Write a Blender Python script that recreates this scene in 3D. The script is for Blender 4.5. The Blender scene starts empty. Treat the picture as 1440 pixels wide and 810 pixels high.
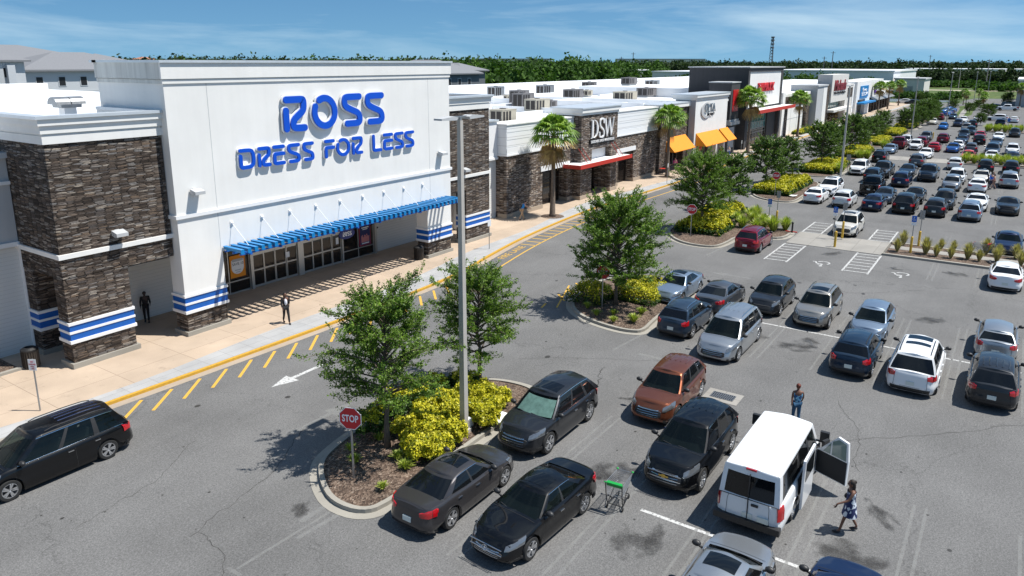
import bpy, bmesh, math, random
import numpy as np
from mathutils import Vector, Matrix
random.seed(7); RNG = np.random.default_rng(11)
SC = bpy.context.scene
COL = SC.collection
PI = math.pi
R = math.radians

# ------------------------------------------------------------------ camera, sky, sun, exposure
CAM_H = 13.5
cd = bpy.data.cameras.new('camera'); cam = bpy.data.objects.new('camera', cd); COL.objects.link(cam)
yaw, pitch, roll = 0.59871965, 0.23101535, 0.0020832
fw = Vector((math.cos(yaw)*math.cos(pitch), math.sin(yaw)*math.cos(pitch), -math.sin(pitch)))
r0 = Vector((math.sin(yaw), -math.cos(yaw), 0)); u0 = r0.cross(fw)
rt = r0*math.cos(roll) + u0*math.sin(roll); up = u0*math.cos(roll) - r0*math.sin(roll)
M3 = Matrix((rt, up, -fw)).transposed()
cam.matrix_world = Matrix.Translation((0, 0, CAM_H)) @ M3.to_4x4()
cd.sensor_width = 36; cd.lens = 1033.958/1440*36; cd.shift_x = 0; cd.shift_y = -74/1440
cd.clip_start = 0.5; cd.clip_end = 12000
SC.camera = cam
SUN_EL = 62.5; SUN_AZ = math.atan2(-.85, .53)        # direction towards the sun in the ground plane
sd = Vector((math.cos(SUN_AZ)*math.cos(R(SUN_EL)), math.sin(SUN_AZ)*math.cos(R(SUN_EL)), math.sin(R(SUN_EL))))
sl = bpy.data.lights.new('sun', 'SUN'); sl.energy = 5.0; sl.angle = R(.5); sl.color = (1, .965, .9)
so = bpy.data.objects.new('sun', sl); COL.objects.link(so)
so.rotation_euler = sd.to_track_quat('Z', 'Y').to_euler()
W = bpy.data.worlds.new('World'); SC.world = W; W.use_nodes = True
wn = W.node_tree.nodes; wl = W.node_tree.links
for n in list(wn): wn.remove(n)
sky = wn.new('ShaderNodeTexSky'); sky.sky_type = 'NISHITA'; sky.sun_disc = False
sky.sun_elevation = R(SUN_EL); sky.sun_rotation = PI/2 - SUN_AZ
sky.air_density = 1.0; sky.dust_density = .15; sky.ozone_density = 3.5; sky.altitude = 10
tc = wn.new('ShaderNodeTexCoord'); mp = wn.new('ShaderNodeMapping'); mp.inputs['Scale'].default_value = (1.3, 1.3, 10)
cn = wn.new('ShaderNodeTexNoise'); cn.inputs['Scale'].default_value = 1.7; cn.inputs['Detail'].default_value = 9; cn.inputs['Roughness'].default_value = .58
cn.inputs['Distortion'].default_value = .5
cr = wn.new('ShaderNodeValToRGB'); cr.color_ramp.elements[0].position = .46; cr.color_ramp.elements[0].color = (0, 0, 0, 1)
cr.color_ramp.elements[1].position = .8; cr.color_ramp.elements[1].color = (.8, .8, .8, 1)
mx = wn.new('ShaderNodeMix'); mx.data_type = 'RGBA'; mx.inputs[7].default_value = (8.2, 8.2, 9.0, 1)
hsv = wn.new('ShaderNodeHueSaturation'); hsv.inputs['Saturation'].default_value = 1.12; hsv.inputs['Value'].default_value = 1.0
bg = wn.new('ShaderNodeBackground'); bg.inputs['Strength'].default_value = .064
wo = wn.new('ShaderNodeOutputWorld')
skv = wn.new('ShaderNodeVectorMath'); skv.operation = 'ADD'; skv.inputs[1].default_value = (0, 0, .13); wl.new(tc.outputs['Generated'], skv.inputs[0]); skn = wn.new('ShaderNodeVectorMath'); skn.operation = 'NORMALIZE'; wl.new(skv.outputs[0], skn.inputs[0]); wl.new(skn.outputs[0], sky.inputs['Vector'])
wl.new(tc.outputs['Generated'], mp.inputs['Vector']); wl.new(mp.outputs[0], cn.inputs['Vector'])
wl.new(cn.outputs['Fac'], cr.inputs['Fac']); wl.new(cr.outputs[0], mx.inputs[0])
wl.new(sky.outputs[0], hsv.inputs['Color']); wl.new(hsv.outputs[0], mx.inputs[6]); tn = wn.new('ShaderNodeMix'); tn.data_type = 'RGBA'; tn.blend_type = 'MULTIPLY'; tn.inputs[0].default_value = 1; tn.inputs[7].default_value = (1.0, 1.27, 1.3, 1); wl.new(mx.outputs[2], tn.inputs[6]); wl.new(tn.outputs[2], bg.inputs['Color'])
wl.new(bg.outputs[0], wo.inputs['Surface'])
SC.view_settings.view_transform = 'Standard'; SC.view_settings.look = 'None'
SC.view_settings.gamma = 1; SC.view_settings.exposure = 0.4

# ------------------------------------------------------------------ mesh helpers
class MB:
    def __init__(s): s.v = []; s.f = []; s.m = []
    def quad(s, a, b, c, d, m=0):
        i = len(s.v); s.v += [a, b, c, d]; s.f.append((i, i+1, i+2, i+3)); s.m.append(m); return s
    def box(s, x0, x1, y0, y1, z0, z1, m=0):
        if x0 > x1: x0, x1 = x1, x0
        if y0 > y1: y0, y1 = y1, y0
        i = len(s.v)
        s.v += [(x0,y0,z0),(x1,y0,z0),(x1,y1,z0),(x0,y1,z0),(x0,y0,z1),(x1,y0,z1),(x1,y1,z1),(x0,y1,z1)]
        for q in ((0,3,2,1),(4,5,6,7),(0,1,5,4),(1,2,6,5),(2,3,7,6),(3,0,4,7)):
            s.f.append(tuple(i+k for k in q)); s.m.append(m)
        return s
    def prism(s, poly, z0, z1, m=0, axis='z'):
        # poly = list of 2d points; extruded along axis
        n = len(poly); i = len(s.v)
        def P(a, b, c):
            return (a, b, c) if axis == 'z' else ((a, c, b) if axis == 'y' else (c, a, b))
        for (a, b) in poly: s.v.append(P(a, b, z0))
        for (a, b) in poly: s.v.append(P(a, b, z1))
        s.f.append(tuple(i+k for k in range(n))[::-1]); s.m.append(m)
        s.f.append(tuple(i+n+k for k in range(n))); s.m.append(m)
        for k in range(n):
            j = (k+1) % n; s.f.append((i+k, i+j, i+n+j, i+n+k)); s.m.append(m)
        return s
    def tube(s, pts, r, n=8, m=0, cap=True):
        pts = [Vector(p) for p in pts]; rs = r if isinstance(r, (list, tuple)) else [r]*len(pts)
        i0 = len(s.v); prev = None
        for k, p in enumerate(pts):
            d = (pts[min(k+1, len(pts)-1)] - pts[max(k-1, 0)]).normalized()
            if prev is None:
                a = Vector((0, 0, 1)) if abs(d.z) < .9 else Vector((1, 0, 0)); u = d.cross(a).normalized()
            else:
                u = (prev - d*prev.dot(d)).normalized()
            prev = u; w = d.cross(u)
            for j in range(n):
                t = 2*PI*j/n; q = p + (u*math.cos(t) + w*math.sin(t))*rs[k]; s.v.append(tuple(q))
        for k in range(len(pts)-1):
            for j in range(n):
                a = i0+k*n+j; b = i0+k*n+(j+1) % n; s.f.append((a, b, b+n, a+n)); s.m.append(m)
        if cap:
            s.f.append(tuple(i0+j for j in range(n))[::-1]); s.m.append(m)
            e = i0+(len(pts)-1)*n; s.f.append(tuple(e+j for j in range(n))); s.m.append(m)
        return s
    def bar(s, a, b, w, h, m=0):
        # rectangular bar between two points
        a = Vector(a); b = Vector(b); d = (b-a).normalized()
        upv = Vector((0, 0, 1)) if abs(d.z) < .95 else Vector((0, 1, 0))
        u = d.cross(upv).normalized()*w/2; v = u.cross(d).normalized()*h/2
        i = len(s.v)
        for p in (a, b):
            for q in (-u-v, u-v, u+v, -u+v): s.v.append(tuple(p+q))
        for q in ((3,2,1,0),(4,5,6,7),(0,1,5,4),(1,2,6,5),(2,3,7,6),(3,0,4,7)):
            s.f.append(tuple(i+k for k in q)); s.m.append(m)
        return s
    def lathe(s, prof, c=(0, 0, 0), n=24, m=0, axis='z', sx=1, sy=1):
        # prof = [(r, h)]
        i = len(s.v)
        for (r, h) in prof:
            for j in range(n):
                t = 2*PI*j/n; a, b = r*math.cos(t)*sx, r*math.sin(t)*sy
                p = (a, b, h) if axis == 'z' else ((a, h, b) if axis == 'y' else (h, a, b))
                s.v.append((p[0]+c[0], p[1]+c[1], p[2]+c[2]))
        for k in range(len(prof)-1):
            for j in range(n):
                a = i+k*n+j; b = i+k*n+(j+1) % n; s.f.append((a, b, b+n, a+n)); s.m.append(m)
        return s
    def ell(s, c, r, n=12, k=8, m=0):
        prof = [(math.sin(PI*i/k), -math.cos(PI*i/k)) for i in range(k+1)]
        i = len(s.v); s.lathe(prof, (0, 0, 0), n, m)
        for q in range(i, len(s.v)):
            x, y, z = s.v[q]; s.v[q] = (x*r[0]+c[0], y*r[1]+c[1], z*r[2]+c[2])
        return s
    def grid(s, rows, m=0, flip=False):
        # rows: list of lists of points
        i = len(s.v); n = len(rows[0])
        for r_ in rows: s.v += [tuple(p) for p in r_]
        for a in range(len(rows)-1):
            for b in range(n-1):
                q = (i+a*n+b, i+a*n+b+1, i+(a+1)*n+b+1, i+(a+1)*n+b)
                s.f.append(q[::-1] if flip else q); s.m.append(m)
        return s
    def xf(s, M, start=0):
        for q in range(start, len(s.v)): s.v[q] = tuple(M @ Vector(s.v[q]))
        return s
    def mesh(s, name, mats, smooth=False, angle=None, recalc=False, merge=False):
        me = bpy.data.meshes.new(name); me.from_pydata([tuple(p) for p in s.v], [], s.f)
        for mt in (mats if isinstance(mats, (list, tuple)) else [mats]): me.materials.append(mt)
        if len(me.materials) > 1:
            me.polygons.foreach_set('material_index', s.m)
        if merge or recalc:
            bm = bmesh.new(); bm.from_mesh(me)
            if merge: bmesh.ops.remove_doubles(bm, verts=bm.verts, dist=1e-4)
            bmesh.ops.recalc_face_normals(bm, faces=bm.faces); bm.to_mesh(me); bm.free()
        if smooth or angle:
            me.polygons.foreach_set('use_smooth', [True]*len(me.polygons))
            if angle: me.set_sharp_from_angle(angle=R(angle))
        me.update(); return me
    def obj(s, name, mats, parent=None, **kw):
        o = bpy.data.objects.new(name, s.mesh(name, mats, **kw)); COL.objects.link(o)
        if parent: o.parent = parent
        return o
def link(name, me, parent=None):
    o = bpy.data.objects.new(name, me); COL.objects.link(o)
    if parent: o.parent = parent
    return o
def tag(o, label, cat, group=None):
    o['label'] = label; o['category'] = cat
    if group: o['group'] = group
    return o
def thing(name, label, cat, loc=(0, 0, 0), rz=0, group=None):
    o = bpy.data.objects.new(name, None); COL.objects.link(o); o.location = loc; o.rotation_euler = (0, 0, rz)
    o.empty_display_size = .3
    return tag(o, label, cat, group)
def struct(o, kind='structure'): o['kind'] = kind; return o
def copy_tree(o, parent=None):
    c = o.copy(); COL.objects.link(c); c.parent = parent
    for k in list(o.children): copy_tree(k, c)
    return c
def quads_mesh(name, P, mat):
    """P: (n,4,3) array of quads"""
    n = len(P); me = bpy.data.meshes.new(name)
    me.vertices.add(n*4); me.vertices.foreach_set('co', P.reshape(-1).astype(np.float32))
    me.loops.add(n*4); me.loops.foreach_set('vertex_index', np.arange(n*4, dtype=np.int32))
    me.polygons.add(n); me.polygons.foreach_set('loop_start', np.arange(0, n*4, 4, dtype=np.int32))
    me.polygons.foreach_set('loop_total', np.full(n, 4, dtype=np.int32))
    me.materials.append(mat); me.update(calc_edges=True); me.validate(); return me

# ------------------------------------------------------------------ materials
def nm(name):
    m = bpy.data.materials.new(name); m.use_nodes = True; nt = m.node_tree
    return m, nt, nt.nodes['Principled BSDF']
def N(nt, t, **kw):
    n = nt.nodes.new(t)
    for k, v in kw.items():
        if k in n.inputs: n.inputs[k].default_value = v
        else: setattr(n, k, v)
    return n
def ramp(nt, src, stops):
    r = nt.nodes.new('ShaderNodeValToRGB'); e = r.color_ramp.elements
    while len(e) < len(stops): e.new(.5)
    for i, (p, c) in enumerate(stops): e[i].position = p; e[i].color = (c[0], c[1], c[2], 1) if not isinstance(c, (int, float)) else (c, c, c, 1)
    nt.links.new(src, r.inputs['Fac']); return r.outputs['Color']
def mulc(nt, a, b, fac=1.0, mode='MULTIPLY'):
    m = nt.nodes.new('ShaderNodeMix'); m.data_type = 'RGBA'; m.blend_type = mode
    if isinstance(fac, (int, float)): m.inputs[0].default_value = fac
    else: nt.links.new(fac, m.inputs[0])
    for i, s in ((6, a), (7, b)):
        if isinstance(s, tuple): m.inputs[i].default_value = (*s[:3], 1)
        else: nt.links.new(s, m.inputs[i])
    return m.outputs[2]
def bump(nt, pb, h, strength=.3, dist=.02):
    b = nt.nodes.new('ShaderNodeBump'); b.inputs['Strength'].default_value = strength; b.inputs['Distance'].default_value = dist
    nt.links.new(h, b.inputs['Height']); nt.links.new(b.outputs[0], pb.inputs['Normal'])
def objco(nt, scale=(1, 1, 1), kind='Object'):
    t = nt.nodes.new('ShaderNodeTexCoord'); m = nt.nodes.new('ShaderNodeMapping'); m.inputs['Scale'].default_value = scale
    nt.links.new(t.outputs[kind], m.inputs['Vector']); return m.outputs[0]
def noise(nt, vec, scale, detail=4, rough=.55):
    n = nt.nodes.new('ShaderNodeTexNoise'); n.inputs['Scale'].default_value = scale; n.inputs['Detail'].default_value = detail
    n.inputs['Roughness'].default_value = rough
    if vec is not None: nt.links.new(vec, n.inputs['Vector'])
    return n.outputs['Fac']
def plain(name, c, rough=.5, metal=0, var=.0, vs=3, spec=None, coat=0):
    m, nt, p = nm(name); p.inputs['Roughness'].default_value = rough; p.inputs['Metallic'].default_value = metal
    p.inputs['Base Color'].default_value = (*c, 1)
    if coat: p.inputs['Coat Weight'].default_value = coat; p.inputs['Coat Roughness'].default_value = .03
    if var:
        f = noise(nt, objco(nt), vs, 5)
        k = ramp(nt, f, [(.3, 1-var), (.7, 1.0)])
        nt.links.new(mulc(nt, (c[0], c[1], c[2]), k), p.inputs['Base Color'])
    return m
def stucco(name, c, streak=.12):
    m, nt, p = nm(name); p.inputs['Roughness'].default_value = .85
    v = objco(nt); f = noise(nt, v, .6, 6); k = ramp(nt, f, [(.3, .93), (.7, 1.0)])
    v2 = objco(nt, (2.2, 2.2, .12)); g = noise(nt, v2, 1.4, 5); k2 = ramp(nt, g, [(.3, 1-streak), (.6, 1.0)])
    nt.links.new(mulc(nt, mulc(nt, c, k), k2), p.inputs['Base Color'])
    bump(nt, p, noise(nt, v, 60, 3), .12, .01); return m
def stone(name, gain=1.0):
    m, nt, p = nm(name); p.inputs['Roughness'].default_value = .85; p.inputs['Specular IOR Level'].default_value = .3
    t = nt.nodes.new('ShaderNodeTexCoord'); sep = nt.nodes.new('ShaderNodeSeparateXYZ'); nt.links.new(t.outputs['Object'], sep.inputs[0])
    add = N(nt, 'ShaderNodeMath', operation='ADD'); nt.links.new(sep.outputs[0], add.inputs[0]); nt.links.new(sep.outputs[1], add.inputs[1])
    cmb = nt.nodes.new('ShaderNodeCombineXYZ'); nt.links.new(add.outputs[0], cmb.inputs[0]); nt.links.new(sep.outputs[2], cmb.inputs[1])
    mp_ = nt.nodes.new('ShaderNodeMapping'); mp_.inputs['Scale'].default_value = (2.5, 16.5, 1); nt.links.new(cmb.outputs[0], mp_.inputs['Vector'])
    def vor(feat):
        w = nt.nodes.new('ShaderNodeTexVoronoi'); w.voronoi_dimensions = '2D'; w.feature = feat; w.inputs['Scale'].default_value = 1; w.inputs['Randomness'].default_value = .72; nt.links.new(mp_.outputs[0], w.inputs['Vector']); return w
    a, e = vor('F1'), vor('DISTANCE_TO_EDGE'); g = gain
    sc = nt.nodes.new('ShaderNodeSeparateColor'); nt.links.new(a.outputs['Color'], sc.inputs[0])
    col = ramp(nt, sc.outputs[0], [(0, (.03*g, .022*g, .018*g)), (.22, (.075*g, .056*g, .044*g)), (.42, (.13*g, .1*g, .08*g)), (.58, (.085*g, .074*g, .07*g)), (.72, (.19*g, .135*g, .095*g)), (.86, (.2*g, .19*g, .185*g)), (1, (.38*g, .32*g, .26*g))])
    n2 = noise(nt, t.outputs['Object'], 16, 5, .75); k = ramp(nt, n2, [(.28, .5), (.7, 1.35)])
    n3 = noise(nt, t.outputs['Object'], .7, 4); k3 = ramp(nt, n3, [(.3, .8), (.7, 1.12)])
    mor = ramp(nt, e.outputs['Distance'], [(0, .08), (.05, .45), (.1, 1.0)])
    nt.links.new(mulc(nt, mulc(nt, mulc(nt, col, k), k3), mor), p.inputs['Base Color'])
    hh = ramp(nt, e.outputs['Distance'], [(0, 0), (.13, 1.0)]); h2 = mulc(nt, hh, ramp(nt, sc.outputs[1], [(0, .35), (1, 1.0)])); h3 = mulc(nt, h2, ramp(nt, n2, [(.2, .75), (.8, 1.0)]))
    bump(nt, p, h3, .8, .05); return m
def siding(name, c, pitch=.2):
    m, nt, p = nm(name); p.inputs['Roughness'].default_value = .6
    t = nt.nodes.new('ShaderNodeTexCoord'); sep = nt.nodes.new('ShaderNodeSeparateXYZ'); nt.links.new(t.outputs['Object'], sep.inputs[0])
    d = N(nt, 'ShaderNodeMath', operation='DIVIDE'); nt.links.new(sep.outputs[2], d.inputs[0]); d.inputs[1].default_value = pitch
    fr = N(nt, 'ShaderNodeMath', operation='FRACT'); nt.links.new(d.outputs[0], fr.inputs[0])
    inv = N(nt, 'ShaderNodeMath', operation='SUBTRACT'); inv.inputs[0].default_value = 1; nt.links.new(fr.outputs[0], inv.inputs[1])
    k = ramp(nt, fr.outputs[0], [(0, .55), (.07, 1.0), (1, 1.0)])
    nt.links.new(mulc(nt, c, k), p.inputs['Base Color']); bump(nt, p, inv.outputs[0], .6, .03); return m
def asphalt(name, base=.19, fresh=0):
    m, nt, p = nm(name); p.inputs['Roughness'].default_value = .88; p.inputs['Specular IOR Level'].default_value = .3
    v = objco(nt)
    f1 = noise(nt, v, 21, 5, .85); k1 = ramp(nt, f1, [(.3, .4), (.5, 1.0), (.7, 1.65)])
    f1b = noise(nt, v, 9, 4, .8); k1b = ramp(nt, f1b, [(.3, .8), (.7, 1.2)])
    f2 = noise(nt, v, .22, 6, .6); k2 = ramp(nt, f2, [(.3, .8), (.7, 1.13)])
    vs = objco(nt, (.06, .8, 1)); f3 = noise(nt, vs, 1.2, 4); k3 = ramp(nt, f3, [(.35, .96), (.65, 1.03)])
    c = mulc(nt, (base*1.0, base*.985, base*.97), k1); c = mulc(nt, c, k1b); c = mulc(nt, c, k2); c = mulc(nt, c, k3)
    # hairline cracks
    w = nt.nodes.new('ShaderNodeTexVoronoi'); w.feature = 'DISTANCE_TO_EDGE'; w.inputs['Scale'].default_value = .09
    nn = nt.nodes.new('ShaderNodeTexNoise'); nn.inputs['Scale'].default_value = 1.1; nn.inputs['Detail'].default_value = 5; nt.links.new(v, nn.inputs['Vector'])
    mm = nt.nodes.new('ShaderNodeMix'); mm.data_type = 'VECTOR'; mm.inputs[0].default_value = .12; nt.links.new(v, mm.inputs[4]); nt.links.new(nn.outputs['Color'], mm.inputs[5]); 
    sc_ = N(nt, 'ShaderNodeVectorMath', operation='MULTIPLY_ADD'); nt.links.new(nn.outputs['Color'], sc_.inputs[0]); sc_.inputs[1].default_value = (2.4, 2.4, 0); nt.links.new(v, sc_.inputs[2])
    nt.links.new(sc_.outputs[0], w.inputs['Vector'])
    kc = ramp(nt, w.outputs['Distance'], [(0, .74), (.0012, .88), (.0028, 1)])
    c = mulc(nt, c, kc)
    nt.links.new(c, p.inputs['Base Color']); bump(nt, p, f1, .35, .01); return m
def concrete(name, c, joint=None, axis_off=(0, 0), speck=.1):
    m, nt, p = nm(name); p.inputs['Roughness'].default_value = .85
    v = objco(nt); f = noise(nt, v, .5, 6); k = ramp(nt, f, [(.3, 1-speck*1.6), (.7, 1.05)])
    f2 = noise(nt, v, 25, 3); k2 = ramp(nt, f2, [(.3, .93), (.7, 1.05)])
    cc = mulc(nt, mulc(nt, c, k), k2)
    f4 = noise(nt, v, 1.6, 7, .7); k4 = ramp(nt, f4, [(.28, .78), (.42, 1.0)]); cc = mulc(nt, cc, k4)
    if joint:
        br = nt.nodes.new('ShaderNodeTexBrick'); nt.links.new(v, br.inputs['Vector']); br.offset = 0; br.inputs['Scale'].default_value = 1
        br.inputs['Brick Width'].default_value = joint[0]; br.inputs['Row Height'].default_value = joint[1]
        br.inputs['Mortar Size'].default_value = joint[2] if len(joint) > 2 else .012
        br.inputs['Color1'].default_value = (.93, .93, .93, 1); br.inputs['Color2'].default_value = (1.04, 1.03, 1.02, 1); br.inputs['Mortar'].default_value = (.55, .52, .5, 1)
        cc = mulc(nt, cc, br.outputs['Color'])
    nt.links.new(cc, p.inputs['Base Color']); bump(nt, p, f2, .15, .01); return m
def leafmat(name, c1, c2, c3, rough=.5, trans=.25):
    m, nt, p = nm(name); p.inputs['Roughness'].default_value = rough; p.inputs['Specular IOR Level'].default_value = .35
    g = nt.nodes.new('ShaderNodeNewGeometry')
    c = ramp(nt, g.outputs['Random Per Island'], [(0, c1), (.5, c2), (1, c3)])
    n_ = noise(nt, objco(nt), 1.3, 3); c = mulc(nt, c, ramp(nt, n_, [(.3, .7), (.7, 1.2)]))
    nt.links.new(c, p.inputs['Base Color'])
    tr = nt.nodes.new('ShaderNodeBsdfTranslucent'); ms = nt.nodes.new('ShaderNodeMixShader'); ms.inputs[0].default_value = trans
    nt.links.new(mulc(nt, c, (1.3, 1.5, .6)), tr.inputs['Color']); nt.links.new(p.outputs[0], ms.inputs[1]); nt.links.new(tr.outputs[0], ms.inputs[2])
    out = [x for x in nt.nodes if x.type == 'OUTPUT_MATERIAL'][0]; nt.links.new(ms.outputs[0], out.inputs['Surface']); return m
def glassmat(name, tint=(.02, .025, .025), clear=.35, rough=.04):
    m, nt, p = nm(name); p.inputs['Base Color'].default_value = (*tint, 1); p.inputs['Roughness'].default_value = rough
    p.inputs['Specular IOR Level'].default_value = .5; p.inputs['IOR'].default_value = 1.5
    tr = nt.nodes.new('ShaderNodeBsdfTransparent'); tr.inputs['Color'].default_value = (.5, .62, .6, 1)
    ms = nt.nodes.new('ShaderNodeMixShader'); ms.inputs[0].default_value = clear
    nt.links.new(p.outputs[0], ms.inputs[1]); nt.links.new(tr.outputs[0], ms.inputs[2])
    out = [x for x in nt.nodes if x.type == 'OUTPUT_MATERIAL'][0]; nt.links.new(ms.outputs[0], out.inputs['Surface']); return m

M = {}
M['asphalt'] = asphalt('asphalt', .144); M['asphalt_dark'] = asphalt('asphalt_patch', .09)
M['walk'] = concrete('tan_concrete', (.47, .37, .28), (3.0, 2.6)); M['walk_grey'] = concrete('grey_paving', (.39, .39, .39), (1.2, .6, .008))
M['kerb'] = concrete('kerb_concrete', (.32, .3, .26)); M['gutter'] = concrete('gutter_concrete', (.38, .31, .24))
M['path'] = concrete('path_concrete', (.3, .285, .26), (3.0, 1.5))
M['yellow'] = plain('yellow_paint', (.6, .34, .035), .7, var=.25, vs=8)
M['white_line'] = None
def linepaint(name, c, keep=.5, sc=9, soft=.06, top=1):
    m, nt, p = nm(name); p.inputs['Roughness'].default_value = .75; p.inputs['Base Color'].default_value = (*c, 1)
    f = noise(nt, objco(nt), sc, 6, .75); a = ramp(nt, f, [(keep-soft*1.6, 0), (keep+soft, top)])
    tr = nt.nodes.new('ShaderNodeBsdfTransparent'); ms = nt.nodes.new('ShaderNodeMixShader')
    nt.links.new(a, ms.inputs[0]); nt.links.new(tr.outputs[0], ms.inputs[1]); nt.links.new(p.outputs[0], ms.inputs[2])
    out = [x for x in nt.nodes if x.type == 'OUTPUT_MATERIAL'][0]; nt.links.new(ms.outputs[0], out.inputs['Surface']); return m
M['line'] = linepaint('worn_white_paint', (.5, .5, .49), .43); M['line_old'] = linepaint('old_white_paint', (.3, .3, .29), .5, 2.5, .25, .6)
M['line_yellow'] = linepaint('worn_yellow_paint', (.58, .34, .05), .34)
M['mulch'] = None
def mulchmat():
    m, nt, p = nm('mulch'); p.inputs['Roughness'].default_value = .95
    v = nt.nodes.new('ShaderNodeTexVoronoi'); v.inputs['Scale'].default_value = 14; nt.links.new(objco(nt, (1, 1.6, 1)), v.inputs['Vector'])
    c = ramp(nt, v.outputs['Color'], [(.1, (.04, .026, .018)), (.5, (.12, .078, .055)), (.8, (.22, .16, .12)), (1, (.36, .29, .23))])
    nt.links.new(mulc(nt, c, ramp(nt, noise(nt, objco(nt), .9, 4), [(.3, .7), (.7, 1.15)])), p.inputs['Base Color']); bump(nt, p, v.outputs['Distance'], .8, .05); return m
M['mulch'] = mulchmat()
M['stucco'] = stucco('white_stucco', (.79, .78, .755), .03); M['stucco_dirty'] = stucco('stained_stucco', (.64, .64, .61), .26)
M['stucco_grey'] = stucco('grey_stucco', (.46, .47, .48), .06); M['stucco_char'] = stucco('charcoal_stucco', (.052, .053, .058), .1)
M['cream'] = stucco('cream_stucco', (.66, .64, .6), .05)
M['trim'] = plain('white_trim', (.8, .8, .8), .5, var=.06); M['coping'] = plain('metal_coping', (.62, .66, .7), .35, .3, var=.1)
M['stone'] = stone('ledge_stone', gain=.92); M['stone_tan'] = stone('tan_ledge_stone', gain=1.45)
M['siding'] = siding('white_siding', (.66, .655, .63), .19); M['panel'] = siding('white_panel', (.76, .77, .78), .72)
M['blue'] = plain('blue_paint', (.002, .1, .42), .5, var=.1); M['canopy_blue'] = plain('canopy_blue', (.002, .2, .5), .4, var=.1)
M['sign_blue'] = plain('sign_blue', (.0, .075, .55), .35); M['letter_white'] = plain('letter_white', (.85, .85, .85), .4)
M['roof'] = plain('white_roof', (.88, .89, .9), .6, var=.1, vs=.35)
M['soffit'] = plain('soffit', (.4, .4, .38), .8)
M['frame'] = plain('aluminium_frame', (.5, .5, .48), .35, .6); M['frame_dark'] = plain('bronze_frame', (.035, .03, .028), .4, .3)
M['glass'] = glassmat('store_glass', (.025, .02, .018), .25); M['glass_teal'] = glassmat('teal_glass', (.08, .22, .22), .2)
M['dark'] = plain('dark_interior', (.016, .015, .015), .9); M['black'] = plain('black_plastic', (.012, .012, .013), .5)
M['white'] = plain('white_plastic', (.8, .8, .8), .4); M['steel'] = plain('galvanised_steel', (.4, .41, .42), .4, .8, var=.2, vs=6)
M['pole'] = plain('pole_paint', (.47, .44, .4), .5, var=.12, vs=2); M['red'] = plain('sign_red', (.55, .012, .02), .4, var=.08)
M['red_trim'] = plain('red_fascia', (.5, .035, .02), .5); M['orange'] = plain('orange_canvas', (.8, .27, .01), .75, var=.1)
M['tan'] = plain('unit_beige', (.46, .42, .34), .6, var=.15); M['unit_grey'] = plain('unit_grey', (.2, .19, .19), .6, var=.3)
M['yellow_post'] = plain('yellow_sleeve', (.75, .46, .05), .5, var=.15); M['sign_handicap'] = plain('blue_sign', (.01, .12, .5), .4)
M['bark'] = plain('bark', (.16, .125, .095), .95, var=.4, vs=9); M['palmbark'] = plain('palm_bark', (.2, .155, .12), .95, var=.45, vs=7)
M['leaf'] = leafmat('leaf', (.045, .1, .012), (.11, .2, .02), (.24, .35, .06), trans=.35)
M['leaf2'] = leafmat('leaf_dark', (.04, .08, .016), (.085, .15, .03), (.17, .26, .06), trans=.38)
M['leaf_gold'] = leafmat('gold_leaf', (.16, .2, .01), (.52, .47, .02), (.75, .68, .06), trans=.2)
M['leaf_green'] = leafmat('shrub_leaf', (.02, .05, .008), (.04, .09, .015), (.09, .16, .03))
M['frond'] = leafmat('palm_frond', (.06, .13, .015), (.16, .28, .035), (.34, .48, .08), trans=.25)
M['frond_old'] = leafmat('old_frond', (.2, .12, .04), (.3, .2, .07), (.4, .28, .1), trans=.1)
M['grassblade'] = leafmat('grass_blade', (.14, .22, .02), (.34, .42, .06), (.6, .6, .18)); M['grass_dry'] = leafmat('dry_grass_blade', (.25, .21, .08), (.4, .35, .13), (.55, .5, .25))
M['forest_far'] = leafmat('far_forest_leaf', (.014, .028, .012), (.028, .052, .018), (.055, .09, .03), rough=.95, trans=.15)
M['forest'] = leafmat('forest_leaf', (.022, .05, .01), (.045, .1, .015), (.09, .17, .03), rough=.95, trans=.2)
M['roofing'] = plain('asphalt_shingle', (.2, .205, .22), .85, var=.15, vs=5); M['apt_wall'] = siding('grey_lap', (.12, .13, .14), .2)
M['apt_white'] = plain('pale_wall', (.5, .52, .54), .7); M['apt_blue'] = siding('blue_lap', (.03, .12, .24), .2)
# ------------------------------------------------------------------ ground
def chaikin(P, it=2, closed=True):
    for _ in range(it):
        Q = []; n = len(P)
        for i in range(n if closed else n-1):
            a = P[i]; b = P[(i+1) % n]
            Q.append((a[0]*.75+b[0]*.25, a[1]*.75+b[1]*.25)); Q.append((a[0]*.25+b[0]*.75, a[1]*.25+b[1]*.75))
        if not closed: Q = [P[0]]+Q+[P[-1]]
        P = Q
    return P
def area(P): return sum(P[i][0]*P[(i+1) % len(P)][1]-P[(i+1) % len(P)][0]*P[i][1] for i in range(len(P)))/2
def offset(P, d, closed=True):
    """positive d = to the left of the direction of travel"""
    n = len(P); out = []
    for i in range(n):
        a = P[(i-1) % n] if closed or i else P[0]; c = P[(i+1) % n] if closed or i < n-1 else P[-1]
        dx, dy = c[0]-a[0], c[1]-a[1]; L = math.hypot(dx, dy) or 1
        out.append((P[i][0]-dy/L*d, P[i][1]+dx/L*d))
    return out
def strip(mb, A, B, z0, z1, closed=True, m=0, solid=True):
    n = len(A); rng = range(n if closed else n-1)
    for i in rng:
        j = (i+1) % n
        a, b, c, d = A[i], A[j], B[j], B[i]
        mb.quad((*a, z1), (*b, z1), (*c, z1), (*d, z1), m)
        if solid:
            mb.quad((*a, z0), (*b, z0), (*b, z1), (*a, z1), m); mb.quad((*d, z1), (*c, z1), (*c, z0), (*d, z0), m)
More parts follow.
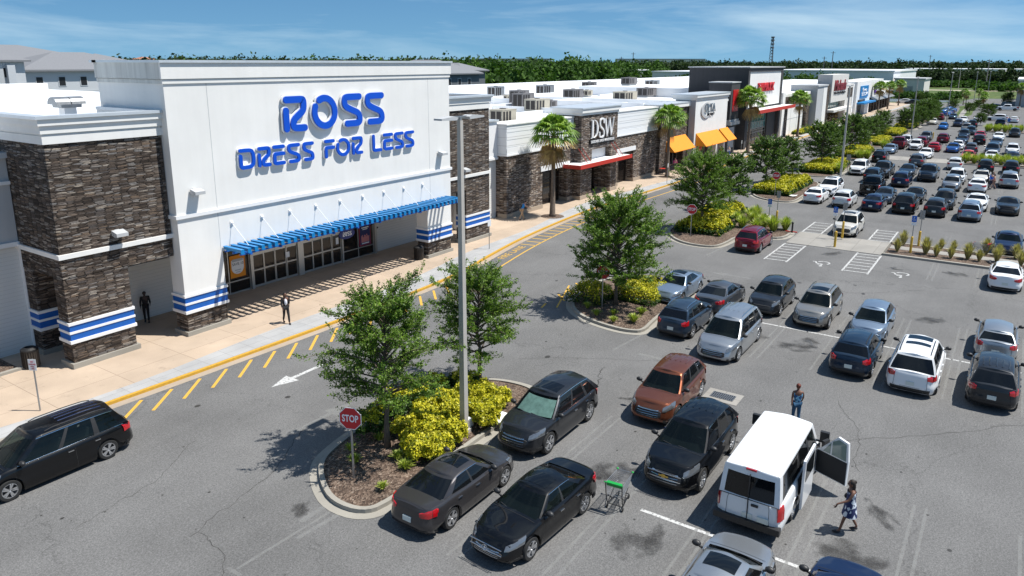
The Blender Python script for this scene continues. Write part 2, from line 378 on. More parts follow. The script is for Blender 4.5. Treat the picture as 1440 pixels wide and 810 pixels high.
def sheet(name, poly, z, mat):
    mb = MB(); mb.v = [(x, y, z) for x, y in poly]; mb.f = [tuple(range(len(poly)))]; mb.m = [0]
    o = mb.obj(name, mat, recalc=True); struct(o); return o
lerp_ = lambda a, b, t: a+(b-a)*t
def rect(x0, x1, y0, y1): return [(x0, y0), (x1, y0), (x1, y1), (x0, y1)]
gm, nt, p = nm('scrubland'); p.inputs['Roughness'].default_value = .95
f = noise(nt, objco(nt), .02, 8, .7); nt.links.new(ramp(nt, f, [(.3, (.03, .055, .015)), (.55, (.07, .1, .03)), (.75, (.16, .16, .08))]), p.inputs['Base Color'])
sheet('terrain', rect(-3000, 9000, -5000, 6000), -.05, gm)
sheet('asphalt_lot', rect(-60, 300, -90, 36), 0, M['asphalt'])
sheet('service_yard', rect(-80, 290, 100, 116), -.03, M['asphalt'])
gl, nt, p = nm('lawn'); p.inputs['Roughness'].default_value = .95
f = noise(nt, objco(nt, (.25, 1, 1)), .09, 8, .75)
nt.links.new(ramp(nt, f, [(.3, (.03, .055, .008)), (.5, (.06, .095, .012)), (.7, (.14, .15, .04))]), p.inputs['Base Color'])
M['lawn'] = gl
sheet('lawn', rect(327, 440, -120, 110), -.03, gl)
sheet('gravel_track', rect(441, 452, -150, 160), -.026, plain('gravel_track', (.5, .44, .34), .95, var=.2, vs=.3))
sheet('verge', rect(453, 520, -150, 160), -.028, gl)
sheet('road', rect(521, 560, -200, 200), -.022, plain('pale_road', (.55, .52, .46), .9, var=.1, vs=.2))
wm, nt, p = nm('pond_water'); p.inputs['Base Color'].default_value = (.35, .42, .5, 1); p.inputs['Roughness'].default_value = .12
bump(nt, p, noise(nt, objco(nt), .7, 3), .1, .05)
sheet('pond', chaikin([(301, 22), (322, 19), (326, 40), (325, 68), (302, 70)], 2), -.024, wm)
sheet('far_end_pavement', chaikin([(300, -40), (352, -40), (352, 14), (334, 17.5), (300, 18)], 1), -.02, M['asphalt'])
# the walk in front of the shops
KERB = [(-40, 29.1), (6, 29.1), (13.8, 28.75), (22, 28.55), (30, 28.45), (36, 28.75), (42, 30.1), (47.6, 31.05), (55.8, 31.85), (63.3, 32.15), (72, 31.75), (85, 31.5), (98, 31.8), (113, 32.6), (163, 32.7), (190, 31.8), (226, 30.6), (290, 30.2)]
KERB = chaikin(KERB, 2, False)
wk = MB(); K2 = offset(KERB, .16, False)
back = [(290, 60), (-40, 60)]
wk.prism(K2+back, -.05, .12)
struct(wk.obj('pavement', M['walk'], recalc=True))
kb = MB(); strip(kb, KERB, K2, -.05, .125, False)
seg = kb.mesh('kerb', [M['kerb'], M['yellow']], recalc=True)
for pl in seg.polygons:
    if pl.center.x > 13.6 and pl.center.x < 175: pl.material_index = 1
struct(link('kerb', seg))
gt = MB(); strip(gt, offset(KERB, -.42, False), offset(KERB, -.002, False), 0, .006, False, solid=False)
struct(gt.obj('gutter_strip', M['gutter'], recalc=True))
gp = MB(); A_, B_ = [], []
for (x, y), q in zip(K2, K2):
    w = 1.05 + .9*math.exp(-((x-33)/9)**2) + 1.0*math.exp(-((x-66)/6)**2) + .25*math.sin(x*.35)
    if x > 4: A_.append((x, y+.004)); B_.append((x, y+w))
strip(gp, A_, B_, 0, .126, False, solid=False); struct(gp.obj('paving_band', M['walk_grey'], recalc=True))
# painted markings
yl = MB(); wh = MB(); old = MB()
def ky(x):
    for i in range(len(KERB)-1):
        if KERB[i][0] <= x <= KERB[i+1][0]:
            t = (x-KERB[i][0])/(KERB[i+1][0]-KERB[i][0]); return KERB[i][1]*(1-t)+KERB[i+1][1]*t
    return KERB[-1][1]
def line(mb, a, b, w, z=.005):
    a = Vector((*a, 0)); b = Vector((*b, 0)); d = (b-a).normalized(); n_ = Vector((-d.y, d.x, 0))*w/2
    mb.quad(*[(q.x, q.y, z) for q in (a-n_, b-n_, b+n_, a+n_)])
x = 14.4
while x < 34:
    y = ky(x)-.55; line(yl, (x, y-.02), (x-1.55*(1 if x < 28 else .8), y-1.25), .14); x += 1.3
for i in range(13):
    x = 45.4+i*1.05; y = ky(x); line(yl, (x, y-.5), (x+.25, ky(x+.25)-1.75), .14)
px = [x for x in np.arange(36, 92, 2.0)]
for a, b in zip(px, px[1:]): line(yl, (a, ky(a)-1.75), (b, ky(b)-1.75), .12)
for y0, y1, xs in ((20.15, 21.4, (35.0, 36.3, 37.6)),):
    for x in xs: line(yl, (x+.4, y0+(x-35)*.12+.3), (x+1.3, y1+(x-35)*.1), .13)
line(yl, (34.1, 20.2), (38.2, 21.75), .1); line(yl, (33.6, 20.9), (34.4, 21.1), .12)
struct(yl.obj('yellow_markings', M['line_yellow'], recalc=True))
def arrow(mb, x, y, ang, L=2.9, k=1):
    c, s_ = math.cos(ang), math.sin(ang)
    def T(u, v): return (x+u*c-v*s_, y+u*s_+v*c, .005)
    mb.quad(T(-L/2, -.1*k), T(L*.12, -.1*k), T(L*.12, .1*k), T(-L/2, .1*k))
    i = len(mb.v); mb.v += [T(L*.12, -.42*k), T(L/2, 0), T(L*.12, .42*k)]; mb.f.append((i, i+1, i+2)); mb.m.append(0)
arrow(wh, 19.7, 24.85, PI+.02, 3.0); arrow(old, 17.6, 20.9, 0, 3.0)
arrow(old, 30.5, 12.4, -PI/2, 2.2); arrow(old, 46.1, 14.2, PI/2, 2.6); arrow(old, 98.5, 25.5, PI, 3); arrow(old, 55.0, 26.5, 0, 3)
line(old, (70.5, 13.4), (70.7, 12), .2); line(old, (68.9, 10.6), (69.1, 9.2), .2)
line(old, (10.2, 16.05), (13.6, 15.95), .1); line(old, (12.0, 15.75), (13.7, 15.62), .16); line(old, (12.6, 16.3), (13.6, 16.3), .2); line(old, (10.1, 15.75), (10.1, 16.3), .12)
line(old, (33.2, 14.4), (30.2, 14.7), .12); line(old, (53.3, 17.1), (50.2, 17.3), .2)
for xc in (19.0, 38.2):
    for y in (-9.9, -7.2, -4.6, -1.8, .95, 3.55, 6.15, 8.85, 11.5):
        for d in (-.17, .17): line(old, (xc-5.1, y+d), (xc+5.1, y+d), .09)
    line(wh, (xc, -12), (xc, 8.1 if xc < 30 else 11.3), .13)
for y in (3.4, .75, -1.9, -4.6, -7.2, -9.9):
    for d in (-.15, .15):
        line(old, (52.2, y+d), (57.2, y+d), .09); line(old, (62.2, y+d), (67.2, y+d), .09)
for xc in (79.4, 98, 138, 155, 174, 193):
    for y in np.arange(-12.7, 17, 2.67):
        for d in (-.15, .15): line(old, (xc-5.1, y+d), (xc+5.1, y+d), .09)
    line(old, (xc, -12), (xc, 17), .13)
for (x0, x1, y0, y1, n_) in ((51.6, 57.3, 12.1, 13.6, 7), (51.5, 57.3, 6.9, 8.45, 7), (61.95, 66.8, 12.05, 13.5, 5), (61.95, 66.6, 7.0, 8.5, 5)):
    line(wh, (x0, y0), (x1, y0), .12); line(wh, (x0, y1), (x1, y1), .12)
    for i in range(n_):
        a = x0+.2+(x1-x0-.5)*i/(n_-1); line(wh, (a, y1), (a+.12, y0), .12)
def wheelchair(mb, x, y, s=1.0, m=0):
    P = [[(.0, .95), (.0, .45), (.42, .42), (.6, -.1), (.78, -.02)], [(.0, .68), (.34, .66)]]
    arc = [(-.02+.42*math.cos(t), .02+.42*math.sin(t)) for t in np.linspace(2.3, 6.0, 14)]; P.append(arc)
    for pl in P:
        for a, b in zip(pl, pl[1:]):
            # text "up" points to -X (towards the driver), right = -Y.. keep flat on the ground
            line(mb, (x-a[1]*s, y-a[0]*s*-1), (x-b[1]*s, y-b[0]*s*-1), .13*s, .0055)
    mb.lathe([(0, .0055), (.13*s, .0055)], (x-1.12*s, y, 0), 12)
wheelchair(wh, 52.9, 5.0, .85); wheelchair(wh, 52.9, 9.9, .9)
struct(wh.obj('white_markings', M['line'], recalc=True)); struct(old.obj('faded_markings', M['line_old'], recalc=True))
def text_mesh(s, w=None, h=None, depth=.05, shear=0, name='text', bold=0):
    cu = bpy.data.curves.new(name, 'FONT'); cu.body = s; cu.size = 1; cu.extrude = .5; cu.shear = shear; cu.offset = bold; cu.resolution_u = 4
    o = bpy.data.objects.new(name, cu); me = bpy.data.meshes.new_from_object(o)
    bpy.data.objects.remove(o); bpy.data.curves.remove(cu)
    co = np.array([v.co[:] for v in me.vertices]); lo, hi = co.min(0), co.max(0)
    s0 = (hi-lo); co = co-lo; co[:, 2] = co[:, 2]/max(s0[2], 1e-6)*depth
    kx = w/s0[0] if w else h/s0[1]; kyy = h/s0[1] if h else w/s0[0]
    co[:, 0] *= kx; co[:, 1] *= kyy; me.vertices.foreach_set('co', co.reshape(-1)); me.update(); return me
def wall_text(s, x, z, y, w, h, mat, parent, depth=.06, name='sign_lettering', shear=0, bold=0):
    """text on a wall that faces -Y; x,z = lower left corner; y = front plane"""
    me = text_mesh(s, w, h, depth, shear, bold=bold)
    me.transform(Matrix(((1, 0, 0, x), (0, 0, -1, y+depth), (0, 1, 0, z), (0, 0, 0, 1)))); me.materials.append(mat)
    return link(name, me, parent)
me = text_mesh('FIRE LANE', 3.9, .55, .002); me.transform(Matrix.Translation((41.1, 28.72, .005)) @ Matrix.Rotation(.17, 4, 'Z')); me.materials.append(M['line_yellow']); struct(link('yellow_markings', me))
# stains
stn, nt, p = nm('oil_stain'); p.inputs['Base Color'].default_value = (.03, .028, .026, 1); p.inputs['Roughness'].default_value = .6
f = ramp(nt, mulc(nt, noise(nt, objco(nt), 1.6, 9, .75), noise(nt, objco(nt), 14, 4, .8)), [(.1, 0), (.36, 1.0)]); t = nt.nodes.new('ShaderNodeTexCoord'); gr = nt.nodes.new('ShaderNodeTexGradient'); gr.gradient_type = 'SPHERICAL'
mpn = nt.nodes.new('ShaderNodeMapping'); nzc = nt.nodes.new('ShaderNodeTexNoise'); nzc.inputs['Scale'].default_value = 1.3; nzc.inputs['Detail'].default_value = 5; oi = nt.nodes.new('ShaderNodeObjectInfo'); ov = N(nt, 'ShaderNodeVectorMath', operation='ADD'); nt.links.new(t.outputs['Object'], ov.inputs[0]); nt.links.new(oi.outputs['Location'], ov.inputs[1]); nt.links.new(ov.outputs[0], nzc.inputs['Vector']); sb = N(nt, 'ShaderNodeVectorMath', operation='SUBTRACT'); nt.links.new(nzc.outputs['Color'], sb.inputs[0]); sb.inputs[1].default_value = (.5, .5, .5); ml = N(nt, 'ShaderNodeVectorMath', operation='MULTIPLY_ADD'); nt.links.new(sb.outputs[0], ml.inputs[0]); ml.inputs[1].default_value = (2.6, 2.6, 0); nt.links.new(t.outputs['Object'], ml.inputs[2]); nt.links.new(ml.outputs[0], gr.inputs[0])
a = N(nt, 'ShaderNodeMath', operation='MULTIPLY'); nt.links.new(f, a.inputs[0]); nt.links.new(gr.outputs['Fac'], a.inputs[1])
al = ramp(nt, a.outputs[0], [(.05, 0), (.25, .3), (.6, .7)]); tr = nt.nodes.new('ShaderNodeBsdfTransparent'); ms = nt.nodes.new('ShaderNodeMixShader')
nt.links.new(al, ms.inputs[0]); nt.links.new(tr.outputs[0], ms.inputs[1]); nt.links.new(p.outputs[0], ms.inputs[2])
nt.links.new(ms.outputs[0], [x for x in nt.nodes if x.type == 'OUTPUT_MATERIAL'][0].inputs['Surface'])
sm = MB(); sm.quad((-1, -1, 0), (1, -1, 0), (1, 1, 0), (-1, 1, 0)); sme = sm.mesh('oil_stain', stn)
for i, (x, y, rx, ry) in enumerate([(17.6, 7.35, 1.1, .9), (20.2, 10.0, .7, .7), (20.8, 9.4, .5, .5), (20.3, 2.3, 1.0, .8), (22.9, 2.0, .9, .5), (35.7, 7.7, 1.2, .8), (36.7, 7.1, .9, .7), (14.9, 2.2, .9, .8), (55.9, 9.9, .5, 1.1), (54.9, 2.2, .7, .9), (54.0, 5.6, .5, .5), (35.9, 9.9, .9, .9), (24.3, 13.9, 1, .5), (38.8, 1.7, .7, .5), (61, 3, .1, .1), (40.8, -3.2, 1, .8), (26.0, 11.4, .9, .35), (13.0, 16.8, .5, .3), (43.8, 2.5, .9, .6)]):
    o = link('oil_stain', sme); o.location = (x, y, .008); o.scale = (rx, ry, 1); o.rotation_euler = (0, 0, i*1.7); struct(o)
# scattered drips and hairline cracks
b = MB(); rs0 = random.Random(9)
for i in range(260):
    x, y = rs0.uniform(8, 58), rs0.uniform(-4, 27)
    if any((x-c[0])**2+(y-c[1])**2 < c[2] for c in ((19, 16.8, 36), (37, 17.5, 30), (58, 19, 40))): continue
    r_ = rs0.uniform(.015, .05)*(1+(rs0.random() < .1)*1.5); b.lathe([(0, .007), (r_, .007)], (x, y, 0), 7, sx=rs0.uniform(.7, 1.6))
struct(b.obj('oil_spots', plain('oil_spots', (.035, .033, .03), .6)))
b = MB()
for (x0, y0, x1, y1, w_) in ((16.6, 20.6, 10.6, 18.2, .018), (10.6, 18.2, 9.2, 15.0, .014), (22.5, 22.2, 33.5, 23.6, .014), (28.2, 13.9, 23.8, 13.5, .035), (24.5, 6.2, 33.0, -2.2, .016), (26.8, 17.6, 31.5, 10.8, .014), (8.6, 21.3, 14, 23.2, .014), (44, 9.5, 50, 3.2, .016), (25.2, 2.8, 30.8, 4.4, .014)):
    P_ = []; n_ = 26
    for k in range(n_+1):
        t_ = k/n_; P_.append((lerp_(x0, x1, t_)+rs0.uniform(-.09, .09)+.25*math.sin(t_*5), lerp_(y0, y1, t_)+rs0.uniform(-.09, .09)+.2*math.sin(t_*7+1)))
    for a_, c_ in zip(P_, P_[1:]): line(b, a_, c_, w_*rs0.uniform(.6, 1.5), .0045)
struct(b.obj('asphalt_cracks', plain('asphalt_crack', (.04, .038, .036), .9)))
# storm drain
t = thing('storm_drain', 'rectangular storm drain grate with concrete surround beside the copper SUV', 'drain', (28.25, 8.65, 0))
b = MB(); b.box(-.55, .55, -.72, .72, 0, .012); b.obj('surround', M['path'], t)
b = MB(); b.box(-.28, .28, -.48, .48, .012, .015); b.obj('pit', M['black'], t)
b = MB()
for i in range(12): b.box(-.27, .27, -.47+i*.082, -.445+i*.082, .015, .03)
for i in range(4): b.box(-.27+i*.175, -.245+i*.175, -.47, .47, .015, .031)
b.obj('grate', M['steel'], t)
# planted islands
ISL = []
def island(P, label, skip=False):
    P = chaikin(P, 2)
    if area(P) < 0: P = P[::-1]
    o = thing('planting_island', label, 'planting island', (0, 0, 0), group='kerbed planting islands')
    g = MB(); I1 = offset(P, .3); I2 = offset(P, .47)
    strip(g, P, I1, 0, .012, solid=False); g.obj('gutter', M['kerb'], o, recalc=True)
    c = MB(); strip(c, I1, I2, 0, .15); c.obj('kerb_ring', M['kerb'], o, recalc=True)
    # mulch surface with a little relief
    c = MB(); cx = sum(q[0] for q in I2)/len(I2); cy = sum(q[1] for q in I2)/len(I2)
    rows = []
    for k in range(7):
        t_ = k/6; rows.append([(q[0]*(1-t_)+cx*t_, q[1]*(1-t_)+cy*t_, .1+.14*math.sin(t_*PI/2)+random.uniform(-.012, .012)) for q in I2+[I2[0]]])
        rows[-1][-1] = rows[-1][0]
    c.grid(rows); c.obj('mulch_bed', M['mulch'], o, recalc=True, merge=True, smooth=True); ISL.append(P); return o
island([(19.0, 14.5), (14.6, 14.3), (13.6, 14.8), (13.4, 16.2), (14.0, 17.5), (15.0, 18.7), (16.2, 19.1), (18, 19.4), (21, 19.4), (23.6, 18.7), (24.5, 17.3), (24.7, 15.8), (24.3, 14.8), (23.5, 14.5)], 'mulched island with lamp pole and stop sign, nearest to the camera')
island([(35.3, 14.4), (33.0, 14.1), (32.4, 15.2), (32.6, 17), (33.3, 18.8), (34.9, 20.2), (37.3, 20.8), (41, 20.8), (42.4, 19), (42.6, 16.5), (42, 14.5), (38, 14.4)], 'mulched island with one bushy tree between the first two parking aisles')
island([(57.7, 16.9), (53.4, 16.9), (52.1, 17.7), (52.1, 19.9), (53.5, 21.7), (55.8, 23), (58, 23.2), (65, 23.2), (67.6, 21.6), (67.9, 18), (66.6, 16.9), (62.2, 16.8), (62.1, 13.7), (57.7, 13.7)], 'mulched island beside the dark red SUV with hedges and tall grasses')
island([(79, 17.1), (75, 17.0), (74.0, 18.4), (74.7, 20.8), (77.0, 22.5), (80, 23.1), (88, 22.8), (90.3, 20.5), (89.7, 17.2)], 'mulched island behind the white sedan with a solid golden hedge')
island([(104, 17.2), (95, 17.2), (93.6, 18.8), (93.8, 21), (96, 22.6), (108, 22.7), (110, 20.5), (109.5, 17.2)], 'mulched island beside the white luxury SUV with golden hedge')
for i, x0 in enumerate((113.4, 133.0, 152.6, 172.2, 192)):
    island([(x0+10, 17.2), (x0+1.4, 17.2), (x0, 18.8), (x0+.3, 21), (x0+2.4, 22.4), (x0+12, 22.4), (x0+15, 20.5), (x0+14.5, 17.2)],
           ['mulched island behind the dark SUV at the second crossing', 'mulched island further along, behind the dark red pickup', 'mulched island at the foot of the slim mid distance lamp pole', 'mulched island under the first of the big dark trees', 'mulched island under the last of the big dark trees'][i])
def strip_island(x0, x1, y0, y1, label):
    o = thing('median_strip', label, 'median strip', (0, 0, 0), group='median strips between parking rows')
    P = rect(x0, x1, y0, y1); c = MB(); strip(c, P, offset(P, .25), 0, .15); c.obj('kerb_ring', M['kerb'], o, recalc=True)
    c = MB(); c.box(x0+.15, x1-.15, y0+.15, y1-.15, 0, .11); c.obj('mulch_bed', M['mulch'], o)
    c = MB(); c.box((x0+x1)/2-.1, (x0+x1)/2+1.0, y0+.3, y1-.2, .11, .125); c.obj('footpath', M['path'], o)
strip_island(57.5, 61.9, -40, 6.9, 'median strip with ornamental grasses and footpath beyond the empty bays')
strip_island(117.6, 122.6, -30, 6.4, 'median strip with green tufts behind the coral red sedan')
strip_island(177, 182, -30, 5.4, 'farthest median strip with green tufts and a sign')
for x0, x1, y0, y1 in ((57.45, 61.95, 6.95, 13.6), (117.6, 122.6, 7.0, 16.8)):
    b = MB(); b.box(x0, x1, y0, y1, -.02, .03); struct(b.obj('crosswalk', M['path']))
sheet('grass_median', chaikin([(226, 10.4), (262, 11.5), (285, 11), (285, 17), (262, 15), (228, 14.2)], 1), .006, gl)
sheet('path', chaikin([(224, 12.0), (262, 13.0), (285, 12.6), (285, 13.8), (262, 14.3), (224, 13.2)], 1), .011, M['path'])
# ------------------------------------------------------------------ the shops
def ribbon(mb, pts, w, y0, y1, m=0, cap=8):
    """flat letter stroke in the XZ plane facing -Y, rounded ends, y0 (front) .. y1 (back)"""
    P = [Vector((a, b)) for a, b in pts]; L, Rr = [], []
    for i, p_ in enumerate(P):
        d = (P[min(i+1, len(P)-1)]-P[max(i-1, 0)]).normalized(); n_ = Vector((-d.y, d.x))
        L.append(p_+n_*w/2); Rr.append(p_-n_*w/2)
    d0 = (P[1]-P[0]).normalized(); d1 = (P[-1]-P[-2]).normalized()
    e1 = [P[-1]+Vector((d1.y, -d1.x))*w/2*math.cos(t)+d1*w/2*math.sin(t) for t in np.linspace(0, PI, cap)]
    e0 = [P[0]+Vector((-d0.y, d0.x))*w/2*math.cos(t)-d0*w/2*math.sin(t) for t in np.linspace(0, PI, cap)]
    def face(q, y): i = len(mb.v); mb.v += [(a.x, y, a.y) for a in q]; mb.f.append(tuple(range(i, i+len(q)))); mb.m.append(m)
    for i in range(len(P)-1): face([Rr[i], Rr[i+1], L[i+1], L[i]], y0)
    face(e1, y0); face(e0, y0)
    loop = Rr[:-1]+e1+L[::-1][1:-1]+e0
    for i in range(len(loop)):
        a, b = loop[i], loop[(i+1) % len(loop)]
        if (a-b).length > 1e-5: mb.quad((a.x, y0, a.y), (a.x, y1, a.y), (b.x, y1, b.y), (b.x, y0, b.y), m)
def smooth_path(P, r=.5):
    return chaikin(P, 3, False)
def glyph(ch, w, h, s):
    a = s/2
    arc = lambda cx, cz, rx, rz, t0, t1, n=20: [(cx+rx*math.cos(t), cz+rz*math.sin(t)) for t in np.linspace(R(t0), R(t1), n)]
    if ch == 'R': return [[(a, a), (a, .6*h)], smooth_path([(a*1.3, h-a), (w*.55, h-a), (w*.8, h-a), (w-a, .88*h), (w-a, .7*h), (w*.84, .57*h), (w*.6, .44*h), (w*.43, .33*h), (w*.38, .2*h), (w*.45, a*1.1), (w*.66, a), (w-a, a)])]
    if ch == 'O': return [arc(w/2, h/2, w/2-a, h/2-a, 155, 480, 40)]
    if ch == 'S': return [smooth_path([(w-a, h-a), (w*.55, h-a), (w*.24, h-a), (a, .86*h), (a, .7*h), (w*.2, .6*h), (w*.5, .5*h), (w*.8, .41*h), (w-a, .29*h), (w-a, .15*h), (w*.76, a), (w*.45, a), (w*.1+a, a)])]
    if ch == 'D': return [smooth_path([(a, .64*h), (a, .3*h), (a*1.1, a), (w*.4, a), (w*.76, a*1.15), (w-a, .3*h), (w-a, .64*h), (w*.82, .88*h), (w*.55, h-a), (a, h-a)])]
    if ch == 'E': return [smooth_path([(w-a, a), (w*.4, a), (a, a), (a, .3*h), (a, .56*h), (w*.4, .56*h), (w-a, .56*h)]), [(a, h-a), (w-a, h-a)]]
    if ch == 'F': return [smooth_path([(a, a), (a, .35*h), (a, .56*h), (w*.4, .56*h), (w-a, .56*h)]), [(a, h-a), (w-a, h-a)]]
    if ch == 'L': return [smooth_path([(a, h-a), (a, .3*h), (a, a), (w*.4, a), (w-a, a)])]
def letters(spec, z0, z1, s, y, parent, depth=.13):
    for ch, x0, x1 in spec:
        st = glyph(ch, x1-x0, z1-z0, s)
        bk = MB(); fr = MB()
        for P in st:
            P = [(x0+a, z0+b) for a, b in P]
            ribbon(bk, P, s*1.3, y-depth+.05, y+.02); ribbon(fr, P, s, y-depth-.03, y-depth+.048)
        o = fr.obj('sign_letter', M['sign_blue'], parent, recalc=False)
        bk.obj('letter_backing', M['letter_white'], o)
def ring(mb, x0, x1, y0, y1, z0, z1, d, m=0, side='flr'):
    """cornice course around front(-Y), left(-X) and right(+X) faces of a block"""
    mb.box(x0-d, x1+d, y0-d, y0, z0, z1, m)
    if 'l' in side: mb.box(x0-d, x0, y0, y1, z0, z1, m)
    if 'r' in side: mb.box(x1, x1+d, y0, y1, z0, z1, m)
def wall_lamp(x, y, z, parent):
    b = MB(); b.box(x-.1, x+.1, y-.06, y, z-.02, z+.18)
    b.prism([(y-.06, z+.17), (y-.5, z+.06), (y-.5, z-.1), (y-.28, z-.13), (y-.06, z-.05)], x-.27, x+.27, axis='x')
    return b.obj('wall_lamp', M['stucco_grey'], parent)
def bands(mw, mbl, x0, x1, y0, y1, top=2.24, sides='l'):
    """striped collar round a pier: white / blue / white / blue / white"""
    z = top
    for h, d, tgt in ((.13, .07, mw), (.28, .03, mbl), (.11, .06, mw), (.3, .03, mbl), (.15, .08, mw)):
        tgt.box(x0-d, x1+d, y0-d, y1+d, z-h, z); z -= h
    return z

S = thing('store_building', 'tall white discount clothing store with blue ROSS sign, slatted canopy and two stone towers', 'store', (0, 0, 0))
FX0, FX1, FY = 19.55, 40.42, 32.9
b = MB(); b.box(FX0, FX1, FY, 38.7, 6.2, 12.5); b.box(FX0, FX1, FY, 38.7, 4.02, 6.08)
b.box(FX0, 21.85, FY, 33.9, 2.2, 4.02); b.box(37.85, FX1, FY, 33.9, 2.2, 4.02)
b.obj('facade_wall', M['stucco'], S)
b = MB(); b.box(FX0+.004, FX1-.004, FY+.006, 38.69, 6.08, 6.2); b.obj('facade_core', M['stucco'], S)
b = MB(); ring(b, FX0, FX1, FY, 38.7, 6.08, 6.26, .1); b.obj('ledge', M['trim'], S)
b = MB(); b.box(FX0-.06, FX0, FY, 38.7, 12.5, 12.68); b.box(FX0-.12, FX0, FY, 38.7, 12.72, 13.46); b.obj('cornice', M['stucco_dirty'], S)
b = MB(); b.box(FX0-.06, FX1+.06, FY-.06, FY, 12.5, 12.68); b.box(FX1, FX1+.12, FY, 38.7, 12.72, 13.46); b.box(FX0, FX1, FY, 38.7, 12.5, 13.3); b.obj('cornice', M['stucco'], S)
b = MB(); b.box(FX0-.12, FX1+.12, FY-.11, FY, 12.72, 13.46); b.obj('cornice_face', M['stucco'], S)
b = MB(); ring(b, FX0, FX1, FY, 38.7, 13.46, 13.58, .2); b.box(FX0-.2, FX1+.2, 38.3, 38.97, 13.46, 13.58); b.box(FX0-.02, FX1+.02, FY-.02, 38.4, 13.3, 13.5); b.obj('coping', M['coping'], S)
b = MB()
for x in (21.76, 38.2): b.box(x-.014, x+.014, FY-.003, FY+.01, 6.28, 12.48); b.box(x-.014, x+.014, FY-.003, FY+.01, 4.1, 6.06)
b.obj('panel_joints', M['stucco_grey'], S)
bw, bb_, bs, bp = MB(), MB(), MB(), MB()
for x0, x1, y0, y1 in ((FX0, 21.85, FY, 33.9), (37.85, FX1, FY, 33.9)):
    z = bands(bw, bb_, x0, x1, y0, y1); bs.box(x0+.03, x1-.03, y0+.03, y1-.03, .12, z); bp.box(x0-.09, x1+.09, y0-.09, y1+.09, .1, .34)
for x0, x1, y0, y1 in ((14.35, 17.2, 33.45, 34.35), (42.9, 45.88, 33.46, 34.4)):
    z = bands(bw, bb_, x0, x1, y0, y1); bs.box(x0, x1, y0, y1, .12, z); bs.box(x0, x1, y0, y1, z, 4.25); bp.box(x0-.12, x1+.12, y0-.12, y1+.12, .1, .36)
for x0, x1, y0, y1 in ((14.35, 17.2, 36.3, 37.15),):
    z = bands(bw, bb_, x0, x1, y0, y1); bs.box(x0, x1, y0, y1, .12, z); bs.box(x0, x1, y0, y1, z, 4.2); bp.box(x0-.1, x1+.1, y0-.1, y1+.1, .1, .34)
for x0, x1, fy in ((14.35, 19.5, 33.45), (40.47, 45.88, 33.46)):
    bs.box(x0, x1, fy, 38.5, 5.32, 10.12); bs.box(x0+.01, x1-.01, fy+.01, 38.4, 4.24, 5.34)
    bs.box(x0, x1, fy, fy+.5, 4.22, 5.16); bs.box(x0, x0+.5, fy+.5, 37.2, 4.22, 5.16)
bs.obj('stone_cladding', M['stone'], S); bw.obj('white_bands', M['trim'], S); bb_.obj('blue_bands', M['blue'], S); bp.obj('plinths', M['kerb'], S)
for x0, x1, fy, top in ((14.35, 19.5, 33.45, 11.3), (40.47, 45.88, 33.46, 11.13)):
    b = MB(); ring(b, x0, x1, fy, 38.5, 5.13, 5.34, .09); ring(b, x0, x1, fy, 38.5, 10.12, 10.47, .08); ring(b, x0, x1, fy, 38.5, 10.47, 10.56, .03)
    ring(b, x0, x1, fy, 38.5, 10.56, 10.9, .13); ring(b, x0, x1, fy, 38.5, 10.9, top-.13, .22); b.box(x0, x1, fy, fy+.3, 10.12, top-.13); b.box(x0, x0+.3, fy, 38.5, 10.12, top-.13)
    b.box(x1-.3, x1, fy, 38.5, 10.12, top-.13); b.obj('tower_cornice', M['stucco'], S)
    b = MB(); ring(b, x0, x1, fy, 38.5, top-.13, top, .3); b.box(x0, x1, fy, fy+.34, top-.13, top-.001); b.box(x0, x0+.34, fy+.3, 38.5, top-.13, top-.002); b.box(x1-.34, x1, fy+.3, 38.5, top-.13, top-.002); b.obj('tower_coping', M['coping'], S)
    b = MB(); b.box(x0+.3, x1-.3, fy+.3, 38.5, 10.3, 10.5); b.obj('tower_roof', M['unit_grey' if x0 > 30 else 'coping'], S)
# recess, soffit and storefront
b = MB(); b.box(14.8, 22.4, 37.2, 37.6, .12, 4.25); b.box(36.92, 46, 37.2, 37.6, .12, 4.25); b.obj('siding_wall', M['siding'], S)
b = MB(); b.box(22.4, 36.92, 37.1, 37.6, 2.95, 4.25); b.box(22.4, 36.92, 37.6, 38.2, .12, .2); b.obj('header_wall', M['cream'], S)
b = MB(); b.box(14.9, 45.8, 34.0, 37.2, 4.0, 4.02); b.obj('soffit', M['soffit'], S)
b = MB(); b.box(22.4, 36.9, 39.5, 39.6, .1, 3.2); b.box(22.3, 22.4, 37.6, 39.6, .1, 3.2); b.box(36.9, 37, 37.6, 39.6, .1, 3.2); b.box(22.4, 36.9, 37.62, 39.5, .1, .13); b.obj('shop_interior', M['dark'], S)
def glazing(x0, x1, z0, z1, n, rail=None, y=37.1, fw=.06, frame='frame', glass='glass', name='window', parent=S):
    f_ = MB(); f_.box(x0, x1, y-.05, y+.05, z1-fw, z1); f_.box(x0, x1, y-.05, y+.05, z0, z0+fw*1.4)
    for i in range(n+1):
        x = x0+(x1-x0)*i/n; f_.box(max(x0, x-fw/2), min(x1, x+fw/2), y-.052, y+.052, z0, z1)
    if rail: f_.box(x0, x1, y-.045, y+.045, rail-fw*.5, rail+fw*.5)
    o = f_.obj(name, M[frame], parent)
    g_ = MB(); g_.box(x0+.01, x1-.01, y-.01, y+.01, z0+.02, z1-.02); g_.obj('pane', M[glass], o)
    return o
glazing(22.45, 24.87, .12, 2.9, 2, .85); glazing(24.87, 26.3, .12, 2.9, 1, .85)
glazing(33.72, 35.22, .12, 2.9, 1, .8); glazing(35.22, 36.7, .12, 2.9, 1, .8)
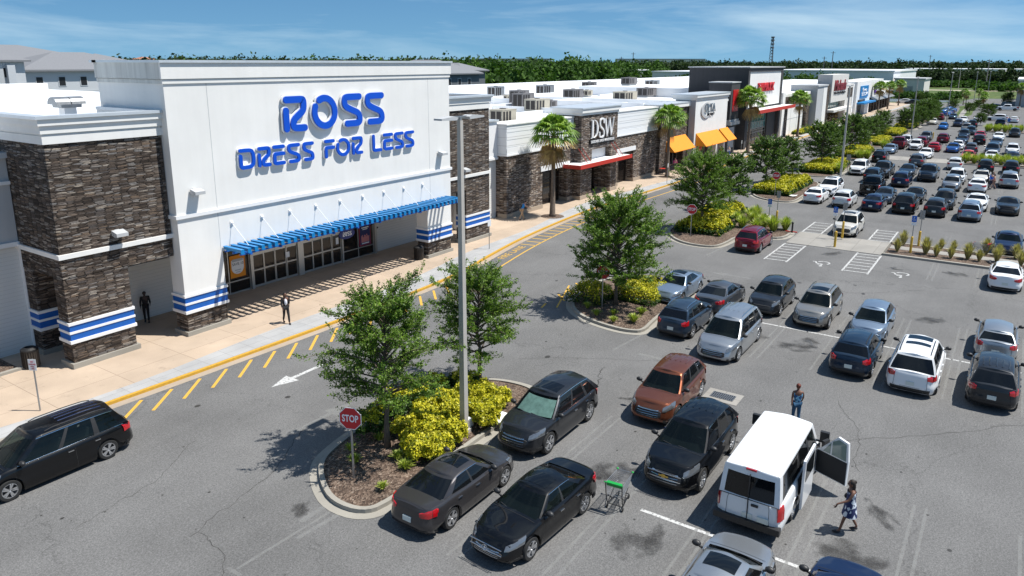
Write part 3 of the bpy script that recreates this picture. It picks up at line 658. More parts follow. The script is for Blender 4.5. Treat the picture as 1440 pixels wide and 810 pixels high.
for x0, x1 in ((26.5, 29.85), (30.32, 33.6)):
    w = (x1-x0)/4
    for i in range(4): glazing(x0+w*i+.01, x0+w*(i+1)-.01, .14, 2.22, 1, 1.2, y=37.06+(.03 if i in (1, 2) else 0), fw=.09, name='door_leaf')
    b = MB(); b.box(x0, x1, 36.99, 37.12, 2.22, 2.62); b.obj('door_header', M['frame'], S)
    b = MB(); b.box((x0+x1)/2-.1, (x0+x1)/2+.1, 36.92, 36.99, 2.36, 2.46); b.obj('door_sensor', M['black'], S)
    glazing(x0, x1, 2.62, 2.95, 4)
b = MB()
for x0, x1 in ((26.3, 26.5), (29.87, 30.3), (33.6, 33.72), (36.7, 36.92)): b.box(x0, x1, 36.9, 37.2, .12, 2.95)
b.obj('door_jambs', M['frame'], S)
b = MB(); b.box(24.95, 25.98, 37.0, 37.03, 1.08, 2.42); o = b.obj('window_poster', M['orange'], S)
b = MB(); b.lathe([(.0, 36.985), (.42, 36.985), (.42, 36.999)], (25.46, 0, 1.7), 20, axis='y'); b.box(25.05, 25.88, 36.986, 36.999, 1.72, 2.15); b.obj('poster_panel', M['white'], o)
wall_text('SAVE 10', 25.1, 1.82, 36.975, .75, .16, M['black'], o, .004)
b = MB(); b.box(25.1, 25.83, 36.98, 36.984, 2.05, 2.2); b.box(25.25, 25.67, 36.98, 36.984, 1.5, 1.55); b.box(25.3, 25.62, 36.98, 36.984, 1.38, 1.42); b.obj('poster_print', M['stucco_grey'], o)
b = MB(); b.box(35.28, 36.4, 37.0, 37.03, .9, 2.45); o = b.obj('window_poster', plain('poster_red', (.25, .02, .05), .5), S)
b = MB(); b.box(35.36, 36.32, 36.985, 36.999, .98, 2.37); b.obj('poster_field', plain('poster_navy', (.012, .02, .1), .5), o)
b = MB()
for i in range(9): b.ell((35.5+.085*i+.02*math.sin(i*5), 36.98, 1.55+.1*math.sin(i*2.3)), (.05, .006, .07), 8, 6); b.box(35.46+.085*i, 35.54+.085*i, 36.978, 36.984, 1.15, 1.5+.08*math.sin(i*2.3))
b.obj('poster_figures', plain('poster_figures', (.55, .2, .2), .6), o)
b = MB(); b.box(35.5, 36.2, 36.978, 36.984, 2.15, 2.22); b.box(35.6, 36.1, 36.978, 36.984, 2.04, 2.09); b.box(35.5, 36.2, 36.978, 36.984, 1.03, 1.1); b.obj('poster_print', M['letter_white'], o)
b = MB(); b.box(33.9, 35.0, 38.3, 38.7, .9, 1.9); b.box(34.1, 34.8, 38.2, 38.6, 1.0, 1.5); b.obj('window_display', M['canopy_blue'], S)
b = MB(); b.box(33.25-.12, 33.25+.12, 37.005, 37.01, 1.5, 1.95); b.box(28.95, 29.25, 37.0, 37.004, 1.5, 1.85); b.obj('door_notice', M['letter_white'], S)
b = MB(); b.box(37.08, 37.3, 37.14, 37.2, 1.84, 1.95); b.obj('wall_plaque', M['black'], S)
# oval hanging sign
b = MB(); b.lathe([(0, 35.46), (.68, 35.46), (.7, 35.5), (.68, 35.54), (0, 35.54)], (32.75, 0, 0), 36, axis='y')
for i in range(len(b.v)): x, y, z = b.v[i]; b.v[i] = (x, y, 2.52+z*.5)
o = b.obj('hanging_oval_sign', plain('oval_navy', (.005, .02, .16), .3), S)
for i, (ch, x0) in enumerate((('R', 32.36), ('O', 32.56), ('S', 32.77), ('S', 32.96))):
    q = MB()
    for P in glyph(ch, .17, .28, .05): ribbon(q, [(x0+a, 2.38+c) for a, c in P], .05, 35.435, 35.459, cap=5)
    q.obj('oval_lettering', M['letter_white'], o)
q = MB(); q.bar((32.5, 35.5, 2.8), (32.5, 35.5, 4.0), .03, .03); q.bar((33, 35.5, 2.8), (33, 35.5, 4.0), .03, .03); q.obj('hanger_rods', M['white'], o)
# canopy of blue blades
c_ = MB(); n_ = 44
for i in range(n_):
    x = 21.95+i*(39.75-21.95)/(n_-1); k = len(c_.v)
    c_.box(-.025, .025, 31.4, 32.86, -.1, .12); T_ = Matrix.Translation((x, 0, 4.18)) @ Matrix.Rotation(R(-28), 4, 'Y')
    c_.xf(T_, k); c_.box(x-.1, x+.1, 31.37, 31.4, 4.06, 4.3); c_.box(x-.1, x+.1, 31.4, 32.86, 4.282, 4.3)
co = c_.obj('canopy', M['canopy_blue'], S)
b = MB()
for y in (31.5, 32.1, 32.75): b.box(21.9, 39.8, y, y+.07, 3.98, 4.06)
for i in range(9):
    x = 22.5+i*1.86; b.box(x-.06, x+.06, 31.42, 32.88, 3.93, 4.0)
b.obj('canopy_beams', M['blue'], co)
b = MB()
for i in range(9):
    x = 22.5+i*1.86; b.bar((x, 32.86, 5.4), (x+.02, 31.65, 4.4), .022, .022); b.box(x-.09, x+.09, 32.86, 32.9, 5.28, 5.5)
    b.ell((x, 32.83, 5.4), (.07, .05, .07), 8, 6)
b.obj('canopy_rods', M['white'], co)
letters([('R', 26.06, 27.66), ('O', 28.04, 29.9), ('S', 30.3, 31.86), ('S', 32.16, 33.75)], 9.78, 11.7, .37, FY-.09, S, .14)
letters([('D', 23.15, 24.12), ('R', 24.28, 25.1), ('E', 25.26, 26.05), ('S', 26.22, 27.08), ('S', 27.27, 28.06), ('F', 28.86, 29.62), ('O', 29.74, 30.82), ('R', 30.98, 31.85), ('L', 32.7, 33.5), ('E', 33.64, 34.5), ('S', 34.64, 35.5), ('S', 35.6, 36.5)], 8.08, 9.15, .19, FY-.03, S, .14)
wall_lamp(20.6, FY, 7.3, S); wall_lamp(39.3, FY, 7.35, S); wall_lamp(16.9, 33.45, 5.85, S); wall_lamp(42.6, 33.46, 5.75, S)
# roof decks of the terrace
b = MB(); b.box(14.9, 46, 38.7, 104, 9.7, 10.0); b.box(15, 46, 103.7, 104.1, 10, 10.8); b.box(13.6, 14, 45, 104, 9.5, 10.5); b.obj('roof_deck', M['roof'], S)
b = MB(); b.box(14.9, 46, 38.75, 104, 0, 9.7); b.obj('rear_walls', M['cream'], S)

def unit(x, y, z, w, d, h, mat, label, rz=0, hood=0):
    t_ = thing('rooftop_unit', label, 'rooftop unit', (x, y, z), rz, group='rooftop air conditioning units')
    q = MB(); q.box(-w/2, w/2, -d/2, d/2, .25, h); q.box(-w/2-.03, w/2+.03, -d/2-.03, d/2+.03, h, h+.05); q.obj('cabinet', mat, t_)
    q = MB(); q.box(-w/2+.15, w/2-.15, -d/2+.1, d/2-.1, 0, .25); q.obj('curb_frame', M['steel'], t_)
    q = MB()
    for i in range(3):
        a = -w/2+.12+i*(w*.62/3); q.box(a, a+w*.14, -d/2-.012, -d/2+.01, .4, h-.12)
    for i in range(2): q.box(-w/2-.012, -w/2+.01, -d/2+.15+i*d*.42, -d/2+.15+i*d*.42+d*.34, .4, h-.12)
    q.obj('louvres', M['frame_dark'], t_)
    if hood:
        q = MB(); q.prism([(w/2, h-.05), (w/2+.75, h*.45), (w/2, h*.3)], -d/2+.2, d/2-.2, axis='y'); q.obj('intake_hood', M['unit_grey'], t_)
    q = MB(); q.lathe([(0, h+.05), (.32, h+.05), (.32, h+.14), (0, h+.16)], (0, 0, 0), 16); q.obj('fan_cowl', M['unit_grey'], t_)
# annex at the far left
A = thing('store_building', 'low white building with coping and vertical trim at the left edge', 'store', (0, 0, 0))
b = MB(); b.box(-30, 14.55, 37.5, 104, .1, 9.3); b.obj('wall', M['siding'], A)
b = MB(); b.box(-30, 14.58, 37.3, 37.5, 5.4, 9.3); b.obj('upper_wall', M['stucco_grey'], A)
b = MB(); b.box(14.35, 14.6, 37.22, 37.5, .12, 9.3); b.box(-30, 14.62, 37.2, 37.3, 5.25, 5.45); b.box(12.6, 12.8, 37.35, 37.5, .12, 4.3); b.box(11.6, 12.8, 37.35, 37.5, 4.2, 4.35); b.box(-30, 14.64, 37.18, 37.32, 8.1, 8.25); b.obj('trim', M['trim'], A)
b = MB(); b.box(-30, 14.7, 37.1, 38.0, 9.3, 9.55); b.obj('coping', M['coping'], A)
b = MB(); b.box(-30, 14.3, 38, 100, 9.6, 9.75); b.obj('roof_deck', M['roof'], A)
b = MB(); b.box(9, 11.6, 37.42, 37.5, .2, 4.2); b.obj('door', M['dark'], A)
b = MB(); b.box(4, 12.9, 35.4, 37.4, .11, .14); struct(b.obj('mulch_ground', M['mulch']))
b = MB(); b.box(4, 13.0, 35.2, 35.4, .11, .24); struct(b.obj('kerb', M['kerb']))
# ---- link wall and shoe store
D = thing('store_building', 'shoe store in tan ledge stone with white DSW letters and red edged canopy', 'store', (0, 0, 0))
b = MB(); b.box(45.95, 52.0, 37.2, 38, .12, 5.3); b.obj('siding_wall', M['siding'], D)
b = MB(); b.box(45.95, 51.95, 37.0, 38, 5.5, 8.6); b.box(45.95, 51.95, 36.9, 37.1, 5.3, 5.5); b.box(45.95, 46.3, 36.5, 37.2, .12, 5.2); b.box(47.8, 47.95, 37.1, 37.2, .12, 3.6); b.box(46.6, 46.75, 37.1, 37.2, .12, 3.6); b.obj('link_wall', M['trim'], D)
b = MB(); b.box(45.95, 52, 36.85, 38.2, 8.6, 8.72); b.obj('link_coping', M['coping'], D)
DY = 36.07; sw = MB()
sw.box(52, 57.9, DY, 38, .5, 5.6); sw.box(57.9, 62.4, DY, 38, 4.05, 5.6); sw.box(62.4, 63.6, DY, 38, .5, 5.6)
sw.box(71.4, 73.6, DY, 38, .5, 5.6); sw.box(73.6, 77.6, DY, 38, 4.2, 5.6); sw.box(77.6, 84.2, DY, 38, .5, 5.6)
sw.box(63.6, 65.9, 35.2, 38, .5, 8.45); sw.box(65.9, 70.1, 35.2, 38, 4.95, 8.45); sw.box(70.1, 71.5, 35.2, 38, .5, 8.45); sw.box(65.9, 70.1, 36.3, 38, 2.9, 4.95)
sw.obj('stone_cladding', M['stone_tan'], D)
b = MB(); b.box(51.93, 57.9, DY-.08, 37, .12, .5); b.box(62.4, 63.6, DY-.08, 37, .12, .5); b.box(71.4, 73.6, DY-.08, 37, .12, .5); b.box(77.6, 84.2, DY-.08, 37, .12, .5); b.box(63.5, 66, 35.12, 37, .12, .5); b.box(70.0, 71.6, 35.12, 37, .12, .5); b.obj('plinth', M['gutter'], D)
b = MB()
for x0, x1 in ((52, 63.55), (71.55, 84)):
    for i in range(4): b.box(x0, x1, DY-.02-.03*(i == 0), 38, 5.72+i*.64, 5.72+(i+1)*.64-.07)
    b.box(x0-.04, x1, DY+.01, 38, 5.74, 8.25); b.box(x0-.08, x1, DY-.12, 38, 5.6, 5.74)
b.obj('panel_wall', M['panel'], D)
b = MB(); b.box(51.9, 63.55, DY-.1, 38.3, 8.25, 8.36); b.box(71.5, 84, DY-.1, 38.3, 8.25, 8.36); ring(b, 63.6, 71.5, 35.2, 38.4, 8.45, 8.7, .1); ring(b, 63.6, 71.5, 35.2, 38.4, 8.7, 9.08, .22); b.box(63.6, 71.5, 35.2, 38.4, 8.45, 9.08); b.obj('cornice', M['stucco'], D)
b = MB(); b.box(63.3, 71.8, 34.9, 38.7, 9.08, 9.2); b.obj('coping', M['coping'], D)
b = MB(); b.box(57.5, 62.8, DY-.1, DY, 3.62, 4.08); b.box(73.2, 78.0, DY-.1, DY, 3.75, 4.22); b.box(66.1, 70.0, 35.8, 36.0, 3.75, 4.93); b.obj('lintels', M['trim'], D)
for x0, x1, y in ((57.9, 62.4, 37.0), (73.6, 77.6, 37.0), (65.9, 70.1, 37.2)):
    glazing(x0, x1, .14, 3.6, 3, 2.5, y=y, frame='frame_dark', name='shopfront', parent=D)
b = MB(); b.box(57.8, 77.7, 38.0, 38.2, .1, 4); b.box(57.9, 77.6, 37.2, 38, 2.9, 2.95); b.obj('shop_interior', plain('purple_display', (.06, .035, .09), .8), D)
b = MB(); b.box(61.6, 72.8, 34.1, 36.0, 3.72, 3.85); o = b.obj('entrance_canopy', M['trim'], D)
b = MB(); b.box(61.5, 72.9, 34.0, 34.1, 3.5, 3.88); b.box(61.5, 61.6, 34.1, 36, 3.5, 3.88); b.obj('canopy_fascia', M['red_trim'], o)
b = MB()
for x in (63.4, 64.2, 70.4, 71.2): b.bar((x, 34.3, 3.9), (x-.3, 35.2, 5.3), .05, .05)
b.obj('canopy_rods', M['red_trim'], o)
def serif_dsw(parent):
    # thin high-contrast serif capitals
    x0, z0, h = 65.3, 5.98+.12, 1.86
    for k, me_s in enumerate('DSW'):
        q = MB()
        if me_s == 'D':
            q.box(x0+.22, x0+.5, 35.0, 35.12, z0, z0+h); 
            for t in np.linspace(-90, 90, 19)[:-1]:
                a = R(t); a2 = R(t+10); w1 = .09+.2*math.cos(a)**2; w2 = .09+.2*math.cos(a2)**2
                P = [(x0+.5+1.05*math.cos(a), z0+h/2+h/2*math.sin(a)), (x0+.5+1.05*math.cos(a2), z0+h/2+h/2*math.sin(a2)), (x0+.5+(1.05-w2)*math.cos(a2), z0+h/2+(h/2-.07)*math.sin(a2)), (x0+.5+(1.05-w1)*math.cos(a), z0+h/2+(h/2-.07)*math.sin(a))]
                q.prism(P, 35.0, 35.12, axis='y')
            q.box(x0, x0+.6, 35.0, 35.12, z0, z0+.06); q.box(x0, x0+.6, 35.0, 35.12, z0+h-.06, z0+h)
        elif me_s == 'S':
            P = smooth_path([(2.75, h*.78), (2.7, h), (2.2, h*1.0), (1.9, h*.9), (1.95, h*.6), (2.5, h*.45), (2.85, h*.3), (2.75, .0), (2.2, .0), (1.85, .05), (1.85, h*.25)])
            ribbon(q, [(x0+a, z0+c) for a, c in P], .17, 35.0, 35.12)
        else:
            for a, c, w_ in ((3.05, 3.55, .24), (3.55, 4.0, .1), (4.0, 4.5, .24), (4.5, 4.95, .1)):
                up_ = a in (3.55, 4.5); za, zb = (0, h) if up_ else (h, 0)
                q.prism([(x0+a-w_/2, z0+za), (x0+a+w_/2, z0+za), (x0+c+w_/2, z0+zb), (x0+c-w_/2, z0+zb)], 35.0, 35.12, axis='y')
            for a in (3.05, 4.0, 4.95): q.box(x0+a-.22, x0+a+.22, 35.0, 35.12, z0+h-.05, z0+h)
        q.obj('sign_letter', M['letter_white'], parent, recalc=True)
serif_dsw(D)
b = MB(); b.box(65.2, 70.6, 35.05, 35.18, 5.5, 5.98); b.obj('sign_board', M['black'], D)
wall_text('DESIGNER SHOE WAREHOUSE', 65.35, 5.62, 35.0, 5.1, .26, M['letter_white'], D, .04)
b = MB(); b.box(46, 105.2, 38.0, 71.4, 7.5, 7.9); b.box(46, 210, 71.4, 72, 7.9, 10.1); b.box(60, 105.2, 52, 52.4, 7.9, 8.6); b.box(46, 105.2, 61, 61.3, 7.9, 8.9); b.box(51.7, 52, 38, 71, 7.9, 8.5); b.box(84, 84.3, 38, 71, 7.9, 8.7); b.box(50, 72, 64, 68, 7.9, 9.9); b.box(52, 105.2, 44.8, 45, 7.9, 8.25); b.box(94, 94.3, 38, 71, 7.9, 8.6); b.box(72, 72.3, 38, 71, 7.9, 8.5); b.obj('roof_deck', M['roof'], D)
b = MB(); b.box(46, 105.2, 38.2, 72, 0, 7.5); b.obj('rear_walls', M['cream'], D)
# ---- cosmetics store
U = thing('store_building', 'cosmetics store with stone wing, white gabled front and three orange awnings', 'store', (0, 0, 0))
sw = MB(); sw.box(84.2, 86.6, 35.7, 38, .5, 8.0); sw.box(86.6, 92.9, 36.07, 38, 4.2, 8.0); sw.box(92.9, 94.3, 36.07, 38, .5, 8.0); sw.box(107, 111.6, 36.07, 38, 4.4, 8.0); sw.box(110.8, 111.6, 36.07, 38, .5, 4.4); sw.obj('stone_cladding', M['stone'], U)
b = MB(); b.box(84.2, 94.3, 35.85, 38.2, 8.0, 8.45); b.box(107, 111.6, 35.9, 38.2, 8.0, 8.3); ring(b, 94.3, 107, 35.2, 38.4, 8.75, 9.05, .12); ring(b, 94.3, 107, 35.2, 38.4, 9.05, 9.35, .25); b.box(94.3, 107, 35.2, 38.4, 8.75, 9.35); b.obj('cornice', M['stucco'], U)
b = MB(); b.box(94.0, 107.3, 34.9, 38.6, 9.35, 9.46); b.box(84.1, 94, 35.8, 38.3, 8.45, 8.56); b.obj('coping', M['coping'], U)
b = MB(); b.box(94.3, 107, 35.2, 38, 4.3, 8.75); b.box(94.3, 95.6, 35.2, 38, .12, 4.3); b.box(103.2, 103.9, 35.2, 38, .12, 4.3); b.box(106.4, 107, 35.2, 38, .12, 4.3); b.obj('front_wall', M['stucco'], U)
b = MB(); b.box(94.28, 94.3, 35.22, 38, .12, 8.7); b.obj('side_wall', M['stucco_grey'], U)
for x0, x1, y in ((86.6, 92.9, 37.0), (95.6, 103.2, 36.4), (103.9, 106.4, 36.4), (107, 110.8, 37)): glazing(x0, x1, .14, 4.2, 5 if x1-x0 > 5 else 3, 2.6, y=y, name='shopfront', parent=U)
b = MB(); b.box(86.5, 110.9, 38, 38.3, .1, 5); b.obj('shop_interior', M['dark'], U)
for x0, x1, y in ((86.2, 93.3, 36.05), (94.9, 103.3, 35.18), (104.0, 107.6, 35.18)):
    b = MB(); b.prism([(y, 4.35), (y-1.5, 2.75), (y-1.5, 2.68), (y, 4.25)], x0, x1, axis='x'); b.quad((x0, y, 4.3), (x0, y-1.5, 2.7), (x0, y, 2.7), (x0, y, 2.75)); b.obj('awning', M['orange'], U)
b = MB()
for t in np.linspace(60, 330, 28)[:-1]:
    a, a2 = R(t), R(t+10); k1 = max(.0, math.sin((t-60)/270*PI)); k2 = max(.0, math.sin((t+10-60)/270*PI))
    b.prism([(98.1+1.9*math.cos(a), 7.25+1.05*math.sin(a)), (98.1+1.9*math.cos(a2), 7.25+1.05*math.sin(a2)), (98.1+(1.9-.8*k2)*math.cos(a2), 7.25+(1.05-.42*k2)*math.sin(a2)), (98.1+(1.9-.8*k1)*math.cos(a), 7.25+(1.05-.42*k1)*math.sin(a))], 35.05, 35.15, axis='y')
b.obj('sign_crescent', M['stucco_grey'], U)
wall_text('ULTA', 97.6, 6.95, 35.03, 4.0, 1.15, plain('sign_grey', (.16, .2, .24), .4), U, .1); wall_text('BEAUTY', 98.7, 6.5, 35.03, 2.6, .3, M['black'], U, .08)
b = MB(); b.ell((95.9, 34.9, 2.3), (.8, .06, .33), 20, 10); b.obj('hanging_oval_sign', M['red_trim'], U)
b = MB(); b.box(105.2, 116.5, 38.0, 71.4, 7.5, 7.9); b.box(105.2, 116.5, 55, 55.4, 7.9, 8.6); b.obj('roof_deck', M['roof'], U)
b = MB(); b.box(105.2, 116.5, 38.3, 72, 0, 7.5); b.obj('rear_walls', M['cream'], U)
# ---- off-price department store, charcoal
T = thing('store_building', 'charcoal department store with big white panel, red T.J.maxx sign and red canopy', 'store', (0, 0, 0))
TY = 35.4
b = MB(); b.box(109.6, 113.6, TY+.2, 39, 5.2, 10.6); b.box(109.6, 113.6, TY+.5, 39, .12, 4.4); b.box(116.8, 117.7, TY, 45, .12, 12.75); b.box(117.7, 136.0, TY+.4, 45, 5.9, 12.75); b.box(136.0, 136.9, TY, 45, .12, 12.75); b.box(117.7, 136, TY, TY+.5, 12.15, 12.75); b.box(117.7, 120.2, TY+.6, 45, .12, 5.9); b.box(131, 136, TY+.6, 45, .12, 5.9); b.box(136.9, 137.7, TY+1, 45, .12, 10.5); b.box(113.6, 116.8, TY+2.4, 45, .12, 8.5)
b.obj('charcoal_wall', M['stucco_char'], T)
b = MB(); b.box(110.4, 112.9, TY+.12, TY+.2, 6.4, 9.6); b.obj('red_sign_panel', M['red'], T)
b = MB(); b.box(109.5, 113.7, TY+.1, 39.1, 10.6, 10.75); b.box(109.5, 113.7, TY+.1, 39, 4.9, 5.2); b.box(109.5, 113.7, TY-.1, 39, 4.4, 4.9); b.box(110.3, 112.8, TY+.42, TY+.5, .9, 4.0); b.box(116.6, 137.1, TY-.2, 45.2, 12.75, 12.92); b.obj('trim', M['stucco_grey'], T)
b = MB(); b.box(117.72, 135.98, TY+.14, TY+.4, 6.6, 12.14); b.obj('white_panel', M['stucco'], T)
wall_text('T·J·MAXX', 122.2, 8.55, TY-.1, 9.4, 1.8, M['red'], T, .2, bold=.04, shear=.15)
b = MB(); b.box(117.0, 139.4, 33.6, TY+.4, 6.05, 6.25); o = b.obj('entrance_canopy', M['trim'], T)
b = MB(); b.box(116.9, 139.5, 33.5, 33.6, 5.75, 6.3); b.obj('canopy_fascia', M['red_trim'], o)
glazing(120.3, 130.9, .14, 2.7, 6, 2.2, y=TY+.9, name='door_bank', parent=T); glazing(120.3, 130.9, 2.8, 5.8, 7, 3.9, y=TY+.9, glass='glass_teal', name='transom_glazing', parent=T)
b = MB(); b.box(120.2, 131, TY+2.5, TY+2.7, .1, 6); b.obj('shop_interior', M['dark'], T)
b = MB(); b.box(116.5, 172, 38.0, 71.4, 7.4, 7.8); b.box(118, 136, 45, 66, 7.8, 9.4); b.obj('roof_deck', M['roof'], T)
b = MB(); b.box(116.5, 172, 38.3, 72, 0, 7.4); b.obj('rear_walls', M['cream'], T)
G_ = thing('store_building', 'white bay wall with stone pilasters and shutter panels beyond the charcoal store', 'store', (0, 0, 0))
b = MB(); b.box(139.6, 141.3, 35.8, 38, .12, 8.2); b.box(144, 158.5, 36.5, 38, .12, 5.6); b.box(141.3, 161, 35.9, 38.2, 7.4, 7.9); b.box(137.7, 139.6, 37, 38, .12, 8); b.obj('white_wall', M['stucco'], G_)
b = MB(); b.box(141.3, 144, 35.9, 38, .12, 7.4); b.box(144, 158.5, 36.3, 38, 5.6, 7.4); b.box(158.5, 161, 35.9, 38, .12, 7.4); b.obj('stone_cladding', M['stone'], G_)
b = MB()
for x in (148.8, 153.6): b.box(x-.06, x+.06, 36.48, 36.5, .12, 5.6)
b.box(144, 158.5, 36.48, 36.5, 3.0, 3.1); b.obj('panel_joints', M['stucco_grey'], G_)
b = MB(); b.box(161.5, 170.6, 34.7, 40, .12, 8.8); b.box(161.3, 170.8, 34.5, 40, 8.8, 9.1); b.obj('grey_block', M['stucco_grey'], G_)
b = MB(); b.box(167, 170.4, 34.66, 34.7, .4, 8.6); b.obj('pale_face', M['stucco'], G_)
H_ = thing('store_building', 'craft store with tall white sign panel and dark red Michaels lettering', 'store', (0, 0, 0))
b = MB(); b.box(170.9, 176, 35.3, 40, .12, 9.0); b.box(196, 205, 35.6, 40, 5.4, 7.6); b.box(176, 194, 36.5, 38, .12, 4.9); b.obj('stone_cladding', M['stone'], H_)
b = MB(); b.box(176, 194.2, 34.9, 38, 4.95, 11.0); b.box(196, 205, 35.7, 40, .12, 5.3); b.box(174.8, 196, 33.8, 36.5, 2.9, 3.4); b.box(194.2, 205, 35.5, 41, 7.6, 8.5); b.box(194.2, 196, 35.3, 38, .12, 7.6); b.obj('white_panel', M['cream'], H_)
wall_text('Michaels', 178.2, 7.4, 34.7, 13.0, 2.4, plain('sign_maroon', (.2, .008, .015), .4), H_, .2, shear=.2, bold=.03); wall_text('Where Creativity Happens', 178.4, 6.6, 34.7, 12.6, .6, M['black'], H_, .15)
glazing(178, 192, 3.4, 4.9, 6, y=36.3, glass='glass_teal', name='transom_glazing', parent=H_); glazing(178, 192, .14, 2.9, 8, 2.2, y=36.3, frame='frame_dark', name='door_bank', parent=H_)
b = MB(); b.box(172, 290, 38.5, 71.4, 7.2, 7.6); b.box(205, 207, 35.6, 40, .12, 8.4); b.obj('roof_deck', M['roof'], H_)
V_ = thing('store_building', 'white shop with square blue five BELOW sign and blue canopy', 'store', (0, 0, 0))
b = MB(); b.box(207, 227, 35, 41, 4.2, 8.9); b.box(207, 209.5, 35, 41, .12, 4.2); b.box(220.5, 227, 35, 41, .12, 4.2); b.obj('front_wall', M['stucco'], V_)
b = MB(); b.box(211.5, 223, 34.8, 35, 4.7, 7.7); b.obj('sign_panel', M['canopy_blue'], V_); b = MB(); b.box(208.4, 226.5, 33.2, 35, 3.2, 3.6); b.obj('canopy', M['canopy_blue'], V_)
wall_text('five', 213.6, 6.2, 34.7, 6.5, 1.0, M['letter_white'], V_, .1); wall_text('BELOW', 213.0, 5.1, 34.7, 8.5, .9, M['letter_white'], V_, .1)
glazing(209.5, 220.5, .14, 3.2, 5, y=36, frame='frame_dark', name='shopfront', parent=V_); b = MB(); b.box(209, 221, 37, 37.2, 0, 4.3); b.obj('shop_interior', M['dark'], V_)
E_ = thing('store_building', 'last white shop in the terrace behind the cluster of palms', 'store', (0, 0, 0))
b = MB(); b.box(227, 250, 35.2, 41, 4.2, 9.0); b.box(250, 268, 35.4, 41, 4.2, 8.0); b.obj('front_wall', M['stucco'], E_)
b = MB()
for i in range(9): b.box(227+i*5, 228.4+i*5, 35.3, 37, .12, 4.2)
b.obj('pilasters', M['stone'], E_)
for i in range(8): glazing(228.4+i*5, 232+i*5, .14, 4.1, 2, 2.6, y=36.8, frame='frame_dark', name='shopfront', parent=E_)
b = MB(); b.box(227, 268, 37.2, 41, .1, 4.2); b.obj('shop_interior', M['dark'], E_)
b = MB(); b.prism([(35.2, 4.3), (33.6, 3.4), (33.6, 3.3), (35.2, 4.1)], 229, 266, axis='x'); b.obj('awning', M['steel'], E_); b = MB(); b.lathe([(0, 34.9), (1.5, 34.9), (1.5, 35.15)], (236, 0, 6.6), 20, axis='y'); b.obj('round_sign', plain('purple_sign', (.12, .03, .3), .4), E_)
RB = thing('store_building', 'plain grey building corner standing at the right edge of the lot', 'store', (0, 0, 0))
b = MB(); b.box(287, 330, -30, 1.6, 0, 8.2); b.obj('wall', M['stucco_grey'], RB); b = MB(); b.box(286.7, 330, -30.2, 1.9, 8.2, 8.7); b.obj('coping', M['trim'], RB); b = MB(); b.box(286.9, 287, -8, -1, .2, 3.4); b.obj('shopfront', M['dark'], RB)
# ---- rooftop equipment
for i, (x, y, z, w, d, h, m_, hd, lb) in enumerate([
    (56.5, 39.6, 7.9, 2.3, 1.5, 1.35, 'tan', 0, 'beige rooftop unit nearest to the white panelled parapet, above the palm'),
    (61.5, 47.5, 7.9, 3.0, 1.6, 1.5, 'tan', 0, 'beige rooftop unit with three dark louvres, left one of the back pair'),
    (72.5, 46.0, 7.9, 3.0, 1.6, 1.5, 'tan', 0, 'beige rooftop unit with three dark louvres just left of the sign tower'),
    (96.5, 46.5, 7.9, 3.8, 2.0, 1.6, 'tan', 0, 'beige rooftop unit standing behind the second white panel wall'),
    (76.5, 50.6, 7.9, 2.6, 1.6, 1.9, 'unit_grey', 1, 'dark grey rooftop unit behind the beige one by the sign tower'),
    (84.5, 56.5, 7.9, 2.6, 1.6, 1.9, 'unit_grey', 1, 'dark grey rooftop unit with angled hood near the middle of the roof'),
    (97.5, 55.5, 7.9, 3.0, 1.8, 1.7, 'unit_grey', 1, 'dark hooded rooftop unit in front of the far roof wall'),
    (104, 64.5, 7.9, 3.2, 1.6, 2.0, 'steel', 0, 'steel rooftop unit near the back wall, above the shoe store sign'),
    (125.5, 68.0, 7.9, 3.0, 1.6, 2.0, 'unit_grey', 0, 'small dark rooftop unit at the back, right of the steel one'),
    (127, 60.5, 9.4, 3.2, 1.8, 1.4, 'unit_grey', 1, 'dark rooftop unit behind the cosmetics store, left of a pair'),
    (116, 52, 7.9, 3.6, 2.0, 1.5, 'unit_grey', 1, 'wide dark hooded rooftop unit just left of the charcoal tower'),
    (150, 66, 7.8, 3.4, 2.0, 2.0, 'steel', 0, 'steel rooftop unit far along the roof beside the charcoal tower'),
    (93, 66.5, 7.9, 2.4, 1.6, 2.0, 'steel', 0, 'steel rooftop unit standing alone close to the long back wall'),
    (79, 48.2, 7.9, 1.4, 1.2, 1.0, 'unit_grey', 0, 'small dark rooftop unit tucked right behind the hooded grey one'), (110, 60, 7.9, 1.6, 1.3, 1.1, 'tan', 0, 'small beige rooftop unit behind the cosmetics store'),
    (88, 61, 7.9, 1.5, 1.2, 1.0, 'tan', 0, 'small beige rooftop unit left of the far dark hooded one'), (68, 55, 7.9, 1.3, 1.1, .9, 'steel', 0, 'small steel rooftop box beside the satellite dish'), (160, 60, 7.8, 2.2, 1.6, 1.6, 'tan', 0, 'beige rooftop unit far along the roof past the charcoal tower')]):
    unit(x, y, z, w, d, h, M[m_], lb, hood=hd)
t = thing('roof_vent', 'double barrel metal roof vent on the white roof behind the left tower', 'roof vent', (18.8, 40.6, 10.75))
b = MB(); b.box(-.3, .3, -.3, .3, -.75, .45); b.obj('base', M['white'], t)
b = MB()
for s in (-1, 1): b.prism([(.5*math.cos(a), .62+.38*math.sin(a)) for a in np.linspace(0, PI, 9)], s*.02, s*.72, axis='x') if s > 0 else b.prism([(.5*math.cos(a), .62+.38*math.sin(a)) for a in np.linspace(0, PI, 9)], -.72, -.02, axis='x')
b.prism([(-.45, .45), (.45, .45), (.5, .62), (-.5, .62)], -.5, .5, axis='x'); b.obj('barrel_hood', M['steel'], t)
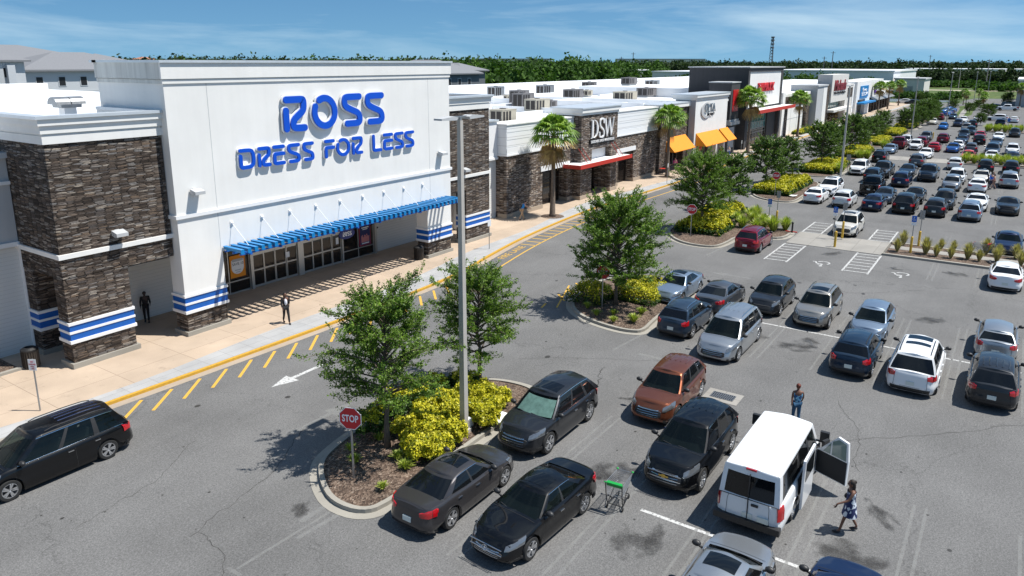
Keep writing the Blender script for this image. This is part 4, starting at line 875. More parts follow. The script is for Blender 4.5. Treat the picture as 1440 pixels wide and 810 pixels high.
for x, y, lb in ((71, 60, 'small white satellite dish on the white roof'), ):
    t = thing('satellite_dish', lb, 'satellite dish', (x, y, 7.9)); b = MB(); b.tube([(0, 0, 0), (0, 0, 1.3)], .05); b.tube([(-.8, 0, .05), (.8, 0, .05)], .06); b.obj('mast', M['unit_grey'], t)
    b = MB(); b.lathe([(0, 0), (.35, .08), (.6, .25)], (0, -.1, 1.3), 16, axis='y'); b.obj('dish', M['steel'], t)
def split_groups(o):
    me = o.data; bm = bmesh.new(); bm.from_mesh(me); seen = set(); comps = []
    for f in bm.faces:
        if f.index in seen: continue
        st = [f]; seen.add(f.index); g = []
        while st:
            a = st.pop(); g.append(a)
            for v in a.verts:
                for h in v.link_faces:
                    if h.index not in seen: seen.add(h.index); st.append(h)
        vs_ = [v.co for f_ in g for v in f_.verts]; comps.append([g, [min(c[i] for c in vs_) for i in range(3)], [max(c[i] for c in vs_) for i in range(3)]])
    grp = list(range(len(comps)))
    def find(i):
        while grp[i] != i: i = grp[i]
        return i
    for i in range(len(comps)):
        for j in range(i):
            if all(comps[i][1][k] <= comps[j][2][k]+.06 and comps[j][1][k] <= comps[i][2][k]+.06 for k in range(3)): grp[find(i)] = find(j)
    roots = {}
    for i in range(len(comps)): roots.setdefault(find(i), []).append(i)
    if len(roots) < 2: bm.free(); return
    for k, (r_, ids) in enumerate(roots.items()):
        q = MB(); 
        for ci in ids:
            mp = {}
            for f in comps[ci][0]:
                fi = []
                for v in f.verts:
                    if v.index not in mp: mp[v.index] = len(q.v); q.v.append(tuple(v.co))
                    fi.append(mp[v.index])
                q.f.append(tuple(fi)); q.m.append(f.material_index)
        nm_ = q.mesh(o.name.split('.')[0], list(me.materials))
        if k == 0: o.data = nm_
        else:
            c = link(o.name.split('.')[0], nm_, o.parent)
    bm.free()
for st_ in (S, A, D, U, T, G_, H_, V_, E_):
    for o in list(st_.children):
        if o.type == 'MESH' and not o.children and not o.name.startswith(('sign', 'poster')): split_groups(o)
# ------------------------------------------------------------------ vehicles
def lerp(a, b, t): return a+(b-a)*t
def interp(x, pts):
    if x <= pts[0][0]: return pts[0][1]
    for (a, va), (b, vb) in zip(pts, pts[1:]):
        if x <= b:
            t = (x-a)/(b-a); t = t*t*(3-2*t)*.5+t*.5; return va+(vb-va)*t
    return pts[-1][1]
def paint(name, c, metal=.0, rough=.3):
    m, nt, p = nm(name); p.inputs['Base Color'].default_value = (*c, 1); p.inputs['Metallic'].default_value = metal
    p.inputs['Roughness'].default_value = rough; p.inputs['Specular IOR Level'].default_value = .12; p.inputs['Coat Weight'].default_value = .85; p.inputs['Coat Roughness'].default_value = .02; p.inputs['Coat IOR'].default_value = 1.45
    if metal:
        f = noise(nt, objco(nt), 900, 1); nt.links.new(mulc(nt, c, ramp(nt, f, [(.3, .85), (.7, 1.12)])), p.inputs['Base Color'])
    return m
PAINT = dict(black=paint('black_car_paint', (.003, .0032, .004), 0, .4), navy=paint('navy_car_paint', (.008, .016, .05), .2), darkblue=paint('dark_blue_car_paint', (.015, .03, .055), .4),
    grey=paint('dark_grey_car_paint', (.028, .03, .034), .5, .35), gunmetal=paint('gunmetal_car_paint', (.055, .052, .054), .5, .35), midgrey=paint('mid_grey_car_paint', (.1, .107, .12), .6, .35), bluegrey=paint('blue_grey_car_paint', (.035, .055, .085), .5, .35),
    silver=paint('silver_car_paint', (.4, .42, .44), .75, .3), silverblue=paint('silver_blue_car_paint', (.26, .33, .42), .65, .3), white=paint('white_car_paint', (.76, .77, .78), 0, .3),
    pearl=paint('pearl_car_paint', (.6, .58, .53), .1, .3), copper=paint('copper_car_paint', (.18, .06, .03), .6, .32), red=paint('red_car_paint', (.42, .012, .02), .1), maroon=paint('maroon_car_paint', (.16, .006, .018), .3),
    coral=paint('coral_car_paint', (.62, .07, .05), .1), blue=paint('blue_car_paint', (.015, .07, .25), .3), tan=paint('tan_silver_car_paint', (.3, .29, .27), .6), bright=paint('bright_blue_car_paint', (.02, .13, .42), .2), offwhite=paint('off_white_car_paint', (.6, .62, .63), 0, .35))
CG = glassmat('car_glass', (.006, .009, .009), .45, .03); CGC = glassmat('clear_car_glass', (.006, .009, .009), .8, .03); CGD = glassmat('tinted_car_glass', (.006, .007, .008), .08, .03)
TRIM = plain('car_trim', (.02, .02, .021), .5); CHROME = plain('chrome', (.62, .63, .65), .15, 1); TYRE = plain('tyre_rubber', (.018, .018, .018), .85)
RIM = plain('alloy_rim', (.6, .61, .63), .25, .85); RIMD = plain('rim_shadow', (.02, .02, .022), .6); SEAT = plain('seat_fabric', (.1, .095, .09), .9); INT = plain('car_interior', (.022, .022, .023), .9)
TAIL = plain('tail_lamp', (.42, .006, .01), .12, coat=1); HEAD = plain('head_lamp', (.22, .235, .25), .06, .6, coat=1); PLATE = plain('number_plate', (.62, .66, .62), .5); AMBER = plain('amber_lamp', (.8, .25, .02), .2)
SHADE = plain('sunshade', (.8, .92, .86), .4, 0, var=.4, vs=5); GOLD = plain('gold_badge', (.6, .42, .1), .3, .8); BROWNI = plain('beige_interior', (.22, .2, .16), .9)
TYPES = dict(
 sedan=dict(L=4.75, W=1.83, H=1.45, wb=2.75, r=.345, gc=.19, z=[(-2.4, .93), (-2.2, 1.0), (-1.45, 1.03), (-.3, .97), (.95, .94), (1.9, .8), (2.4, .64)], cab=(1.08, .3, -.95, -1.78), hwr=.56, tail='sedan'),
 coupe=dict(L=5.0, W=1.92, H=1.42, wb=2.95, r=.36, gc=.18, z=[(-2.5, .95), (-2.2, 1.04), (-1.4, 1.03), (-.3, .97), (.8, .98), (2.0, .9), (2.5, .72)], cab=(.8, .05, -.95, -1.85), hwr=.57, tail='sedan'),
 hatch=dict(L=4.35, W=1.76, H=1.5, wb=2.62, r=.31, gc=.19, z=[(-2.2, .98), (-1.9, 1.02), (-.9, 1.0), (.2, .96), (1.15, .93), (1.85, .8), (2.2, .62)], cab=(1.25, .3, -1.5, -2.02), hwr=.56, tail='suv'),
 crossover=dict(L=4.42, W=1.82, H=1.62, wb=2.62, r=.36, gc=.23, z=[(-2.2, 1.02), (-1.9, 1.08), (-.9, 1.06), (.2, 1.02), (1.0, 1.0), (1.8, .92), (2.2, .74)], cab=(1.08, .38, -1.55, -2.02), hwr=.59, tail='suv'),
 suv=dict(L=4.72, W=1.87, H=1.7, wb=2.74, r=.375, gc=.24, z=[(-2.4, 1.04), (-2.1, 1.1), (-1.2, 1.08), (0, 1.04), (1.1, 1.03), (1.95, .96), (2.36, .8)], cab=(1.22, .42, -1.66, -2.22), hwr=.6, tail='suv'),
 bigsuv=dict(L=5.05, W=1.97, H=1.8, wb=2.95, r=.405, gc=.25, z=[(-2.5, 1.08), (-2.25, 1.14), (-1.2, 1.12), (0, 1.09), (1.15, 1.1), (2.1, 1.02), (2.52, .85)], cab=(1.32, .45, -1.75, -2.38), hwr=.64, tail='suv'),
 minivan=dict(L=5.15, W=2.0, H=1.76, wb=3.08, r=.35, gc=.18, z=[(-2.57, 1.02), (-2.3, 1.06), (-1.2, 1.05), (0, 1.02), (1.45, 1.0), (2.15, .88), (2.57, .66)], cab=(1.58, .62, -2.0, -2.42), hwr=.66, tail='suv'),
 pickup=dict(L=5.8, W=2.03, H=1.95, wb=3.65, r=.41, gc=.34, z=[(-2.9, 1.28), (-2.7, 1.3), (-1.0, 1.28), (0, 1.2), (1.5, 1.22), (2.5, 1.16), (2.9, 1.0)], cab=(1.62, 1.0, -.75, -.92), hwr=.68, tail='truck'),
 van=dict(L=5.75, W=2.0, H=2.12, wb=3.3, r=.36, gc=.22, z=[(-2.87, 1.16), (-2.7, 1.18), (-1, 1.18), (1, 1.18), (1.95, 1.15), (2.5, 1.0), (2.87, .78)], cab=(2.08, 1.35, -2.72, -2.85), hwr=.8, tail='van'))
def car_meshes(typ):
    T_ = TYPES[typ]; L, Wd, H, wb, r, gc = (T_[k] for k in ('L', 'W', 'H', 'wb', 'r', 'gc'))
    big = typ in ('suv', 'bigsuv', 'minivan', 'pickup', 'van', 'crossover'); nf, nr = (4.2, 6.0) if typ != 'van' else (5, 11)
    xw = (wb/2+.03, -wb/2+.03) if typ not in ('pickup', 'van') else ((wb/2+.1, -wb/2+.1) if typ == 'pickup' else (wb/2+.35, -wb/2+.35))
    ra = r+.055
    def fins(v): return interp(v, [(0, .16), (.12, .05), (.3, 0), (.55, .03), (.8, .1), (1, .26)])
    def rins(v):
        if T_['tail'] in ('truck', 'van'): return interp(v, [(0, .1), (.15, .03), (.4, .02), (1, .03)])
        return interp(v, [(0, .14), (.15, .03), (.35, 0), (.6, .04), (.85, .06), (1, .12 if T_['tail'] == 'suv' else .1)])
    def sins(v): return interp(v, [(0, .05), (.1, .015), (.3, .0), (.55, .025), (.8, .03), (.93, .05), (1, .1)])
    zsf = lambda x: interp(x, T_['z'])
    def pt(th, v, off=0):
        """th: 0 front centre .. pi rear centre (right side, y<0); v 0..1 up the side"""
        hw = Wd/2-sins(v)+off
        c, s_ = math.cos(th), math.sin(th)
        if c >= 0: x = (L/2-fins(v)+off)*abs(c)**(2/nf); y = hw*abs(s_)**(2/nf)
        else: x = -(L/2-rins(v)+off)*abs(c)**(2/nr); y = hw*abs(s_)**(2/nr)
        z = gc+(zsf(x)-gc)*v
        return x, y, z
    def th_x(x): a = min(1, abs(x)/(L/2)); n_ = nf if x > 0 else nr; t = math.acos(a**(n_/2)); return t if x > 0 else PI-t
    def th_y(f, front=True): n_ = nf if front else nr; t = math.asin(min(1, f**(n_/2))); return t if front else PI-t
    ths = [0, th_y(.2), th_y(.42), th_y(.6), th_y(.74), th_y(.84), th_y(.9)]
    xs = [L/2*.9]
    for xc in xw:
        for k in range(13): xs.append(xc+ra*math.cos(PI*k/12)*1.0)
    xs += list(np.linspace(xw[0]-ra-.12, xw[1]+ra+.12, 12)) + [-L/2*.93]
    xs = sorted(set(round(x, 3) for x in xs if abs(x) < L/2*.955), reverse=True)
    ths += [th_x(x) for x in xs]; ths = [t for t in ths]; ths += [th_y(.88, False), th_y(.7, False), th_y(.5, False), th_y(.25, False), PI]
    ths = sorted(set(ths))
    vs = [0, .05, .12, .22, .34, .46, .58, .7, .8, .88, .94, .98, 1.0]
    xc0, xt0, xt1, xc1 = T_['cab']
    body, inte = MB(), MB()
    def arch(x, z):
        for xc in xw:
            d = abs(x-xc)
            if d < ra:
                za = r+math.sqrt(max(0, ra*ra-d*d))-.0
                if z < za: return za, True
        return z, False
    for sgn in (-1, 1):
        rows = []
        for v in vs:
            row = []
            for th in ths:
                x, y, z = pt(th, v)
                z2, cl = arch(x, z) if y > Wd*.3 else (z, False)
                if not cl and v > .05 and y > Wd*.3:
                    for xc in xw:
                        d = math.hypot(x-xc, z-r)
                        if d < ra+.09: y += .014*(1-(d-ra)/.09)
                row.append((x, sgn*y, z2))
            rows.append(row)
        i0 = len(body.v); nc = len(ths)
        for row in rows: body.v += row
        for a in range(len(rows)-1):
            for b in range(nc-1):
                q = (i0+a*nc+b, i0+a*nc+b+1, i0+(a+1)*nc+b+1, i0+(a+1)*nc+b)
                A3 = [Vector(body.v[k]) for k in q]
                if ((A3[2]-A3[0]).cross(A3[3]-A3[1])).length < 1e-5: continue
                body.f.append(q); body.m.append(0)
    # lid (bonnet, cowl, boot), strips across
    nt_ = 13; ys = [math.sin(t) for t in np.linspace(-PI/2, PI/2, nt_)]
    rows = []
    for th in ths:
        x, y, z = pt(th, 1.0); cr = .055*(1 if x > 0 else .7); rows.append((x, [(x+ (0), yy*y, z+cr*(1-yy*yy)*min(1, y/(Wd*.3))) for yy in ys]))
    bed = typ == 'pickup'
    i0 = len(body.v)
    for _, rw in rows: body.v += rw
    for a in range(len(rows)-1):
        xm = (rows[a][0]+rows[a+1][0])/2
        for b in range(nt_-1):
            q = (i0+a*nt_+b, i0+(a+1)*nt_+b, i0+(a+1)*nt_+b+1, i0+a*nt_+b+1)
            ym = abs(ys[b]+ys[b+1])/2
            if xc1+.12 < xm < xc0-.05 and ym < .86: continue
            if bed and xm < -1.0 and xm > -2.78 and ym < .86: continue
            body.f.append(q); body.m.append(0)
    if bed:
        body.box(-2.78, -1.0, -.83, .83, .75, .8, 1); body.box(-2.8, -2.76, -.83, .83, .78, 1.27, 1); body.box(-1.0, -.96, -.83, .83, .78, 1.27, 1)
        body.box(-2.78, -1.0, -.88, -.82, .78, 1.27, 1); body.box(-2.78, -1.0, .82, .88, .78, 1.27, 1)
    # cabin
    hwb = Wd/2-.115; hwr = T_['hwr']*1.0; hwr = hwr if hwr > .5 else .55
    bow = .16 if typ != 'van' else .1; rbow = .12 if T_['tail'] == 'sedan' else .06
    ts = [0, .07, .25, .45, .65, .8, .9, .97, 1.0]
    S_ = {'sedan': [.0, .07, .3, .43, .47, .6, .78, .86, 1.0], 'coupe': [0, .08, .3, .5, .66, .7, .8, .9, 1.0], 'pickup': [0, .08, .3, .44, .48, .7, .9, .95, 1.0],
          'van': [0, .05, .12, .24, .27, .5, .53, .93, 1.0]}.get(typ, [0, .06, .22, .36, .4, .55, .68, .73, .92, 1.0])
    fy = [0, .3, .6, .82, .93]
    def cab(kind, u, t):
        """kind f/s/r, u: fraction"""
        tt = 1-(1-t)**1.12
        xf_ = lerp(xc0, xt0, t); xr_ = lerp(xc1, xt1, t)
        hw = lerp(hwb, hwr, t*t*.35+t*.65); z0 = zsf(xc0)-.02; 
        zt = H-.075
        if kind == 'f': y = hw*u; x = xf_-bow*u**2.6*.8; zb = zsf(xc0)-.03
        elif kind == 'r': y = hw*u; x = xr_+rbow*u**2.6; zb = zsf(xc1)-.03
        else:
            x = lerp(xf_-bow, xr_+rbow, u); y = hw*(1-.015*(2*u-1)**2)
            zb = lerp(zsf(xc0), zsf(xc1), u)-.03; zt = H-.075
            if u in (0, 1): pass
        # roof line falls a little to both ends
        uu = 0 if kind == 'f' else (1 if kind == 'r' else u)
        fall = {'sedan': .05, 'coupe': .05, 'van': .0, 'minivan': .05}.get(typ, .09)
        zt -= fall*(2*uu-1)**2*(1.0 if uu > .5 else .5)
        if t > .965: y -= .03*(t-.965)/.035; 
        return (x, y, lerp(zb, zt, t))
    U = [('f', f) for f in fy] + [('s', s) for s in S_] + [('r', f) for f in fy[::-1]]
    glassf, glassr, glasss, pil = MB(), MB(), MB(), MB()
    cabm = MB()
    grid_ = {}
    for sg in (-1, 1):
        for a in range(len(ts)-1):
            for b in range(len(U)-1):
                k0, u0 = U[b]; k1, u1 = U[b+1]
                P = [cab(k0, u0, ts[a]), cab(k1, u1, ts[a]), cab(k1, u1, ts[a+1]), cab(k0, u0, ts[a+1])]
                P = [(x, sg*y, z) for x, y, z in P]
                tgt = cabm; mid = (ts[a]+ts[a+1])/2; um = (u0+u1)/2
                if .07 < mid < .9 or (k0 == k1 == 'r' and mid < .9 and mid > .07):
                    if k0 == k1 == 'f': tgt = glassf
                    elif k0 == k1 == 'r': tgt = (glassr if (typ != 'pickup' or mid > .2) else cabm) if typ != 'van' or (um < .83 and mid > .1 and mid < .8) else cabm
                    elif k0 == k1 == 's' and mid < .9:
                        pill = {'sedan': [(0, .07), (.43, .47), (.86, 1)], 'coupe': [(0, .08), (.66, 1)], 'pickup': [(0, .08), (.44, .48), (.9, 1)], 'van': [(0, .05), (.24, .27), (.5, .53), (.93, 1)]}.get(typ, [(0, .06), (.36, .4), (.68, .73), (.92, 1)])
                        if any(a0 <= um <= a1 for a0, a1 in pill):
                            tgt = pil if (0.2 < um < .8) else cabm
                        else: tgt = glasss
                if mid < .07 and k0 == k1 == 's' and .02 < um < .97: tgt = cabm
                tgt.quad(*(P if sg > 0 else P[::-1]))
    rows = []
    for k0, u0 in U:
        x, y, z = cab(k0, u0, 1.0); cr = (.075 if typ != 'van' else .05)
        rows.append([(x, yy*y, z+cr*(1-yy*yy)*min(1, y/.35)*(1 if True else 0)) for yy in ys])
    cabm.grid(rows)
    for mb_ in (cabm,):
        body.m += [0]*len(mb_.f); off = len(body.v); body.v += mb_.v; body.f += [tuple(off+k for k in f_) for f_ in mb_.f]
    out = {}
    out['body'] = (body.mesh(typ+'_body', [PAINT['white'], TRIM], angle=32, merge=True), 'paint')
    out['windscreen'] = (glassf.mesh(typ+'_windscreen', CG, smooth=True, merge=True), 'glass')
    out['rear_window'] = (glassr.mesh(typ+'_rear_window', CGD, smooth=True, merge=True), 'glassd')
    out['side_windows'] = (glasss.mesh(typ+'_side_windows', CGD, smooth=True, merge=True), 'glassd')
    out['pillars'] = (pil.mesh(typ+'_pillars', TRIM, merge=True), 'trim')
    # underbody, wells, interior
    ub = MB(); ub.box(-L/2+.22, L/2-.28, -Wd/2+.27, Wd/2-.27, gc-.04, .7 if not bed else .74); ub.box(-wb/2+r*1.3, wb/2-r*1.1, -Wd/2+.09, Wd/2-.09, gc-.03, gc+.15)
    out['underbody'] = (ub.mesh(typ+'_underbody', TRIM), 'trim')
    it = MB(); it.box(xc1+.15, xc0-.1, -hwb+.02, hwb-.02, .66, .72)
    it.prism([(xc0-.06, zsf(xc0)-.06), (xc0-.75, zsf(xc0)-.02), (xc0-.8, .75), (xc0-.1, .75)], -hwb+.05, hwb-.05, axis='y')
    out['interior'] = (it.mesh(typ+'_interior', INT), 'int')
    se = MB()
    base = zsf(0)
    for x in {'pickup': [xt0-.3, xt0-1.15], 'coupe': [xt0-.3], 'sedan': [xt0-.25, xt1+.42]}.get(typ, [xt0-.35, xt0-1.25]):
        for y in (-.4, .4):
            se.prism([(x+.25, .62), (x+.27, .78), (x-.22, .76), (x-.42, min(base+.28, H-.38)), (x-.5, min(base+.26, H-.4)), (x-.34, .62)], y-.25, y+.25, axis='y'); hs_ = min(base+.44, H-.24); se.prism([(x-.4, hs_-.14), (x-.34, hs_), (x-.45, hs_), (x-.5, hs_-.14)], y-.13, y+.13, axis='y')
    se.lathe([(.16, 0), (.185, .0), (.185, .025), (.16, .025), (.16, 0)], (0, 0, 0), 16, axis='x'); k = len(se.v)-80
    se.xf(Matrix.Translation((xc0-.85, .38, base+.06)) @ Matrix.Rotation(R(25), 4, 'Y'), k)
    out['seats'] = (se.mesh(typ+'_seats', SEAT), 'seat')
    # wheels
    ty = MB(); wt = .11 if not big else .125
    ty.lathe([(r*.68, -wt), (r*.92, -wt), (r*.98, -wt*.8), (r, -wt*.4), (r, wt*.4), (r*.98, wt*.8), (r*.92, wt), (r*.68, wt), (r*.68, -wt)], (0, 0, 0), 24, axis='y')
    out['wheel'] = (ty.mesh(typ+'_tyre', TYRE, angle=40, recalc=True), 'tyre')
    rm = MB(); ro = r*.7
    rm.lathe([(ro, -wt*.98), (ro*.9, -wt*.98), (ro*.86, -wt*.4), (ro*.86, wt*.5)], (0, 0, 0), 24, axis='y', m=0)
    rm.lathe([(0, -wt*.35), (ro*.88, -wt*.35)], (0, 0, 0), 24, axis='y', m=1)
    rm.lathe([(0, -wt*.9), (ro*.16, -wt*.88), (ro*.2, -wt*.6)], (0, 0, 0), 12, axis='y', m=0)
    for k in range(5):
        for dd in (-.16, .16):
            a = 2*PI*k/5; c_, s_ = math.cos(a+dd*.5), math.sin(a+dd*.5); c2, s2 = math.cos(a+dd), math.sin(a+dd)
            rm.bar((c_*ro*.12, -wt*.78, s_*ro*.12), (c2*ro*.93, -wt*.9, s2*ro*.93), .035, .05, 0)
    out['rim'] = (rm.mesh(typ+'_rim', [RIM, RIMD], recalc=True), 'rim')
    # patches on the skin: th range, v range (as lists)
    def patch(segs, off=.018, n=6, mat=None, nme='patch', both=True, back=.02):
        """segs: list of (theta, v_low, v_high)"""
        q = MB()
        for sg in ((-1, 1) if both else (1,)):
            rows_ = []
            for k in range(7):
                t = k/6; rows_.append([(lambda P: (P[0], sg*P[1], P[2]))(pt(th, lerp(v0, v1, t), off)) for th, v0, v1 in segs])
            q.grid(rows_, flip=sg < 0)
            # rim back into the body
            edge = [(s3[0], s3[1]) for s3 in segs]+[(s3[0], s3[2]) for s3 in segs[::-1]]
            for i in range(len(edge)):
                a, b = edge[i], edge[(i+1) % len(edge)]
                pa, pb, qa, qb = pt(*a, off), pt(*b, off), pt(*a, -back), pt(*b, -back)
                f4 = [(p_[0], sg*p_[1], p_[2]) for p_ in (pa, qa, qb, pb)]
                q.quad(*(f4 if sg < 0 else f4[::-1]))
        return q
    F_, B_ = (lambda y: th_y(y)), (lambda y: th_y(y, False))
    v0h = .72 if not big else .72
    hl = patch([(F_(.6), v0h+.04, .9), (F_(.72), v0h+.01, .93), (F_(.85), v0h, .95), (F_(.93), v0h, .97), (th_x(L/2*.85), v0h+.07, .965), (th_x(L/2*.79), .85, .95)] if typ not in ('van', 'pickup') else [(F_(.62), .6, .92), (F_(.75), .58, .95), (F_(.88), .58, .96), (F_(.95), .62, .97)])
    out['headlight'] = (None, 'head'); 
    def split(q, nme, mat):
        # q holds both sides; build one mesh for each side (a part each)
        n2 = len(q.f)//2; nv = len(q.v)//2
        a = MB(); a.v = q.v[:nv]; a.f = q.f[:n2]; a.m = q.m[:n2]; b = MB(); b.v = q.v[nv:]; b.f = [tuple(k-nv for k in f_) for f_ in q.f[n2:]]; b.m = q.m[n2:]
        return a.mesh(nme, mat, angle=40), b.mesh(nme, mat, angle=40)
    out['headlight'] = (split(hl, typ+'_headlight', HEAD), 'head')
    g0, g1 = (.38, .84) if big else (.36, .72)
    gr_ = patch([(0, g0, g1), (F_(.25), g0, g1), (F_(.42), g0+.02, g1-.02), (F_(.56), g0+.1, g1-.1)], .014)
    out['grille'] = (gr_.mesh(typ+'_grille', TRIM, angle=40), 'grille')
    ch = MB()
    if typ != 'van':
        for v in np.linspace(g0+.06, g1-.04, 4):
            e = patch([(0, v, v+.022), (F_(.25), v, v+.022), (F_(.45), v+.01, v+.03)], .022); off = len(ch.v); ch.v += e.v; ch.f += [tuple(off+k for k in f_) for f_ in e.f]; ch.m += e.m
        out['grille_bars'] = (ch.mesh(typ+'_grille_bars', CHROME), 'chrome')
    lo = patch([(0, .03, .2), (F_(.4), .03, .2), (F_(.7), .03, .22), (F_(.85), .05, .26), (F_(.92), .08, .22)], .01)
    out['front_bumper_trim'] = (lo.mesh(typ+'_lower_intake', TRIM, angle=40), 'trim')
    rb = patch([(B_(.92), .02, .2 if not big else .26), (B_(.7), .02, .2 if not big else .26), (B_(.4), .02, .2 if not big else .26), (PI, .02, .2 if not big else .26)], .012)
    out['rear_bumper_trim'] = (rb.mesh(typ+'_rear_valance', TRIM, angle=40), 'trim')
    if typ in ('van', 'pickup'): tl = patch([(B_(.975), .5, .95), (B_(.93), .5, .95), (B_(.86), .5, .95)])
    elif T_['tail'] == 'sedan': tl = patch([(th_x(-L/2*.82), .82, .9), (th_x(-L/2*.9), .7, .93), (B_(.93), .68, .94), (B_(.8), .68, .93), (B_(.6), .72, .9), (B_(.5), .77, .87)])
    else: tl = patch([(th_x(-L/2*.86), .82, .92), (th_x(-L/2*.93), .7, .96), (B_(.93), .67, .97), (B_(.8), .68, .95), (B_(.62), .74, .9)])
    out['taillight'] = (split(tl, typ+'_taillight', TAIL), 'tail')
    # rear plate, badge plinth
    xr = pt(PI, .5 if T_['tail'] != 'van' else .25)[0]; zr = gc+(zsf(-L/2)-gc)*(.48 if T_['tail'] == 'sedan' else .46)
    if typ == 'van': zr = .62
    q = MB(); q.box(xr-.025, xr+.03, -.155, .155, zr-.06, zr+.1); out['licence_plate'] = (q.mesh(typ+'_plate', PLATE), 'plate')
    # door seams and sills
    sm_ = MB()
    def seam(x, v0=.1, v1=.985, w=.011):
        for sg in (-1, 1):
            rr = []
            for v in np.linspace(v0, v1, 7):
                a = pt(th_x(x-w/2), v, .002); b = pt(th_x(x+w/2), v, .002); rr.append([(a[0], sg*a[1], a[2]), (b[0], sg*b[1], b[2])])
            sm_.grid(rr)
    dx = lerp(xt0, xt1, .42) if typ not in ('pickup', 'van') else (xt0-1.0 if typ == 'pickup' else .45)
    seam(xc0-.22, .08, .97); seam(dx); 
    if typ not in ('coupe',): seam(max(dx-1.0, xw[1]+ra*.55) if typ != 'van' else -.75, .3 if typ != 'van' else .1)
    # boot / hood seams
    for x, f_ in ((xc0+.02, .85),):
        rr = [[(x-.006+.0, yy, zsf(x)+.058*(1-(yy/(Wd/2))**2)+.002), (x+.008, yy, zsf(x)+.058*(1-(yy/(Wd/2))**2)+.002)] for yy in np.linspace(-Wd/2*.8, Wd/2*.8, 9)]; sm_.grid(rr)
    if T_['tail'] == 'sedan':
        x = -L/2+.16; rr = [[(x, yy, zsf(x)+.04*(1-(yy/(Wd/2))**2)+.003), (x+.01, yy, zsf(x)+.04*(1-(yy/(Wd/2))**2)+.003)] for yy in np.linspace(-Wd/2*.7, Wd/2*.7, 9)]; sm_.grid(rr)
    else:
        for y in (-.62, .62):
            rr = [[(lambda P: (P[0]-.0, P[1]*(1 if y > 0 else -1), P[2]))(pt(B_(abs(y)/(Wd/2)), v, .003)), (lambda P: (P[0]-.0, (P[1]+.012)*(1 if y > 0 else -1), P[2]))(pt(B_(abs(y)/(Wd/2)), v, .003))] for v in np.linspace(.3, .98, 6)]; sm_.grid(rr)
        rr = [[(lambda P: (P[0], P[1]*s5, P[2]))(pt(B_(abs(y5)), .3, .004)), (lambda P: (P[0], P[1]*s5, P[2]+.012))(pt(B_(abs(y5)), .3, .004))] for y5, s5 in [(.65, -1), (.3, -1), (.001, 1), (.3, 1), (.65, 1)]]; sm_.grid(rr)
    out['panel_gaps'] = (sm_.mesh(typ+'_panel_gaps', TRIM), 'trim')
    dh = MB()
    for x in (dx+.16, dx-.72 if typ not in ('coupe', 'van', 'pickup') else dx-.6):
        for sg in (-1, 1):
            P = pt(th_x(x), .8, 0); dh.box(x-.09, x+.09, sg*(P[1]-.01), sg*(P[1]+.03), P[2]-.015, P[2]+.015)
    out['door_handles'] = (dh.mesh(typ+'_door_handles', PAINT['white']), 'handle')
    mi = []
    for sg in (-1, 1):
        q = MB(); x = xc0-.42 if typ != 'van' else xc0-.35; y = hwb+.09; z = zsf(x)+.1; q.ell((0, 0, 0), (.09, .13, .085), 10, 6); q.xf(Matrix.Translation((x, sg*(y+.07), z+.03))); q.bar((x+.02, sg*(y-.1), z-.07), (x, sg*(y+.03), z-.01), .05, .04)
        if typ == 'van': q = MB(); q.box(x-.05, x+.08, sg*(y-.0), sg*(y+.28), z-.02, z+.36); q.bar((x, sg*(y-.15), z), (x, sg*(y+.05), z), .06, .05)
        mi.append(q.mesh(typ+'_mirror', TRIM, smooth=typ != 'van'))
    out['mirror'] = (tuple(mi), 'mirror')
    tr_ = MB()
    for sg in (-1, 1):
        rr = []
        for u in np.linspace(.03, .95, 14):
            a = cab('s', u, .055); b = cab('s', u, .085); rr.append([(a[0], sg*(a[1]+.008), a[2]), (b[0], sg*(b[1]+.006), b[2])])
        tr_.grid(rr, flip=sg > 0)
    for sg in (-1, 1):
        rr = []
        for u in np.linspace(.0, .97, 14):
            a = cab('s', u, .9); b = cab('s', u, .925); rr.append([(a[0], sg*(a[1]+.006), a[2]), (b[0], sg*(b[1]+.006), b[2])])
        tr_.grid(rr, flip=sg > 0)
    out['window_trim'] = (tr_.mesh(typ+'_window_trim', CHROME), 'wtrim')
    rr_ = []
    for sg in (-1, 1):
        q = MB(); P = []
        for u in np.linspace(.1, .93, 10):
            a = cab('s', u, 1.0); P.append((a[0], sg*(a[1]-.045), a[2]+.075-(.04 if u in (.1, .93) else 0)))
        q.tube(P, .017, 6)
        rr_.append(q.mesh(typ+'_roof_rail', CHROME))
    out['roof_rail'] = (tuple(rr_), 'rail')
    q = MB(); xa, xb_ = xt0-.18, xt0-.78; ww = hwr*.72
    rows_ = []
    for x in np.linspace(xa, xb_, 5):
        u = (x-xt0+bow)/((xt1+rbow)-(xt0-bow)); zz = cab('s', min(max(u, 0), 1), 1.0)
        rows_.append([(x, yy*ww, zz[2]+.075*(1-(yy*ww/zz[1])**2)+.006) for yy in np.linspace(-1, 1, 7)])
    q.grid(rows_); out['sunroof'] = (q.mesh(typ+'_sunroof', CGD, smooth=True), 'sunroof')
    # inner sunshade and wipers
    q = MB(); rows_ = []
    for t in np.linspace(.12, .8, 4): rows_.append([(lambda P: (P[0]-.05, (1 if f > 0 else -1)*P[1]*.97, P[2]-.03))(cab('f', abs(f), t)) for f in np.linspace(-.88, .88, 15)])
    q.grid(rows_); out['sunshade'] = (q.mesh(typ+'_sunshade', SHADE), 'shade')
    q = MB()
    for y0, y1 in ((.5, -.05), (-.05, -.6)):
        a = cab('f', abs(y0)/hwb, .05); b = cab('f', abs(y1)/hwb, .12); q.bar((a[0]+.02, y0, a[2]+.03), (b[0]+.0, y1, b[2]+.02), .02, .015)
